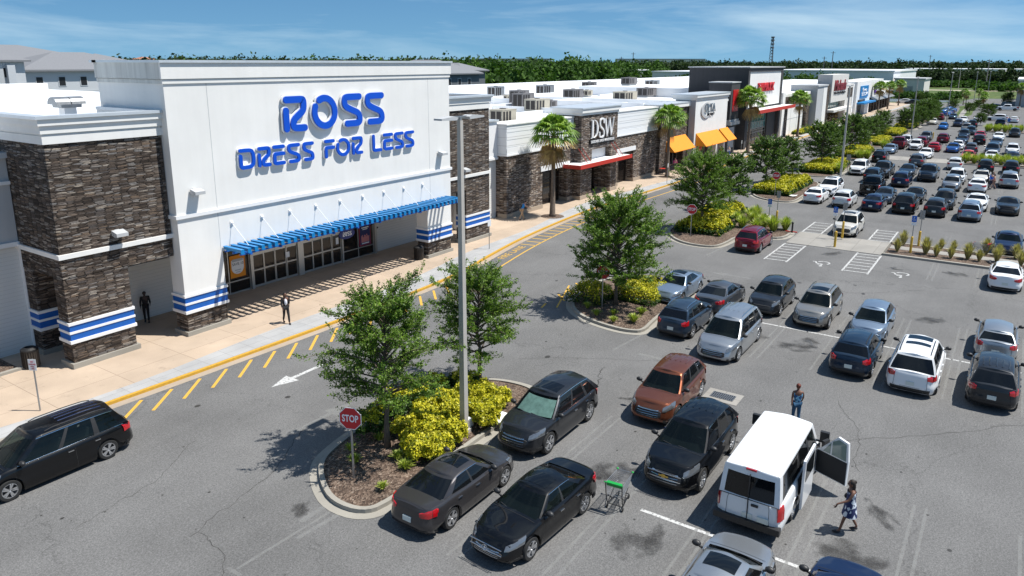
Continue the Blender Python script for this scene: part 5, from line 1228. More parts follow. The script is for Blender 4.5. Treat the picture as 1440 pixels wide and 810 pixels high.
    q.box(xc0-.08, xc0+.0, -hwb*.8, hwb*.8, zsf(xc0)-.03, zsf(xc0)+.02)
    out['wipers'] = (q.mesh(typ+'_wipers', TRIM), 'trim')
    if typ in ('bigsuv', 'minivan', 'suv', 'van'):
        q = MB()
        for y in np.linspace(-hwr*.72, hwr*.72, 5):
            rows_ = []
            for x in np.linspace(xt0-(.95 if typ != 'van' else .3), xt1+.25, 6):
                u = min(max((x-xt0+bow)/((xt1+rbow)-(xt0-bow)), 0), 1); zz = cab('s', u, 1.0); z_ = zz[2]+(.075 if typ != 'van' else .05)*(1-(y/zz[1])**2); rows_.append([(x, y-.035, z_-.004), (x, y-.022, z_+.012), (x, y+.022, z_+.012), (x, y+.035, z_-.004)])
            q.grid(rows_)
        out['roof_ribs'] = (q.mesh(typ+'_roof_ribs', PAINT['white']), 'handle')
    out['_dims'] = (xw, r, Wd, wt, T_, zsf, pt)
    return out
CM = {}
def pieces(me):
    """split a mesh into its loose pieces"""
    bm = bmesh.new(); bm.from_mesh(me); seen = set(); out = []
    bm.faces.ensure_lookup_table()
    for f in bm.faces:
        if f.index in seen: continue
        st = [f]; grp = []; seen.add(f.index)
        while st:
            g = st.pop(); grp.append(g)
            for v in g.verts:
                for h in v.link_faces:
                    if h.index not in seen: seen.add(h.index); st.append(h)
        q = MB(); mp = {}
        for g in grp:
            ids = []
            for v in g.verts:
                if v.index not in mp: mp[v.index] = len(q.v); q.v.append(tuple(v.co))
                ids.append(mp[v.index])
            q.f.append(tuple(ids)); q.m.append(0)
        out.append(q.mesh(me.name, me.materials[0], smooth=me.polygons[0].use_smooth))
    bm.free(); return out
def set_mat(o, m, slot=0):
    if o.data.materials[slot] is m: return
    o.material_slots[slot].link = 'OBJECT'; o.material_slots[slot].material = m
def car(typ, col, x, y, hd, label, name=None, cat=None, group=None, lod=0, rz=0.0, opts=''):
    if typ not in CM:
        CM[typ] = car_meshes(typ)
        for k_ in ('side_windows', 'pillars'): CM[typ][k_] = (pieces(CM[typ][k_][0]), CM[typ][k_][1])
        se_ = CM[typ]['seats'][0]; CM[typ]['seats'] = (se_, 'seat')
    K = CM[typ]; xw, r, Wd, wt, T_, zsf, pt = K['_dims']
    cat = cat or {'sedan': 'car', 'coupe': 'car', 'hatch': 'car', 'crossover': 'car', 'suv': 'car', 'bigsuv': 'car', 'minivan': 'minivan', 'pickup': 'pickup truck', 'van': 'van'}[typ]
    name = name or {'sedan': 'parked_sedan', 'coupe': 'parked_coupe', 'hatch': 'parked_hatchback', 'crossover': 'parked_crossover', 'suv': 'parked_suv', 'bigsuv': 'parked_suv', 'minivan': 'parked_minivan', 'pickup': 'parked_pickup', 'van': 'passenger_van'}[typ]
    t = thing(name, label, cat, (x, y, 0.0), (0 if hd > 0 else PI)+rz, group or 'vehicles parked in the bays')
    pm = PAINT[col]; opts = opts.split()
    def add(n, me, m=None, parent=t):
        o = link(n, me, parent)
        if m: set_mat(o, m)
        return o
    body = add('body', K['body'][0], pm)
    ws = add('windscreen', K['windscreen'][0], CGC if 'shade' in opts else (CG if lod == 0 else CGD)); rw = add('rear_window', K['rear_window'][0]); [add('side_window', q_, CG if 'clear' in opts else None) for q_ in K['side_windows'][0]]
    [add('pillar', q_) for q_ in K['pillars'][0]]; add('underbody', K['underbody'][0])
    if lod < 2 : add('interior', K['interior'][0])
    if lod == 0: add('seats', K['seats'][0], BROWNI if 'tanseat' in opts else SEAT); add('wipers', K['wipers'][0])
    if 'shade' in opts: add('sunshade', K['sunshade'][0])
    for i, xx in enumerate(xw):
        for s in (-1, 1):
            w = add('wheel', K['wheel'][0]); w.location = (xx, s*(Wd/2-wt-.035), r); 
            if s > 0: w.rotation_euler = (0, 0, PI)
            if lod < 2: add('rim', K['rim'][0], parent=w)
            if 'steer' in opts and i == 0: w.rotation_euler = (0, 0, (PI if s > 0 else 0)+.35)
    for n, k in (('headlight', 'head'), ('taillight', 'tail')):
        for me in K[n][0]: add(n, me)
    add('grille', K['grille'][0]); add('licence_plate', K['licence_plate'][0]); add('rear_bumper_trim', K['rear_bumper_trim'][0]); add('front_bumper_trim', K['front_bumper_trim'][0])
    for me in K['mirror'][0]: add('mirror', me, pm if 'pm' in opts else None)
    if lod < 2:
        if 'grille_bars' in K: add('grille_bars', K['grille_bars'][0], CHROME if ('chrome' in opts or 'cg' in opts) else TRIM)
        add('panel_gaps', K['panel_gaps'][0]); add('door_handles', K['door_handles'][0], CHROME if 'chrome' in opts else pm)
        if 'roof_ribs' in K and 'noribs' not in opts: add('roof_ribs', K['roof_ribs'][0], pm)
        if 'chrome' in opts: add('window_trim', K['window_trim'][0])
    if 'rails' in opts:
        for me in K['roof_rail'][0]: add('roof_rail', me, TRIM if 'brails' in opts else None)
    if 'sunroof' in opts: add('sunroof', K['sunroof'][0])
    if 'wt' in opts: add('window_trim', K['window_trim'][0])
    if 'panel' in opts:
        o = add('sunroof', K['sunroof'][0]); o.scale = (1, 1, 1); o.location = (-.75, 0, .01)
    return t
# (type, paint, x, y, heading, lod, label, options)
CARS = [
 ('sedan','gunmetal',16.3,13.2,1,0,'dark grey sedan with sunroof and red tail lights beside the nearest mulched island','chrome sunroof',0),
 ('sedan','black',16.55,10.4,-1,0,'glossy black luxury sedan with chrome bars in its grille, front towards the camera','chrome sunroof clear',-.06),
 ('bigsuv','grey',21.8,13.15,-1,0,'dark grey SUV with a silvery sunshade spread behind its windscreen','chrome shade sunroof noribs',.0),
 ('suv','copper',26.35,10.25,-1,0,'copper brown SUV beside the storm drain','cg',.03),
 ('bigsuv','black',22.6,7.85,-1,0,'black three row SUV with gold badge between the copper SUV and the white van','chrome',.0),
 ('sedan','silver',16.3,4.65,1,0,'silver sedan cut by the bottom edge behind the white van','sunroof',0),
 ('suv','navy',16.6,2.0,1,0,'dark navy car cut by the bottom edge at the lady in the patterned dress','',0),
 ('sedan','silverblue',40.15,15.45,-1,0,'pale silver blue sedan with sunroof beside the bushy single tree island','sunroof cg',0),
 ('sedan','midgrey',39.9,12.75,1,0,'mid grey sedan showing its tail between the silver blue sedan and the dark grey crossover','chrome',0),
 ('crossover','grey',41.2,10.25,-1,0,'dark grey crossover facing the camera beside the mid grey sedan','',0),
 ('crossover','bluegrey',35.25,13.0,1,0,'blue grey crossover with roof rails, tail on, in front of the silver blue sedan','rails',0),
 ('minivan','silver',33.9,10.25,-1,0,'silver minivan with ribbed roof facing the camera','rails cg',0),
 ('suv','tan',40.7,7.65,-1,0,'older tan silver SUV with sunroof facing the camera','sunroof noribs rails brails cg',0),
 ('hatch','silverblue',40.0,4.85,-1,0,'light blue hatchback nose to nose with the dark blue crossover','cg',0),
 ('crossover','darkblue',35.2,4.75,1,0,'dark blue crossover with black roof bars behind the light blue hatchback','rails brails',0),
 ('minivan','white',35.2,2.3,1,0,'white minivan with glass roof panels and black rails','rails brails sunroof panel noribs',0),
 ('hatch','silver',40.9,-.5,1,0,'silver hatchback near the right edge nose to nose with the dark grey SUV','',0),
 ('suv','grey',35.2,-.55,1,0,'dark grey SUV with ribbed roof at the right edge of the nearest double row','',0),
 ('suv','maroon',54.5,15.2,1,0,'dark red SUV with chrome roof rails beside the hatched bay','rails chrome noribs',0),
 ('sedan','white',54.15,-.6,1,0,'white sedan alone at the right edge below the grass median','',0),
 ('sedan','navy',64.2,-.55,-1,0,'dark navy sedan facing the camera behind the grass median at the right edge','',0),
 ('suv','pearl',64.0,10.35,-1,0,'pearl beige luxury SUV facing the yellow bollard','sunroof rails noribs',0),
 ('sedan','white',77.5,15.8,1,1,'white sedan showing its tail beside the golden hedge island','',0),
 ('bigsuv','white',82.7,15.5,-1,1,'white three row SUV facing the camera behind the slim lamp pole','sunroof noribs',0),
 ('crossover','offwhite',76.7,13.0,1,1,'white crossover with dark rear window right of the slim lamp pole','',0),
 ('pickup','black',85.7,11.9,1,1,'black crew cab pickup truck with its tailgate to the camera','',0),
 ('sedan','navy',76.6,10.35,1,1,'navy sedan showing its tail next to the white crossover','',0),
 ('sedan','bluegrey',81.2,10.1,-1,1,'blue grey car facing the camera behind the navy sedan','',0),
 ('bigsuv','black',76.85,7.7,1,1,'large black SUV with bright red tail lights','noribs',0),
 ('sedan','black',82.8,7.6,-1,1,'black and white car peeking out behind the large black SUV','',0),
 ('crossover','grey',76.6,5.2,1,1,'dark grey crossover tail on, right of the large black SUV','',0),
 ('suv','grey',81.2,4.9,-1,1,'dark grey SUV facing the camera behind the grey crossover','noribs',0),
 ('suv','silverblue',76.4,2.5,1,1,'silver blue SUV tail on with roof rails','rails noribs',0),
 ('coupe','white',82.2,2.3,-1,1,'white two tone coupe half hidden behind the silver blue SUV','',0),
 ('coupe','black',81.6,-.2,-1,1,'matt black muscle coupe facing the camera near the right edge','',0),
 ('bigsuv','white',100.4,15.7,-1,1,'white luxury SUV facing the camera next to a grey sign post','noribs',0),
 ('pickup','grey',99.8,12.9,-1,1,'dark grey pickup truck facing the camera behind the black pickup','',0),
 ('suv','darkblue',94.8,13.2,1,1,'dark blue SUV squeezed between the black pickup and the grey pickup','noribs',0),
 ('suv','navy',93.3,10.05,1,1,'navy SUV tail on with chrome bumper strip','noribs',0),
 ('sedan','darkblue',102.1,10.5,-1,1,'dark blue sedan facing the camera behind the navy SUV','',0),
 ('pickup','darkblue',99.8,8.0,-1,1,'dark blue black truck with a pale skid plate facing the camera','',0),
 ('crossover','silver',93.4,5.15,-1,1,'silver crossover facing the camera behind the second row','',0),
 ('suv','white',99.1,5.1,-1,1,'white SUV just behind the silver crossover','noribs',0),
 ('sedan','white',94.0,2.75,1,1,'white sedan tail on in the third row near the group of people','',0),
 ('sedan','pearl',101.4,2.7,-1,1,'pearl white sedan facing the camera behind the white sedan and left of the people','sunroof',0),
 ('bigsuv','silver',99.5,0,1,1,'silver three row SUV tail on just right of the people','noribs',0),
 ('suv','black',111.9,0,1,1,'black SUV behind the silver three row SUV','noribs',0),
 ('suv','black',111.4,2.7,1,1,'black SUV with lit red tail light behind the pearl white sedan','noribs',0),
 ('suv','black',114.8,15.4,1,1,'black SUV against the golden shrub at the second crossing','noribs',0),
 ('sedan','silverblue',126.8,15.8,-1,2,'pale blue sedan facing the camera behind the golden shrub','',0),
 ('suv','midgrey',113.0,10.6,1,1,'mid grey SUV tail on beside the second concrete crossing','noribs',0),
 ('sedan','white',123.4,10.6,-1,2,'white sedan facing the camera behind the mid grey SUV','',0),
 ('crossover','offwhite',112.2,6.1,1,1,'white crossover tail on in front of the green tufted median','',0),
 ('suv','white',134.4,13.1,-1,2,'white SUV facing the camera between the dark red pickup and the red hatchback','noribs',0),
 ('pickup','maroon',135.1,15.6,1,2,'dark red pickup truck by the golden island shrubs','',0),
 ('suv','offwhite',141.5,15.4,-1,2,'white SUV facing the camera behind the dark red pickup','noribs',0),
 ('suv','maroon',141.0,12.9,1,2,'plum red SUV behind the white SUV in the middle distance','noribs',0),
 ('suv','midgrey',151.0,13.3,-1,2,'grey SUV facing the camera left of the dark red wagon','noribs',0),
 ('hatch','red',133.8,10.4,1,2,'bright red hatchback tail on in the middle distance','',0),
 ('suv','maroon',149.7,10.5,1,2,'dark red wagon tail on behind the bright red hatchback','noribs',0),
 ('sedan','blue',134.1,7.9,-1,2,'royal blue sedan facing the camera','',0),
 ('sedan','white',139.2,7.6,-1,2,'white sedan directly behind the royal blue sedan','',0),
 ('crossover','midgrey',134.8,5.5,1,2,'purple grey crossover tail on behind the coral red sedan','',0),
 ('sedan','coral',123.9,5.3,-1,2,'coral red sedan facing the tufted median','',0),
 ('sedan','darkblue',149.6,7.6,-1,2,'dark blue sedan behind the white sedan of the middle distance','',0),
 ('suv','darkblue',160.5,8.0,-1,2,'dark teal blue SUV nose to the camera, one row behind the dark blue sedan','noribs',0),
 ('suv','black',150.3,5.1,1,2,'black SUV tail on in front of a red car','noribs',0),
 ('sedan','red',161.0,5.5,-1,2,'red car hidden behind the black SUV in the distance','',0),
 ('sedan','white',160.0,2.6,-1,2,'white sedan behind the blue grey sedan in the distance','',0),
 ('sedan','bluegrey',148.0,2.6,-1,2,'blue grey sedan facing the camera behind the big dark SUV','',0),
 ('bigsuv','darkblue',133.5,2.7,-1,2,'big dark blue SUV facing the camera behind the white coupe like sedan','noribs',0),
 ('sedan','white',125.7,2.5,-1,2,'white sedan facing the tufted median','',0),
 ('suv','white',135.7,.2,-1,2,'white SUV with black roof near the right edge','noribs',0),
 ('sedan','navy',125.7,0,1,2,'navy sedan at the tufted median near the right edge','',0),
 ('suv','maroon',136.0,-2.5,1,2,'dark car cut by the right edge beside the white SUV with black roof','noribs',0),
 ('suv','black',168.7,.3,-1,2,'black SUV alone in front of the farthest tufted median','noribs',0),
 ('pickup','navy',191.2,3.2,1,2,'navy pickup truck beyond the farthest tufted median','',0),
 ('sedan','white',210.5,.9,1,2,'white sedan alone far away on the right','',0),
 ('sedan','offwhite',211.1,8.1,-1,2,'white sedan parked at the end of the grass median','',0),
 ('suv','navy',189.6,10.9,-1,2,'dark navy SUV facing the camera near the grass median','noribs',0),
 ('sedan','white',203.9,10.7,-1,2,'white car behind the dark navy SUV','',0),
 ('suv','black',188.9,8.1,1,2,'black crossover right of the dark navy SUV','noribs',0),
 ('sedan','darkblue',214.6,13.6,-1,2,'dark blue car at the foot of the tall pole by the grass median','',0),
 ('suv','tan',177.6,8.6,-1,2,'bronze grey SUV in the aisle below the distant pair','noribs',0),
 ('hatch','bright',179.6,12.9,-1,2,'bright blue hatchback under the big dark trees','',0),
 ('sedan','pearl',193.1,16.0,-1,2,'pearl sedan under the crown of the big dark trees','',0),
 ('suv','maroon',210.0,16.0,1,2,'dark red SUV beyond the big dark trees','noribs',0),
 ('suv','darkblue',169.0,7.4,-1,2,'dark SUV queueing in the distance behind the teal blue one','noribs',0),
 ('pickup','white',262.0,3.0,1,2,'white pickup truck parked across in front of the plain grey corner building','',1.5),
 ('suv','white',214.0,4.4,1,2,'white SUV parked sideways by the small palms','noribs',1.5),
 ('suv','navy',268.0,7.0,1,2,'navy vehicle parked sideways behind the white pickup','noribs',1.45),
]
FARROW = [('bright',226.5,'bright blue'),('silver',230.2,'silver'),('blue',234.0,'royal blue'),('darkblue',238.2,'dark blue'),('silverblue',242.6,'pale blue'),('bright',247.0,'bright blue')]
for k,(c,x,w) in enumerate(FARROW): CARS.append(('sedan',c,x,17.0,1,2,['nearest bright blue car','silver car second','royal blue car third','dark blue car fourth','pale blue car fifth','farthest bright blue car'][k]+' in the slanted row beside the grass median','',.9))
for k,(t_,c,x,y,lb) in enumerate([('suv','white',288,33.5,'white SUV parked beyond the last palm near the pond'),('suv','grey',284,30.5,'grey SUV parked beyond the last palm near the pond'),
    ('pickup','navy',548,62,'dark truck on the distant pale road'),('suv','white',545,70,'white vehicle on the distant pale road'),('van','white',540,12,'white camper van on the distant road near the grey corner building')]): CARS.append((t_,c,x,y,1,2,lb,'noribs',1.57))
cars = []
for (ty_, c, x, y, hd, lod, lb, op, rz) in CARS: cars.append(car(ty_, c, x, y, hd, lb, lod=lod, rz=rz, opts=op, group='parked vehicles in the lot'))
drv = car('minivan', 'navy', 9.75, 25.62, -1, 'very dark minivan driving along the shop front at the left edge', name='moving_minivan', opts='chrome rails brails clear', group='vehicles on the shop front road')
set_mat([c for c in drv.children if c.name.startswith('body')][0], PAINT['black'])
# extra parts of the nearest vehicles
merc, trav = cars[1], cars[4]
q = MB(); q.lathe([(.085, 0), (.098, .0), (.098, .015), (.085, .015), (.085, 0)], (0, 0, 0), 20, axis='x')
for k in range(3): a = PI/2+k*2*PI/3; q.bar((.007, 0, 0), (.007, .09*math.cos(a), .09*math.sin(a)), .014, .014)
o = q.obj('grille_emblem', CHROME, merc); o.location = (4.75/2+.02, 0, .58)
q = MB(); q.box(0, .015, -.16, .16, -.022, .022); q.box(0, .016, -.055, .055, -.05, .05); o = q.obj('grille_emblem', GOLD, trav); o.location = (5.05/2+.015, 0, .72)
q = MB(); q.box(0, .02, -.55, .55, 0, .02)
for c_, z_ in ((merc, .5), (merc, .67), (trav, .62), (trav, .8)):
    o = q.obj('grille_bar', CHROME, c_); o.location = ((4.75 if c_ is merc else 5.05)/2-.02, 0, z_); 
# the white passenger van with its doors open
van = car('van', 'white', 22.45, 5.05, 1, 'white high roof passenger van with front and sliding side doors open', lod=0, opts='noribs', group='parked vehicles in the lot', rz=.0)
for c in list(van.children):
    if c.name.startswith('rear_window'):
        pass
K = CM['van']; xw, r_, Wd, wt, T_, zsf, pt = K['_dims']
q = MB(); q.box(-2.885, -2.8, -.012, .012, .55, 1.95); q.box(-2.888, -2.85, -.9, .9, 1.17, 1.175); q.obj('rear_door_gap', TRIM, van)
q = MB(); q.box(-2.96, -2.75, -.96, .96, .34, .54); q.obj('rear_bumper', TRIM, van)
q = MB(); q.box(-2.9, -2.83, -.3, -.1, 1.0, 1.06); q.obj('rear_door_handle', TRIM, van)
q = MB(); q.box(-2.76, -2.7, -.15, .15, 2.03, 2.08); q.obj('brake_light', TAIL, van)
q = MB(); q.box(-2.92, -2.86, -.62, -.3, .58, .74); q.obj('licence_plate', PLATE, van)
q = MB(); q.box(-1.0, .35, -.99, -.94, .5, 1.2); q.obj('side_door_opening', INT, van)
q = MB(); q.box(1.0, 1.8, -.99, -.93, .5, 1.15); q.obj('front_door_opening', INT, van)
# sliding side door (slid back, standing proud of the side) and hinged front door
q = MB(); q.box(-1.2, .1, -1.16, -1.09, .35, 1.95); d = q.obj('sliding_door', PAINT['white'], van)
q = MB(); q.box(-1.05, -.02, -1.17, -1.08, 1.2, 1.82); q.obj('door_window', CGD, d)
hx, hy = 1.3, -1.0; ang = R(-113.5)
dm = Matrix.Translation((hx, hy, 0)) @ Matrix.Rotation(ang, 4, 'Z')
q = MB(); q.prism([(0, .4), (1.12, .4), (1.14, 1.25), (1.08, 1.86), (.72, 1.93), (.18, 1.33), (0, 1.2)], -.04, .04, axis='y'); q.xf(dm); d = q.obj('front_door', PAINT['white'], van)
q = MB(); q.prism([(.24, 1.24), (.5, 1.24), (.5, 1.64)], -.047, .047, axis='y'); q.prism([(.55, 1.24), (1.06, 1.24), (1.02, 1.8), (.76, 1.85), (.55, 1.7)], -.047, .047, axis='y'); q.xf(dm); q.obj('door_window', plain('pale_green_glass', (.2, .26, .23), .08), d)
q = MB(); q.box(.03, 1.1, -.05, -.041, .43, 1.2); q.xf(dm); q.obj('door_lining', INT, d)
q = MB(); q.box(.1, .2, .06, .34, 1.2, 1.5); q.xf(dm); q.obj('wing_mirror', TRIM, d)
# ------------------------------------------------------------------ vegetation
def leaves(C, s0, s1, asp=.5, up=.35, rng=RNG):
    """one diamond-shaped leaf at each centre C (n,3)"""
    n = len(C); nrm = rng.normal(size=(n, 3)); nrm[:, 2] = np.abs(nrm[:, 2])+up; nrm /= np.linalg.norm(nrm, axis=1)[:, None]
    a = np.cross(nrm, rng.normal(size=(n, 3))); a /= np.linalg.norm(a, axis=1)[:, None]; b = np.cross(nrm, a)
    s = rng.uniform(s0, s1, (n, 1)); P = np.empty((n, 4, 3)); P[:, 0] = C-a*s; P[:, 1] = C+b*s*asp; P[:, 2] = C+a*s; P[:, 3] = C-b*s*asp
    return P
def tree_mesh(seed, h, rad, base, nb=60, twigs=6, per=46, ls=(.05, .09), squash=1.0, spiky=.35):
    rng = np.random.default_rng(seed); rs = random.Random(seed)
    tr = MB(); top = h*.93; wob = [(rs.uniform(-.06, .06)*k*.5, rs.uniform(-.06, .06)*k*.5) for k in range(7)]
    tp = [(wob[k][0], wob[k][1], top*k/6) for k in range(7)]; r0 = .045+h*.011
    tr.tube(tp, [r0*1.35]+[r0*(1-.85*k/6) for k in range(1, 7)], 8)
    br = MB(); C = []
    for i in range(nb):
        t = (i+.5)/nb; z0 = base+(top-base)*.9*t**.9
        az = i*2.399+rs.uniform(-.4, .4); prof = math.sin(PI*min(1, (.16+.84*t)**.8*.93))**.7; ln = rad*(.45+.6*prof)*rs.uniform(.8, 1.1+spiky*(rs.random() < .2))
        el = R(8+55*t+rs.uniform(-10, 14)); k = min(6, int(z0/top*6)); f = z0/top*6-k; bx = lerp(tp[k][0], tp[min(6, k+1)][0], f); by = lerp(tp[k][1], tp[min(6, k+1)][1], f)
        P = []
        for q in range(6):
            u = q/5; e = el+u*.25*(1-t)-u*u*.35; dx = ln*u*math.cos(e); P.append((bx+dx*math.cos(az+u*.15), by+dx*math.sin(az+u*.15), z0+ln*u*math.sin(e)*squash))
        br.tube(P, [r0*.42*(1-.85*u/5)*(1.1-.6*t) for u in range(6)], 5, cap=False)
        def spray(a, b, n_, w):
            tt = rng.random((n_, 1))**.8; q = np.array(a)*(1-tt)+np.array(b)*tt; C.append(q+rng.normal(size=(n_, 3))*w)
        for q in range(2, 5): spray(P[q], P[q+1], per//2, .07)
        for w in range(twigs):
            u = rs.uniform(.35, 1.0); q = min(4, int(u*5)); f = u*5-q; s = [lerp(P[q][m], P[q+1][m], f) for m in range(3)]
            a2 = az+rs.uniform(-1.3, 1.3); e2 = el*.6+rs.uniform(-.25, .6); l2 = rs.uniform(.35, .95)*rad/2.2
            e = (s[0]+l2*math.cos(a2)*math.cos(e2), s[1]+l2*math.sin(a2)*math.cos(e2), s[2]+l2*math.sin(e2)); br.tube([s, e], [.012, .004], 3, cap=False)
            spray(s, e, per, .045)
    return tr.mesh('trunk', M['bark'], smooth=True), br.mesh('limbs', M['bark'], smooth=True), quads_mesh('crown', leaves(np.vstack(C), *ls, rng=rng), M['leaf'])
TM = {}
def tree(key, x, y, label, rz=0, s=1.0, z=.2, name='broadleaf_tree', group='young broadleaf trees in the islands', mat=None):
    t = thing(name, label, 'tree', (x, y, z), rz, group); t.scale = (s, s, s)
    a, b, c = TM[key]; tr = link('trunk', a, t); link('limbs', b, tr); o = link('crown', c, t)
    if mat: set_mat(o, mat)
    return t
TM['a'] = tree_mesh(3, 5.8, 1.95, 1.75, nb=84, twigs=10, per=44, ls=(.032, .06), spiky=.5); TM['b'] = tree_mesh(8, 5.2, 1.85, 1.4, nb=72, twigs=10, per=42, ls=(.034, .062), spiky=.5); TM['c'] = tree_mesh(12, 5.9, 2.45, 1.3, nb=100, twigs=10, per=52, ls=(.038, .07), spiky=.2)
TM['m'] = tree_mesh(21, 5.0, 2.1, 1.3, nb=66, twigs=7, per=26, ls=(.07, .12), spiky=.1); TM['n'] = tree_mesh(25, 5.0, 2.3, 1.2, nb=66, twigs=7, per=26, ls=(.07, .12), spiky=.1)
TM['big'] = tree_mesh(31, 6.4, 3.8, 1.2, nb=90, twigs=6, per=40, ls=(.1, .19), spiky=0)
tree('a', 17.1, 17.0, 'airy young tree nearest to the camera, right behind the stop sign', .3, .95); tree('b', 23.2, 17.5, 'airy young tree behind the tall lamp pole at the back of the nearest island', 1.9, .94)
tree('c', 35.9, 17.4, 'dense bright green tree alone on the second island', 4.0, .96)
for (x, y, k, s, rz, lb) in [(58, 20.6, 'c', .95, 1, 'tree over the golden hedge behind the third stop sign'), (67.2, 21.3, 'm', .95, 2, 'tree at the far end of the hedge behind the dark red SUV'),
    (81.3, 22.0, 'm', 1.0, 3, 'left tree of the pair on the solid hedge island'), (86.5, 21.4, 'n', .9, 4, 'right tree of the pair on the solid hedge island'), (101.4, 20.5, 'n', 1.05, 5, 'spreading tree left of the slim lamp pole'), (107.5, 20.6, 'm', .95, .5, 'tree just behind the slim lamp pole'),
    (119.4, 20.3, 'n', 1.05, 1.4, 'broad tree right of the slim lamp pole'), (128.0, 20.5, 'm', .85, 2.2, 'smaller tree behind the broad tree past the slim lamp pole'), (138.5, 20.8, 'm', .8, 2.6, 'small rounded tree at the third crossing'),
    (157.0, 21.4, 'n', .8, 3, 'rounded tree standing alone beside the far shop front road'), (146.5, 20.8, 'm', .75, 3.6, 'small tree in the bend of the far island')]: tree(k, x, y, lb, rz, s, mat=M['leaf2'] if x > 60 else None)
for i, (x, y, s) in enumerate([(171, 18.8, .54), (180, 18, .58), (189.3, 17.8, .68), (198, 17.6, .66), (206, 18.2, .6), (216, 18, .5)]):
    tree('big', x, y, ['first and lowest dark tree of the far clump, nearest the camera', 'second dark tree of the far clump', 'tallest dark tree in the middle of the far clump', 'fourth dark tree of the far clump', 'fifth dark tree of the far clump', 'last dark tree of the far clump'][i], i*1.3, s, mat=M['leaf2'], group='dark trees in the far clump')
for i, (x, y, s) in enumerate([(240, 11.5, .36), (252.9, 16.5, .4), (196, 7, .32), (221, 6.5, .45), (262, 10.5, .36), (300, 4, .5), (298, 30, .42)]):
    tree('big', x, y, ['low tree at the near end of the grass median', 'low tree beside the footpath of the grass median', 'small dark tree among the parked cars far right', 'small rounded tree beside the sideways white SUV', 'tree further along the grass median', 'dark tree in front of the plain grey corner building', 'dark rounded tree at the pond edge'][i], i, s, mat=M['leaf2'], group='small far trees')
t = tree('n', 178.7, 34.9, 'small reddish ornamental tree in front of the craft store', 1, .55, mat=leafmat('bronze_leaf', (.1, .06, .03), (.2, .13, .06), (.3, .22, .1)), name='ornamental_tree', group='ornamental planting')
def palm_mesh(seed, h, crown=2.1, nf=40, old=5):
    rs = random.Random(seed); tr = MB()
    tr.tube([(0, 0, 0), (.0, .0, .25), (.02, 0, h*.3), (.03, .02, h*.7), (0, .03, h-.2)], [.36, .27, .2, .17, .19], 12)
    ft, fo = MB(), MB()
    for i in range(nf+old):
        isold = i >= nf; az = i*2.399+rs.uniform(-.2, .2); u = (i/nf) if not isold else 1
        el = R(82-95*u**.9+rs.uniform(-8, 8)) if not isold else R(-45-rs.uniform(0, 35)); q = fo if isold or (u > .85 and rs.random() < .5) else ft
        L0 = crown*rs.uniform(.42, .55); d = Vector((math.cos(az)*math.cos(el), math.sin(az)*math.cos(el), math.sin(el))); o = Vector((0, .03, h-.15))
        p0 = o; p1 = o+d*L0; side = Vector((-math.sin(az), math.cos(az), 0)); upv = side.cross(d); q.bar(p0, p1, .03, .03)
        nl = 13; L1 = crown*rs.uniform(.5, .62)
        for k in range(nl):
            a = (k/(nl-1)-.5)*R(150); dd = (d*math.cos(a)+side*math.sin(a)).normalized(); fold = abs(math.sin(a))*.12
            m_ = p1+dd*L1*.55+upv*(-fold*0+.03); e = p1+dd*L1*(.9+.1*math.cos(a))+Vector((0, 0, -L1*(.32+.25*abs(math.sin(a)))))
            w = dd.cross(upv).normalized()*.085
            q.quad(tuple(p1-w*.4), tuple(m_-w), tuple(m_+w), tuple(p1+w*.4)); q.quad(tuple(m_-w), tuple(e-w*.3), tuple(e+w*.3), tuple(m_+w))
    return tr.mesh('trunk', M['palmbark'], smooth=True), ft.mesh('fronds', M['frond']), fo.mesh('dry_fronds', M['frond_old'])
PM = [palm_mesh(1, 7.3, 2.3), palm_mesh(2, 7.3, 2.3, 38, 2)]
def palm(k, x, y, s, label, rz=0, z=.12, group='tall palms along the shop front'):
    t = thing('palm_tree', label, 'palm tree', (x, y, z), rz, group); t.scale = (s, s, s)
    link('trunk', PM[k][0], t); cr = link('crown', PM[k][1], t); link('dry_fronds', PM[k][2], cr); return t
for (k, x, y, s, lb) in [(0, 55.2, 33.3, 1.0, 'tall palm nearest to the camera in front of the shoe store'), (1, 83.1, 34.1, .96, 'tall palm in front of the first orange awning'), (1, 113.1, 33.6, 1.12, 'tallest palm, in front of the charcoal department store'),
    (1, 144.1, 33.8, .95, 'palm in front of the white shutter panels'), (0, 231.7, 33.2, .95, 'left palm of the far cluster of three'), (1, 248, 33, .92, 'middle palm of the far cluster of three'), (0, 271, 33, .92, 'right palm of the far cluster of three')]: palm(k, x, y, s, lb, x)
b = MB()
for x, y in ((55.2, 33.3), (83.1, 34.1), (113.1, 33.6), (144.1, 33.8)): b.lathe([(0, .135), (1.05, .13)], (x, y, 0), 20)
struct(b.obj('mulch_ground', M['mulch']))
for i, (x, y, s, lb) in enumerate([(284.9, .4, .85, 'palm in front of the plain grey corner building'), (268.7, 9.4, .55, 'short palm left of the distant white pickup'), (276, 14.5, .55, 'short palm at the start of the footpath'), (290, 16, .6, 'short palm near the pond end of the footpath'), (258, 9.2, .5, 'short palm nearest in the grass median'), (295, 12, .6, 'short palm beyond the footpath'), (280, 10, .55, 'short palm behind the low tree of the median')]): palm(i % 2, x, y, s, lb, i, .01, 'short palms far away')
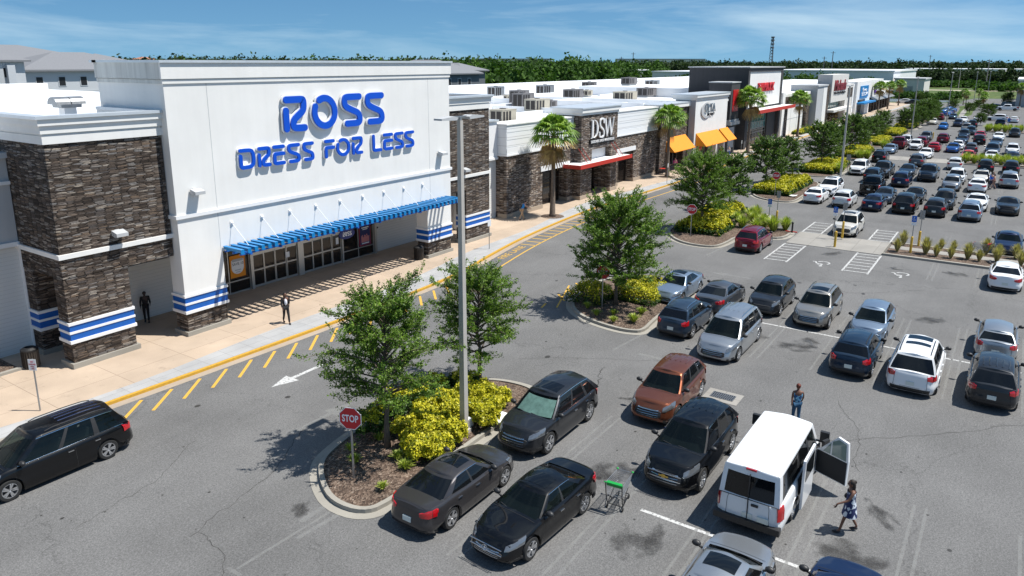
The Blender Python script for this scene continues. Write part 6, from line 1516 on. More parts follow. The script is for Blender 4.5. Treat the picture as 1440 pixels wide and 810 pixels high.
# golden shrubs
def shrub_mesh(seed, r, h, n, s=(.04, .075), low=.3):
    rng = np.random.default_rng(seed); d = rng.normal(size=(n, 3)); d[:, 2] = np.abs(d[:, 2])*1.0-.25; d /= np.linalg.norm(d, axis=1)[:, None]
    bumps = 1+.16*np.sin(d[:, 0]*7+seed)+.16*np.sin(d[:, 1]*8+seed*2); k = rng.uniform(.72, 1.03, (n, 1))*bumps[:, None]
    C = d*k*np.array([[r, r, h*.55]]); C[:, 2] += h*.45; C[:, 2] = np.maximum(C[:, 2], .03)
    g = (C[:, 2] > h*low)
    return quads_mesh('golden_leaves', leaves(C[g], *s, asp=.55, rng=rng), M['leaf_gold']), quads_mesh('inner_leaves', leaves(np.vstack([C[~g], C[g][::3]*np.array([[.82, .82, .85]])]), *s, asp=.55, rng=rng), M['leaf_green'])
SH = [shrub_mesh(5, .56, .8, 2400), shrub_mesh(6, .5, .7, 2000)]
SH2 = [shrub_mesh(9, .62, .95, 2200, low=.75)]
rs = random.Random(4)
spots = [(17.2, 15.6), (17.9, 15.3), (18.6, 15.25), (17.7, 16.2), (18.4, 16.1), (19.1, 16.2), (18.9, 17.0), (18.1, 17.0), (19.9, 16.5), (20.6, 15.9), (20.4, 15.2), (21.2, 15.5), (21.3, 16.3), (22.0, 15.7), (22.0, 16.5), (19.7, 17.4), (20.6, 17.2), (21.5, 17.1)]
for i, (x, y) in enumerate(spots):
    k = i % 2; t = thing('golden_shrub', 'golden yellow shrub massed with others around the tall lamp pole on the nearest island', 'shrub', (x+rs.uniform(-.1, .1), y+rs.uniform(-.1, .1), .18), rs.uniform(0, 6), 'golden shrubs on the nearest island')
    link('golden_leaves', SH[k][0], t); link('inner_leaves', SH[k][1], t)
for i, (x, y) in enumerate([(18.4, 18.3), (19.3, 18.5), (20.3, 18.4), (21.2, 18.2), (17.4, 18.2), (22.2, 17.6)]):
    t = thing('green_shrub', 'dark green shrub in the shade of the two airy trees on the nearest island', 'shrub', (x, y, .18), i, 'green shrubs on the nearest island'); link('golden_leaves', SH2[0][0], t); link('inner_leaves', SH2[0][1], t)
def hedge(x0, x1, y0, y1, label, h=.95, step=.85):
    t = thing('golden_hedge', label, 'hedge', ((x0+x1)/2, (y0+y1)/2, .15), 0, 'golden hedges in the islands'); rng = np.random.default_rng(int(x0)); P1, P2 = [], []
    n = int((x1-x0)*(y1-y0)*(620 if x0 < 45 else 330)); s = (.04, .075) if x0 < 45 else (.07, .12)
    C = np.stack([rng.uniform(x0, x1, n)-(x0+x1)/2, rng.uniform(y0, y1, n)-(y0+y1)/2, np.zeros(n)], 1)
    ex = np.clip(np.minimum((x1-x0)/2-np.abs(C[:, 0]), (y1-y0)/2-np.abs(C[:, 1]))-.12-.12*np.sin(C[:, 0]*4+C[:, 1]*3.1), 0.0, .45)/.45; C = C[ex > .02]; ex = ex[ex > .02]; n = len(C)
    top = h*(np.sqrt(np.clip(1-(1-ex)**2, 0, 1))*.85+.12)+.12*np.sin(C[:, 0]*5.1+x0)*np.sin(C[:, 1]*4.3); C[:, 2] = top*rng.uniform(.75, 1.08, n)
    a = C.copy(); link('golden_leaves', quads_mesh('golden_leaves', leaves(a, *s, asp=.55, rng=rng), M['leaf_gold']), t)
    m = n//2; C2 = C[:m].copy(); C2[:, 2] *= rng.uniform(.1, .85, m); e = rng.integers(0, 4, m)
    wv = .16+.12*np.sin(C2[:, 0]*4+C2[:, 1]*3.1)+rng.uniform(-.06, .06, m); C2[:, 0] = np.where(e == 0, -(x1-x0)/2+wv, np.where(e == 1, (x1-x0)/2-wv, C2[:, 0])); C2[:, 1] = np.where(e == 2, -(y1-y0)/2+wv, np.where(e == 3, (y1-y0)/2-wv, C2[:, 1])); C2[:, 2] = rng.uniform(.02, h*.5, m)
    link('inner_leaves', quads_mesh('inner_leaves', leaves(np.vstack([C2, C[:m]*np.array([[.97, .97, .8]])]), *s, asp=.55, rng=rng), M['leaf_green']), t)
hedge(35.0, 37.4, 18.0, 20.2, 'golden hedge clump left of the single tree on the second island'); hedge(36.6, 40.6, 15.5, 18.2, 'golden hedge clump right of the single tree on the second island', .8)
hedge(55.6, 59.6, 18.2, 22.0, 'golden hedge at the third stop sign behind the dark red SUV'); hedge(60.6, 67, 19.4, 22.4, 'longer golden hedge running behind the third stop sign island')
hedge(77.2, 88, 18.4, 22.3, 'solid golden hedge behind the white sedan in the second row'); hedge(96.2, 107.5, 18.0, 22.0, 'golden hedge left of the slim lamp pole')
for i, x0 in enumerate((113.4, 133.0, 152.6, 172.2)): hedge(x0+2.2, x0+13, 17.9, 21.7, ['golden hedge behind the grey sign post', 'golden hedge behind the dark red pickup', 'golden hedge under the tall pole by the far clump', 'golden hedge under the far clump of dark trees'][i], .9)
hedge(148, 160, 33.9, 35.9, 'low green and gold planting in front of the craft store', .7); hedge(163, 172, 33.2, 34.8, 'low planting beside the grey block', .6)
# grass tufts
def tuft_mesh(seed, h, r, n=150, dry=False):
    rng = np.random.default_rng(seed); P = []
    for i in range(n):
        a = rng.uniform(0, 2*PI); e = rng.uniform(.1, 1.0); b0 = np.array([math.cos(a)*r*.15, math.sin(a)*r*.15, 0]); d = np.array([math.cos(a)*r*e, math.sin(a)*r*e, h*(1-.35*e*e)*rng.uniform(.7, 1.1)])
        w = np.array([-math.sin(a), math.cos(a), 0])*.02; m_ = b0*.5+d*np.array([.45, .45, .75]); P.append([b0-w, m_-w, m_+w, b0+w]); P.append([m_-w, d-w*.2, d+w*.2, m_+w])
    return quads_mesh('grass_blades', np.array(P), M['grass_dry' if dry else 'grassblade'])
TU = [tuft_mesh(1, .95, .7, 260), tuft_mesh(2, 1.0, .5, 200, True), tuft_mesh(3, .35, .4, 120)]
def tuft(k, x, y, s, label, group, z=.12):
    o = link('fountain_plant', TU[k]); o.location = (x, y, z); o.scale = (s, s, s); o.rotation_euler = (0, 0, x*7); tag(o, label, 'grass clump', group)
for x, y, s in [(64.6, 18.0, 1.3), (63.6, 18.2, 1.2), (62.6, 17.6, 1.1), (61.2, 16.4, 1.3), (60.4, 15.4, 1.4), (61.5, 14.7, 1.2), (59.8, 16.6, 1.1), (60.0, 17.8, 1.2), (62.0, 18.8, 1.1)]: tuft(0, x, y, s, 'fountain shaped green grass clump in front of the dark red SUV', 'tall grasses at the dark red SUV')
for x, y, s in [(58.9, 6.1, 1), (61.4, 6.0, 1.1), (59.2, 4.3, 1.25), (61.5, 3.5, .8), (58.9, 3.6, .9), (61.3, 2.7, .8), (58.9, 2.7, .9), (59.3, 1.7, 1.2), (59.1, 1.0, .85), (61.6, .7, 1.2), (61.5, -.1, .9), (59.6, 0, 1.1), (61.3, -1.1, 1.1), (59.4, -1.4, 1)]: tuft(1, x, y, s, 'straw coloured grass clump on the median with the footpath', 'straw grasses on the nearest median')
for x, y in [(118.8, 5.4), (121, 5.2), (118.8, 4.3), (120.6, 3.6), (119.2, 2.6), (121.4, 1.8), (119, 1.2), (121.5, .6), (119.4, -.3), (121.4, -1), (119, -1.6)]: tuft(0, x, y, 1.4, 'green grass clump on the median behind the coral red sedan', 'green grasses on the second median')
for x, y in [(178, 5), (180, 4.6), (178, 3.6), (180, 3), (178, 2), (180, 1.2), (178, .2), (180, -.6)]: tuft(0, x, y, 1.6, 'green grass clump on the farthest median', 'green grasses on the farthest median')
for x, y in [(115, 17.2), (131.5, 17.4), (114.2, 18), (98, 17.5)]: tuft(0, x, y, 1.6, 'green grass clump at the end of a golden hedge near the second crossing', 'grasses at the hedge ends')
for x, y, s in [(16.7, 16.1, 1), (16.4, 15.5, 1), (15.7, 17.2, .9), (16.2, 17.9, .8), (17.3, 17.6, .8), (15.1, 15.3, .7), (34.0, 15.4, 1.3), (35.4, 15.6, 1.1), (33.8, 17.5, 1.0), (34.6, 18.5, 1.0), (34.4, 16.8, .9), (33.4, 16.3, .9), (77.7, 18.6, 1.2)]: tuft(2, x, y, s, 'small low green grass tuft in the mulch of an island', 'small tufts in the mulch', .18)
# woodland
def woodland(name, pts, hfun, quads, size, seed, cw=4.5, mat='forest'):
    rng = np.random.default_rng(seed); out = []
    for (x, y) in pts:
        h = hfun(rng); w = cw*rng.uniform(.7, 1.3); n = quads; d = rng.normal(size=(n, 3)); d /= np.linalg.norm(d, axis=1)[:, None]
        lob = 1+.25*np.sin(d[:, 0]*4+x)+.25*np.sin(d[:, 1]*5+y); C = d*rng.uniform(.55, 1.0, (n, 1))*lob[:, None]*np.array([[w, w, h*.42]]); C += np.array([[x, y, h*.58]]); C[:, 2] = np.maximum(C[:, 2], .3); out.append(C)
    C = np.vstack(out); o = link(name, quads_mesh(name, leaves(C, size*.6, size*1.2, asp=.8, up=.2, rng=rng), M[mat])); o['kind'] = 'stuff'; return o
rng = np.random.default_rng(5)
def scatter(n, x0, x1, y0, y1): return np.stack([rng.uniform(x0, x1, n), rng.uniform(y0, y1, n)], 1)
P = scatter(900, 170, 460, 100, 330); P = P[(P[:, 1] > 60+P[:, 0]*.28)]
woodland('near_woodland', P, lambda r: r.uniform(9.5, 14)+(r.random() < .05)*3, 330, .75, 1)
woodland('rear_hedgerow', np.vstack([scatter(60, 205, 330, 82, 96), scatter(40, 330, 345, 96, 130), scatter(26, 296, 345, 50, 84)]), lambda r: r.uniform(7, 9.5), 420, .5, 2, 3.4)
woodland('road_woodland', np.vstack([scatter(330, 572, 640, -60, 130), scatter(60, 470, 560, 84, 150)]), lambda r: r.uniform(6, 10), 200, .9, 3, 4.5, 'forest_far')
def ring_pts(n, d0, d1, a0, a1):
    a = rng.uniform(R(a0), R(a1), n); d = rng.uniform(d0, d1, n); return np.stack([d*np.cos(a), d*np.sin(a)], 1)
woodland('horizon_woodland', ring_pts(1000, 420, 900, 36, 78), lambda r: r.uniform(12.8, 15.8)+(r.random() < .04)*2, 260, 1.0, 4, 7, 'forest_far')
woodland('right_horizon_woodland', ring_pts(800, 820, 1150, -5, 38), lambda r: r.uniform(12, 15.5)+(r.random() < .06)*2, 220, 1.2, 8, 7.5, 'forest_far')
woodland('pond_scrub', scatter(160, 326, 338, 20, 75), lambda r: r.uniform(1.5, 3), 60, .5, 5, 2)
woodland('verge_scrub', np.vstack([scatter(150, 495, 520, 0, 60), scatter(40, 440, 470, -20, 20)]), lambda r: r.uniform(1.5, 4), 60, .9, 6, 3)
woodland('service_shrubs', scatter(26, 104, 124, 80, 90), lambda r: r.uniform(6, 8.5), 200, .45, 7, 2)
# ------------------------------------------------------------------ street furniture
def light_pole(x, y, h, label, z=.15, arms=2, w=.13):
    t = thing('lamp_pole', label, 'lamp pole', (x, y, z), 0, 'tall parking lot lamp poles'); H_ = h-z
    b = MB(); b.tube([(0, 0, 0), (0, 0, H_-.15)], [w*1.25, w*.8], 4 if arms == 2 else 8); b.xf(Matrix.Rotation(R(45) if arms == 2 else 0, 4, 'Z')); b.obj('pole', M['pole'], t)
    b = MB(); b.box(-.2, .2, -.2, .2, -.1, .12); b.obj('base_cover', M['pole'], t)
    b = MB(); b.tube([(0, 0, H_-.2), (0, 0, H_-.02)], .07, 8); b.box(-.35, .35, -.03, .03, H_-.06, H_); b.obj('bracket', M['steel'], t)
    for s in (-1, 1):
        b = MB(); b.prism([(s*.3, H_-.03), (s*.5, H_+.02), (s*1.15, H_-.03), (s*1.15, H_-.09), (s*.35, H_-.12)], -.17, .17, axis='y'); b.obj('lamp_head', M['stucco_grey'], t)
    return t
lp = light_pole(19.6, 15.5, 11.75, 'tall square lamp pole with twin heads on the nearest island')
b = MB(); b.box(.18, .4, -.12, .12, .12, .4); b.obj('service_box', M['white'], lp)
for x, y, h, lb in [(84.0, 14.9, 11.3, 'slim lamp pole rising behind the white crossover in the second row'), (158.5, 16.5, 11, 'lamp pole in front of the far clump of dark trees'), (201.8, 14.0, 11.5, 'lamp pole at the start of the grass median'),
    (332.5, 15, 10.4, 'thin lamp pole beyond the footpath, left of a pair'), (327, 10.7, 10.7, 'thin lamp pole beyond the footpath, right of a pair')]: light_pole(x, y, h, lb, .1, 2, .12)
t = thing('lamp_pole', 'lone slender pole standing in the far lawn', 'lamp pole', (451, 28, 0)); b = MB(); b.tube([(0, 0, 0), (0, 0, 9.8)], .12, 8); b.obj('pole', M['pole'], t); b = MB(); b.bar((0, 0, 9.8), (-1.2, 0, 10.1), .1, .1); b.obj('lamp_head', M['pole'], t)
def stop_sign(x, y, top, label, rz, z=.2):
    t = thing('stop_sign', label, 'stop sign', (x, y, z), rz, 'stop signs at the aisle ends'); h = top-z
    b = MB(); b.box(-.03, .03, -.02, .02, 0, h-.1); b.obj('post', M['steel'], t)
    a = .38/math.cos(PI/8); oc = lambda r: [(r*math.cos(PI/8+k*PI/4), h-.4+r*math.sin(PI/8+k*PI/4)) for k in range(8)]
    b = MB(); b.prism(oc(a), -.045, -.035, axis='y'); p_ = b.obj('sign_plate', M['letter_white'], t)
    b = MB(); b.prism(oc(a*.94), -.049, -.0452, axis='y'); b.obj('red_field', M['red'], p_)
    wall_text('STOP', -.28, h-.52, -.056, .56, .25, M['letter_white'], p_, .006, bold=.02); return t
stop_sign(15.0, 16.5, 2.75, 'red STOP sign on the nearest mulched island', R(-68)); stop_sign(35.2, 17.9, 2.6, 'red stop sign at the single tree island', R(-75))
stop_sign(54.6, 20.2, 2.75, 'red stop sign at the island beside the dark red SUV', R(-80)); stop_sign(76.4, 19.6, 2.75, 'red stop sign at the solid golden hedge', R(-80))
def post_sign(x, y, top, label, panels, z=.12, post='steel', sleeve=0, rz=0, r=.03):
    t = thing('sign_post', label, 'sign', (x, y, z), rz, 'small sign posts'); h = top-z
    b = MB(); b.tube([(0, 0, 0), (0, 0, h)], r, 8); b.obj('post', M[post], t)
    if sleeve:
        b = MB(); b.lathe([(.085, 0), (.085, sleeve-.04), (.05, sleeve), (0, sleeve)], (0, 0, 0), 14); b.obj('yellow_sleeve', M['yellow_post'], t)
    for (w, hh, dz, m_, txt, tm) in panels:
        b = MB(); b.box(-w/2, w/2, -.045, -.035, h-dz-hh, h-dz); p_ = b.obj('sign_plate', M[m_], t)
        for k, (s_, fz, fh, fw_) in enumerate(txt or []): wall_text(s_, -w*fw_/2, h-dz-hh*fz, -.052, w*fw_, hh*fh, M[tm], p_, .006)
    return t
post_sign(11.5, 30.3, 2.3, 'white no parking sign beside the moving dark minivan', [(.32, .46, 0, 'letter_white', [('NO', .3, .15, .35), ('PARKING', .52, .14, .85), ('FIRE', .72, .12, .45), ('LANE', .9, .12, .45)], 'red')], rz=R(-60))
post_sign(42.4, 30.95, 2.3, 'thin sign post on the pavement at the right stone tower', [(.3, .45, 0, 'letter_white', None, 'red')], rz=R(-20))
post_sign(78.5, 32.2, 2.4, 'thin sign post on the pavement past the red edged canopy', [(.3, .45, 0, 'letter_white', None, 'red')], rz=R(10))
post_sign(108.8, 33.3, 2.4, 'thin sign post on the pavement past the orange awnings', [(.35, .5, 0, 'letter_white', None, 'red')], rz=R(10))
hcp = [(.32, .46, 0, 'sign_handicap', None, 'letter_white'), (.32, .2, .5, 'letter_white', None, 'red')]
def hc_sign(x, y, top, label, sleeve, rz=PI/2*-1):
    t = post_sign(x, y, top, label, hcp, sleeve=sleeve, rz=rz); h = top-.12; q = MB()
    for a, c in (((-.02, .08), (-.02, -.04)), ((-.02, -.04), (.07, -.04)), ((.07, -.04), (.1, -.13))): q.bar((a[0], -.05, h-.22+a[1]), (c[0], -.05, h-.22+c[1]), .022, .01)
    for k in range(10):
        a, c = R(130+k*22), R(130+(k+1)*22); q.bar((-.01+.09*math.cos(a), -.05, h-.27+.09*math.sin(a)), (-.01+.09*math.cos(c), -.05, h-.27+.09*math.sin(c)), .02, .01)
    q.ell((-.02, -.05, h-.1), (.028, .008, .028), 8, 6); q.obj('wheelchair_symbol', M['letter_white'], t)
hc_sign(61.9, 16.2, 2.5, 'blue disabled parking sign among the green grasses behind the dark red SUV', .8); hc_sign(61.0, 10.9, 2.55, 'blue disabled parking sign in front of the pearl beige luxury SUV', .0); hc_sign(59.0, 5.25, 2.85, 'blue disabled parking sign on the median with straw coloured grasses', 1.2)
post_sign(63.2, 15.9, 3.0, 'grey backed sign on a yellow sleeved post behind the dark red SUV', [(.32, .6, 0, 'steel', None, 'red')], sleeve=1.2, rz=PI/2)
post_sign(61.0, 10.25, 2.95, 'grey backed sign on a tall yellow sleeve by the concrete crossing', [(.32, .6, 0, 'steel', None, 'red')], sleeve=1.35, rz=PI/2)
post_sign(61.6, 5.0, 2.85, 'grey backed sign on a yellow sleeved post on the straw grass median', [(.34, .7, 0, 'steel', None, 'red')], sleeve=1.15, rz=PI/2)
post_sign(97.5, 16.6, 2.6, 'grey sign post beside the white luxury SUV', [(.5, .7, 0, 'steel', None, 'red')], rz=PI/2)
post_sign(179.5, 1.6, 2.8, 'blue sign on the farthest tufted median', [(.5, .7, 0, 'sign_handicap', None, 'red')], rz=-PI/2)
for x, y, h, lb in [(58.05, 10.2, 1.25, 'short yellow bollard at the edge of the concrete crossing'), (156.5, 14.2, 1.2, 'yellow bollard left of a pair under the far lamp pole'), (155.8, 12.6, 1.2, 'yellow bollard right of a pair under the far lamp pole')]:
    t = thing('bollard', lb, 'bollard', (x, y, 0)); b = MB(); b.lathe([(.09, 0), (.09, h-.06), (.06, h-.01), (0, h)], (0, 0, 0), 16); b.obj('sleeve', M['yellow_post'], t); b = MB(); b.lathe([(.15, 0), (.15, .03), (.09, .04)], (0, 0, 0), 16); b.obj('footing', M['path'], t)
def bin_(x, y, label):
    t = thing('litter_bin', label, 'litter bin', (x, y, .12)); b = MB(); b.lathe([(.28, .0), (.3, .06), (.3, .8), (.27, .82), (0, .82)], (0, 0, 0), 24); b.obj('liner', M['black'], t)
    b = MB(); 
    for i in range(22): a = 2*PI*i/22; b.bar((.32*math.cos(a), .32*math.sin(a), .05), (.32*math.cos(a), .32*math.sin(a), .8), .06, .02)
    b.obj('slats', plain('bin_bronze', (.05, .042, .036), .5, .3), t)
    b = MB(); b.lathe([(.35, .8), (.35, .88), (.24, .95), (.16, .96), (.15, .9), (0, .9)], (0, 0, 0), 24); b.obj('lid', M['black'], t)
bin_(13.3, 35.2, 'dark slatted litter bin left of the nearest stone tower'); bin_(37.3, 33.3, 'dark slatted litter bin at the right pier of the ROSS entrance')
# fire hydrant / valve by the red SUV
t = thing('standpipe', 'dark standpipe standing in the mulch in front of the dark red SUV', 'standpipe', (60.6, 13.95, .15)); b = MB(); b.tube([(0, 0, 0), (0, 0, .75)], .07, 10); b.ell((0, 0, .8), (.1, .1, .1), 10, 6); b.obj('riser', M['black'], t); b = MB(); b.tube([(0, -.4, .08), (0, .5, .08)], .05, 8); b.obj('pipe', M['red_trim'], t)
# white litter
b = MB(); b.grid([[(x*.35-.35+random.uniform(-.05, .05), y*.25-.2, .03+random.uniform(0, .1)) for y in range(4)] for x in range(4)]); o = b.obj('paper_litter', M['letter_white']); o.location = (20.9, 14.75, .2); tag(o, 'crumpled white paper litter on the mulch beside the dark SUV with the sunshade', 'litter')
o = link('paper_litter', o.data); o.location = (77.6, 18.0, .2); tag(o, 'small white litter under the solid golden hedge', 'litter')
# shopping carts
def cart(x, y, rz, label, green=True, gr='shopping carts'):
    t = thing('shopping_cart', label, 'shopping cart', (x, y, 0), rz, gr); w = .008
    b = MB()
    B0 = [(-.38, -.24, .52), (.42, -.2, .58), (.42, .2, .58), (-.38, .24, .52)]; B1 = [(-.45, -.28, .95), (.52, -.25, .9), (.52, .25, .9), (-.45, .28, .95)]
    L_ = lambda a, c, f: tuple(lerp(a[i], c[i], f) for i in range(3))
    for k in range(4):
        a0, a1, c0, c1 = B0[k], B0[(k+1) % 4], B1[k], B1[(k+1) % 4]
        for f in np.linspace(0, 1, 12): b.tube([L_(a0, a1, f), L_(c0, c1, f)], .004, 4, cap=False)
        for f in np.linspace(0, 1, 7): b.tube([L_(a0, c0, f), L_(a1, c1, f)], .005 if f not in (0, 1) else .011, 4, cap=False)
    for f in np.linspace(0, 1, 10): b.tube([L_(B0[0], B0[1], f), L_(B0[3], B0[2], f)], .004, 4, cap=False)
    b.obj('wire_basket', M['steel'], t)
    b = MB()
    for s in (-1, 1):
        b.tube([(-.5, s*.27, 1.0), (-.42, s*.26, .5), (-.3, s*.25, .16), (.5, s*.17, .14)], .016, 6); b.tube([(-.3, s*.25, .16), (.3, s*.2, .56)], .012, 6); b.tube([(.0, s*.22, .15), (-.38, s*.24, .52)], .012, 6)
    b.tube([(.5, -.17, .14), (.5, .17, .14)], .014, 6); b.tube([(-.32, -.25, .17), (-.32, .25, .17)], .014, 6)
    for f in np.linspace(-.28, .45, 7): b.tube([(f, -.2, .18), (f, .2, .18)], .006, 4)
    b.obj('frame', M['black'], t)
    b = MB(); b.tube([(-.52, -.3, 1.0), (-.52, .3, 1.0)], .02, 8); b.box(-.46, -.36, -.24, .24, .86, .98); b.ell((.52, .25, .92), (.04, .04, .03)); b.ell((.52, -.25, .92), (.04, .04, .03)); b.obj('handle', plain('cart_green' if green else 'cart_red', (.01, .3, .05) if green else (.3, .02, .02), .4), t)
    b = MB()
    for q_ in [(-.3, -.25), (-.3, .25), (.48, -.17), (.48, .17)]: b.lathe([(0, -.015), (.06, -.015), (.06, .015), (0, .015)], (q_[0], q_[1], .06), 12, axis='y')
    b.obj('castors', M['black'], t); return t
cart(18.85, 8.8, .1, 'wire shopping cart with green handle standing alone beside the black luxury sedan'); cart(61.3, 1.0, 1.4, 'wire shopping cart among the straw grasses near the navy sedan', False); cart(137.5, 3.6, .4, 'wire shopping cart between two far rows of cars', False)
# ------------------------------------------------------------------ people
def skin_mesh(V, E_, rad, mat, sub=1, name='skin'):
    me = bpy.data.meshes.new(name); me.from_pydata(V, E_, []); o = bpy.data.objects.new(name, me); COL.objects.link(o)
    m_ = o.modifiers.new('s', 'SKIN'); m_.use_smooth_shade = True
    for i, r_ in enumerate(rad):
        sv = me.skin_vertices[0].data[i]; sv.radius = (r_, r_) if isinstance(r_, (int, float)) else r_
    me.skin_vertices[0].data[0].use_root = True
    s = o.modifiers.new('u', 'SUBSURF'); s.levels = sub; s.render_levels = sub
    dg = bpy.context.evaluated_depsgraph_get(); me2 = bpy.data.meshes.new_from_object(o.evaluated_get(dg)); bpy.data.objects.remove(o)
    me2.materials.clear(); me2.materials.append(mat); me2.polygons.foreach_set('use_smooth', [True]*len(me2.polygons)); me2.name = name; return me2
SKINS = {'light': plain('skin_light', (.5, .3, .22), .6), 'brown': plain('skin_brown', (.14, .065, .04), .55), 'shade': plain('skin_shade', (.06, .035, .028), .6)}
_cm = {}
def cloth(c, pat=None):
    k = (c, pat)
    if k not in _cm:
        if pat is None: _cm[k] = plain('cloth_%d' % len(_cm), c, .85, var=.12, vs=12)
        else:
            m, nt, p = nm('patterned_cloth_%d' % len(_cm)); p.inputs['Roughness'].default_value = .85
            v = nt.nodes.new('ShaderNodeTexVoronoi'); v.inputs['Scale'].default_value = 11; nt.links.new(objco(nt, (1, 1, .7)), v.inputs['Vector'])
            nt.links.new(ramp(nt, v.outputs['Color'], [(.3, c), (.48, c), (.52, pat), (1, pat)]), p.inputs['Base Color']); _cm[k] = m
    return _cm[k]
def person(x, y, rz, label, h=1.68, skin='light', top=(.2, .2, .2), legs=(.03, .03, .035), hair=(.02, .014, .01), long=False, dress=None, step=.22, lean=0, arms=(.15, -.15), sleeve=True, shorts=False, z=0, pat=None, group='people in the scene', shirt=None, lod=0, bun=False):
    """faces +X in its own frame; built at 1.7 m and scaled"""
    t = thing('person', label, 'person', (x, y, z), rz, group); k = h/1.7; t.scale = (k, k, k)
    ln = math.tan(lean)
    P = {'pel': (0, 0, .93), 'waist': (.01+ln*.15, 0, 1.08), 'chest': (.0+ln*.38, 0, 1.32), 'neck': (.01+ln*.52, 0, 1.46), 'head0': (.025+ln*.58, 0, 1.52)}
    for s, n in ((-1, 'r'), (1, 'l')):
        st = step*s; P['hip'+n] = (0, .085*s, .9); P['kn'+n] = (st*.45+.04, .09*s, .5-.0*abs(st)); P['an'+n] = (st*.95-.03*(st < 0), .09*s, .085+(.05 if st < 0 else 0)); P['to'+n] = (st*.95+.15, .1*s, .035)
        a = arms[0] if s < 0 else arms[1]; sh = P['chest']
        P['sh'+n] = (sh[0], .17*s, 1.4); P['el'+n] = (sh[0]+a*.5-.02, .22*s, 1.13+abs(a)*.1); P['wr'+n] = (sh[0]+a*1.35+.03, .23*s, .9+abs(a)*.45); P['ha'+n] = (P['wr'+n][0]+.03, .225*s, P['wr'+n][2]-.07)
    keys = list(P); E_ = [('pel', 'waist'), ('waist', 'chest'), ('chest', 'neck'), ('neck', 'head0')]
    for n in 'rl': E_ += [('pel', 'hip'+n), ('hip'+n, 'kn'+n), ('kn'+n, 'an'+n), ('an'+n, 'to'+n), ('chest', 'sh'+n), ('sh'+n, 'el'+n), ('el'+n, 'wr'+n), ('wr'+n, 'ha'+n)]
    rad = dict(pel=(.13, .11), waist=(.115, .09), chest=(.14, .1), neck=.052, head0=.055)
    for n in 'rl': rad.update({'hip'+n: .085, 'kn'+n: .052, 'an'+n: .036, 'to'+n: .035, 'sh'+n: .055, 'el'+n: .038, 'wr'+n: .027, 'ha'+n: .03})
    idx = {q: i for i, q in enumerate(keys)}
    me = skin_mesh([P[q] for q in keys], [(idx[a], idx[b]) for a, b in E_], [rad[q] for q in keys], SKINS[skin], 1, 'body')
    # head with face and hands with fingers belong to the same mesh
    hx = P['head0'][0]+.01; q = MB(); q.ell((hx, 0, 1.6), (.098, .075, .115), 14, 10); q.ell((hx+.095, 0, 1.59), (.018, .014, .024), 6, 4)
    for s in (-1, 1): q.ell((hx, .075*s, 1.595), (.02, .012, .03), 6, 4)
    for n, s in (('r', -1), ('l', 1)):
        hnd = Vector(P['ha'+n]); dn = (hnd-Vector(P['wr'+n])).normalized()
        for f in range(4 if lod == 0 else 0): a = hnd+Vector((.024-.016*f, 0, 0)); q.tube([a, a+dn*.05, a+dn*(.085-.006*abs(f-1.3))+Vector((.0, -s*.012, 0))], [.0085, .008, .006], 5)
        if lod == 0: a = hnd+Vector((.03, 0, .02)); q.tube([a, a+dn*.03+Vector((.022, -s*.01, 0)), a+dn*.058+Vector((.026, -s*.016, 0))], [.009, .008, .006], 5)
    hm = q.mesh('head', SKINS[skin], smooth=True)
    bm = bmesh.new(); bm.from_mesh(me); bm.from_mesh(hm); bm.to_mesh(me); bm.free(); link('body', me, t)
    if lod == 0:
        q = MB()
        for s in (-1, 1): q.ell((hx+.088, .03*s, 1.615), (.008, .014, .007), 6, 4)
        q.ell((hx+.092, 0, 1.545), (.006, .024, .006), 6, 4); q.obj('face_features', M['black'], t)
    q = MB(); q.ell((hx-.02, 0, 1.632), (.098, .088, .098), 12, 8)
    if long: q.ell((hx-.07, 0, 1.52), (.06, .09, .16), 10, 8)
    if bun: q.ell((hx-.1, 0, 1.66), (.05, .05, .05), 8, 6)
    q.obj('hair', plain('hair', hair, .7), t, smooth=True)
    def sub(names, extra, mat, nme):
        ks = [a for a in keys if a in names]; ii = {a: i for i, a in enumerate(ks)}; ed = [(ii[a], ii[b]) for a, b in E_ if a in ii and b in ii]
        def rr(a):
            r_ = rad[a]; return (r_[0]+extra, r_[1]+extra) if isinstance(r_, tuple) else r_+extra
        link(nme, skin_mesh([P[a] for a in ks], ed, [rr(a) for a in ks], mat, 1, nme), t)
    tm = cloth(top, pat)
    up_ = ['pel', 'waist', 'chest', 'shr', 'shl', 'elr', 'ell'] if not dress else ['waist', 'chest', 'shr', 'shl']
    if sleeve is True and not dress: up_ += ['wrr', 'wrl']
    if not sleeve and not dress: up_ = ['pel', 'waist', 'chest', 'shr', 'shl']
    sub(up_, .018, tm, 'top')
    if shirt: q = MB(); q.ell((P['chest'][0]+.07, 0, 1.2), (.085, .085, .19), 12, 8); q.obj('shirt', cloth(shirt), t, smooth=True)
    if dress:
        q = MB(); L_ = dress; pr = [(.15, 1.36), (.15, 1.2), (.145, 1.08), (.19, .92), (.22, .75), (.25, L_)]; i0 = len(q.v); q.lathe(pr, (0, 0, 0), 20, sx=.85, sy=1.05)
        q.obj('dress', tm, t, smooth=True)
    else:
        sub(['pel', 'hipr', 'hipl', 'knr', 'knl']+([] if shorts else ['anr', 'anl']), .016, cloth(legs), 'trousers')
    q = MB()
    for n in 'rl': a = P['an'+n]; b_ = P['to'+n]; q.ell(((a[0]+b_[0])/2+.01, a[1], .045+(.03 if a[2] > .1 else 0)), (.13, .047, .045), 10, 6)
    q.obj('shoes', M['black'], t, smooth=True)
    return t, P
person(23.55, 30.4, R(-112), 'woman in black cardigan, white top and black trousers by the ROSS entrance', skin='brown', top=(.012, .012, .014), shirt=(.75, .75, .8), legs=(.012, .012, .014), long=True, z=.12)
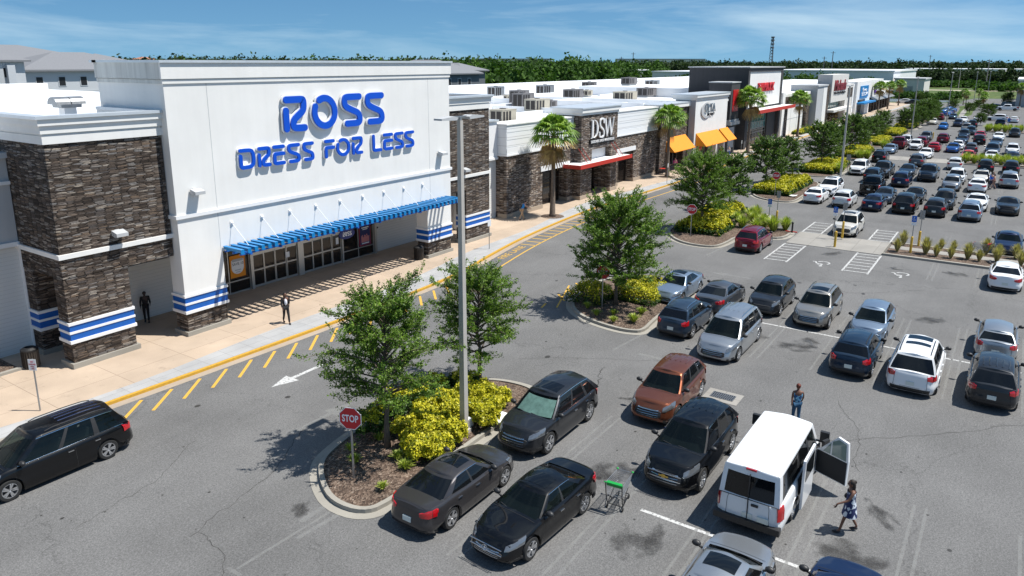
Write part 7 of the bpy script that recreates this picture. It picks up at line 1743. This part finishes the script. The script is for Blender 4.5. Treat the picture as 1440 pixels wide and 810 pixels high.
person(19.5, 36.6, R(-120), 'dark figure in black clothes standing in the shade against the siding of the passage', skin='shade', top=(.012, .012, .014), legs=(.012, .012, .014), z=.12, step=.08)
person(27.4, 5.55, R(25), 'person with reddish hair and a blue patterned shirt behind the open van', skin='brown', top=(.02, .08, .2), pat=(.2, .45, .6), hair=(.12, .025, .012), step=.1, sleeve=False, legs=(.02, .08, .16), bun=True)
t, P = person(21.45, 2.6, R(115), 'woman in a navy and white patterned dress walking beside the white van', skin='brown', top=(.015, .025, .09), pat=(.55, .6, .66), dress=.58, long=True, step=.27, arms=(.0, .3), bun=True)
q = MB(); q.ell((-.02, -.3, 1.0), (.13, .06, .11), 12, 8); q.tube([(-.05, -.25, 1.05), (-.03, -.17, 1.42), (.05, -.24, 1.05)], .012, 6); o = q.obj('handbag', M['black'], None, smooth=True); o.location = t.location; o.rotation_euler = t.rotation_euler; tag(o, 'black shoulder bag of the woman in the patterned dress', 'bag')
person(52.35, 34.7, R(-30), 'man in bright blue shirt and tan shorts bending by the shoe store', top=(.02, .25, .65), legs=(.45, .32, .2), lean=R(32), sleeve=False, step=.25, arms=(.35, .4), z=.12)
FARP = [(88.2, 35.2, 200, 'person in a pink top behind the second palm', dict(top=(.75, .12, .35), legs=(.03, .03, .04))), (86.9, 35.6, 30, 'person in dark clothes left of the second palm', dict(top=(.03, .04, .09), legs=(.02, .02, .03), skin='brown')), (89.2, 34.6, 90, 'person in black just right of the one in the pink top', dict(top=(.02, .02, .02), legs=(.04, .04, .05), skin='brown')),
 (84.9, 36.3, 180, 'person in white sitting at the small tables under the second palm', dict(top=(.7, .7, .7), legs=(.05, .05, .07), step=.05)), (104.7, 34.9, 150, 'person in a yellow brown top under the last orange awning', dict(top=(.5, .33, .1), legs=(.3, .25, .2))), (105.4, 34.0, 200, 'person in a white shirt and blue trousers beside the last orange awning', dict(top=(.7, .72, .75), legs=(.03, .08, .25))),
 (129.6, 34.4, 180, 'person in a pale shirt and blue jeans in front of the charcoal store doors', dict(top=(.55, .6, .65), legs=(.02, .05, .25), skin='brown')), (96.9, 1.6, 20, 'person in a bright blue shirt between the pearl sedan and the silver SUV', dict(top=(.03, .15, .6), legs=(.03, .04, .1))), (97.9, 1.5, 200, 'person in a pale top in the group between the parked cars', dict(top=(.7, .75, .8), legs=(.03, .03, .04))),
 (96.0, 1.35, 90, 'person with bare shoulders and pink top in the group between the parked cars', dict(top=(.6, .25, .22), legs=(.35, .2, .15), sleeve=False, shorts=True)), (126.5, 18.6, 180, 'person in white crossing by the golden island shrubs', dict(top=(.75, .72, .68), legs=(.6, .6, .6))), (94.9, 1.9, 90, 'person in dark clothes nearest the camera in the group between the parked cars', dict(top=(.03, .03, .05), legs=(.03, .03, .03), skin='brown'))]
for x, y, a, lb, kw in FARP: person(x, y, R(a), lb, z=.12 if y > 30 else 0, lod=1, **kw)
def cafe_table(x, y, label):
    t = thing('cafe_table', label, 'table', (x, y, .12)); b = MB(); b.lathe([(0, .72), (.4, .72), (.4, .75), (0, .75)], (0, 0, 0), 20); b.obj('table_top', M['red_trim'], t); b = MB(); b.tube([(0, 0, 0), (0, 0, .72)], .03, 8); b.lathe([(0, 0), (.25, 0), (.25, .03), (0, .04)], (0, 0, 0), 16); b.obj('pedestal', M['black'], t)
    for i in range(3):
        a = i*2.1+.4; c = thing('cafe_chair', ['metal chair on the kerb side of the small table under the second palm', 'metal chair on the shop side of the small table under the second palm', 'metal chair on the far side of the small table under the second palm'][i], 'chair', (x+.65*math.cos(a), y+.65*math.sin(a), .12), a, 'cafe chairs')
        b = MB(); b.box(-.2, .2, -.2, .2, .43, .46); b.obj('seat', M['black'], c); b = MB(); b.box(.18, .21, -.2, .2, .5, .88); b.obj('backrest', M['black'], c)
        for q_ in ((-.18, -.18), (.18, -.18), (-.18, .18), (.18, .18)): b = MB(); b.tube([(*q_, 0), (*q_, .45)], .012, 6); b.obj('leg', M['black'], c)
cafe_table(84.6, 35.3, 'small red topped cafe table under the second palm')
# ------------------------------------------------------------------ buildings and poles beyond
def hip(mb, x0, x1, y0, y1, z0, z1, ov=.7):
    x0 -= ov; x1 += ov; y0 -= ov; y1 += ov; w, d = x1-x0, y1-y0; r_ = min(w, d)/2
    a, b = ((x0+r_, (y0+y1)/2, z1), (x1-r_, (y0+y1)/2, z1)) if w > d else (((x0+x1)/2, y0+r_, z1), ((x0+x1)/2, y1-r_, z1))
    c = [(x0, y0, z0), (x1, y0, z0), (x1, y1, z0), (x0, y1, z0)]; i = len(mb.v); mb.v += c+[a, b]
    F = [(0, 1, 5, 4), (1, 2, 5), (2, 3, 4, 5), (3, 0, 4)] if w > d else [(0, 1, 4), (1, 2, 5, 4), (2, 3, 5), (3, 0, 4, 5)]
    for f in F: mb.f.append(tuple(i+k for k in f)); mb.m.append(0)
    mb.f.append((i+3, i+2, i+1, i)); mb.m.append(0)
    mb.box(x0, x1, y0, y1, z0-.25, z0-.01)
def apartment(label, blocks, wall, accents=()):
    t = thing('apartment_building', label, 'apartment building', (0, 0, 0), group='apartment buildings behind the shops'); wn_ = 0
    for (x0, x1, y0, y1, ze, zr) in blocks:
        b = MB(); b.box(x0, x1, y0, y1, 0, ze-.25); b.obj('wall', M[wall], t); b = MB(); hip(b, x0, x1, y0, y1, ze, zr); b.obj('roof', M['roofing'], t, recalc=True)
        for fl in range(int(ze//3.1)):
            z = ze-2.4-fl*3.1
            b = MB(); b.box(x0-.03, x1+.03, y0-.04, y0, z-.95, z-.75); b.box(x0-.04, x0, y0, y1, z-.95, z-.75); b.obj('band', M['apt_white'], t)
            for x in np.arange(x0+1.6, x1-1, 3.2):
                b = MB(); b.box(x-.12, x+1.02, y0-.06, y0, z-.12, z+1.42); f = b.obj('window', M['apt_white'], t); b = MB(); b.box(x, x+.9, y0-.08, y0-.05, z, z+1.3); b.obj('pane', M['black'], f)
            for y in np.arange(y0+1.6, y1-1, 3.4):
                b = MB(); b.box(x0-.06, x0, y-.12, y+1.02, z-.12, z+1.42); f = b.obj('window', M['apt_white'], t); b = MB(); b.box(x0-.08, x0-.05, y, y+.9, z, z+1.3); b.obj('pane', M['black'], f)
    for (x0, x1, y0, y1, z0, z1, m_) in accents: b = MB(); b.box(x0, x1, y0, y1, z0, z1); b.obj('wall_panel', M[m_], t)
    return t
apartment('grey apartment block with shingled hip roofs, front one of the group at the far left', [(51, 72, 122, 138, 12.3, 15.0), (36, 50, 119, 130, 13.7, 15.9)], 'apt_white', [(44, 47, 118.4, 119, 3, 12.5, 'stucco_grey'), (47.5, 48.5, 118.3, 119, 0, 13, 'apt_white')])
apartment('apartment block with broad grey roof behind the front one at the far left', [(50, 78, 150, 172, 13.6, 16.6), (78, 90, 160, 172, 13.2, 15.2)], 'stucco_grey')
apartment('dark grey and blue apartment block seen right of the tall store front', [(113, 124.8, 93.5, 112, 11.4, 14.0), (124.8, 133, 98, 112, 11.9, 13.4)], 'apt_wall', [(119.6, 124.7, 93.3, 93.5, 3.5, 8.6, 'apt_blue'), (124.85, 128, 97.8, 98, 2, 9, 'apt_blue')])
b = MB(); b.tube([(0, 0, 0), (0, 0, 12.2)], [.13, .1], 8); o = b.obj('utility_pole', M['pole']); o.location = (100.5, 82.5, 0); tag(o, 'pale pole standing in front of the dark grey and blue apartment block', 'pole')
def shed(label, x0, x1, y0, y1, h, mat, roof):
    t = thing('warehouse', label, 'warehouse', (0, 0, 0), group='low warehouses beyond the trees'); b = MB(); b.box(x0, x1, y0, y1, 0, h); b.obj('wall', M[mat], t); b = MB(); b.box(x0-.4, x1+.4, y0-.4, y1+.4, h, h+.5); b.obj('roof', M[roof], t)
    b = MB()
    for y in np.arange(y0+4, y1-4, 9): b.box(x0-.1, x0, y, y+3.5, .2, 4.2)
    b.obj('loading_doors', M['steel'], t)
shed('long pale warehouse right behind the craft store', 352, 430, 46, 98, 10.0, 'trim', 'trim'); shed('white warehouse behind the trees left of the charcoal store', 345, 400, 118, 152, 9.0, 'trim', 'roof')
shed('pale green warehouse far behind the rooftop units', 330, 380, 170, 200, 9.5, 'stucco_grey', 'trim'); shed('low grey building with dark openings beside the long pale warehouse', 350, 372, 34, 45, 7.0, 'cream', 'stucco_grey')
for i, (y0, y1) in enumerate([(-30, 8), (14, 34), (40, 56), (62, 84), (-60, -36)]): shed(['white warehouse on the horizon nearest the right edge', 'second white warehouse on the right horizon', 'third and shortest white warehouse on the right horizon', 'fourth white warehouse on the right horizon, farthest left', 'white warehouse on the horizon cut by the right edge'][i], 700, 760, y0, y1, 8.8, 'trim', 'roof')
for i, (x, y, w_) in enumerate([(1240, 843, 150), (1380, 594, 170)]):
    t = thing('stadium_roof', ['wide white topped industrial hall on the horizon, left one', 'wide white topped industrial hall on the horizon, right one'][i], 'industrial hall', (x, y, 0), R(28)); b = MB(); b.box(-20, 20, -w_/2, w_/2, 0, 18.5); b.obj('wall', M['trim'], t); b = MB(); b.box(-21, 21, -w_/2, w_/2, 18.5, 21); b.obj('roof', M['stucco_grey'], t)
# lattice tower
t = thing('radio_tower', 'tall steel lattice radio tower on the horizon', 'radio tower', (1060, 292, 0)); b = MB(); Hh = 48
lv = np.linspace(0, Hh, 13); rad_ = lambda z: 3.6-2.2*z/Hh
for k in range(3):
    a = 2*PI*k/3; b.tube([(rad_(z)*math.cos(a), rad_(z)*math.sin(a), z) for z in lv], .35, 5)
    a2 = 2*PI*(k+1)/3
    for z0, z1 in zip(lv, lv[1:]): b.tube([(rad_(z0)*math.cos(a), rad_(z0)*math.sin(a), z0), (rad_(z1)*math.cos(a2), rad_(z1)*math.sin(a2), z1)], .18, 4); b.tube([(rad_(z0)*math.cos(a2), rad_(z0)*math.sin(a2), z0), (rad_(z1)*math.cos(a), rad_(z1)*math.sin(a), z1)], .18, 4)
b.obj('lattice', M['unit_grey'], t); b = MB()
for z in (34, 39, 44, 48): b.lathe([(0, z-1.0), (2.6, z-.9), (2.6, z+.6), (0, z+.8)], (0, 0, 0), 12)
b.obj('antenna_rings', M['unit_grey'], t)
for i, (x, y, h) in enumerate([(489, 103, 17.4), (490, 98.4, 20.5), (452, 213, 20), (449, 220, 17.3), (700, 66, 20), (620, 465, 21), (625, 470, 22), (640, 455, 23), (560, 20, 16)]):
    t = thing('power_pole', ['left of the two poles behind the craft store', 'right and taller of the two poles behind the craft store', 'taller pole behind the rooftop units near the wood', 'shorter pole behind the rooftop units near the wood', 'small pole on the right horizon', 'first thin pole on the horizon above the blue apartment block', 'second thin pole on the horizon above the blue apartment block', 'third thin pole on the horizon above the blue apartment block', 'small pole at the right edge of the horizon'][i], 'power pole', (x, y, 0), .3, 'wooden power poles')
    b = MB(); b.tube([(0, 0, 0), (0, 0, h)], [.32, .22], 6); b.obj('pole', M['unit_grey'], t); b = MB(); b.box(-.1, .1, -1.4, 1.4, h-1.0, h-.8); b.obj('crossarm', M['unit_grey'], t)
for i, (x, y, w_) in enumerate([(330, 660, 22), (365, 640, 16), (300, 690, 14)]):
    t = thing('distant_house', ['red roofed house among the trees above the store roof, middle one', 'small red roofed house among the trees, right one', 'red roofed house among the trees, left one'][i], 'house', (x, y, 0)); b = MB(); b.box(-w_/2, w_/2, -6, 6, 0, 15.4); b.obj('wall', M['cream'], t); b = MB(); hip(b, -w_/2, w_/2, -6, 6, 15.5, 17.6); b.obj('roof', M['red_trim'] if 0 else plain('clay_roof', (.35, .16, .1), .9), t, recalc=True)
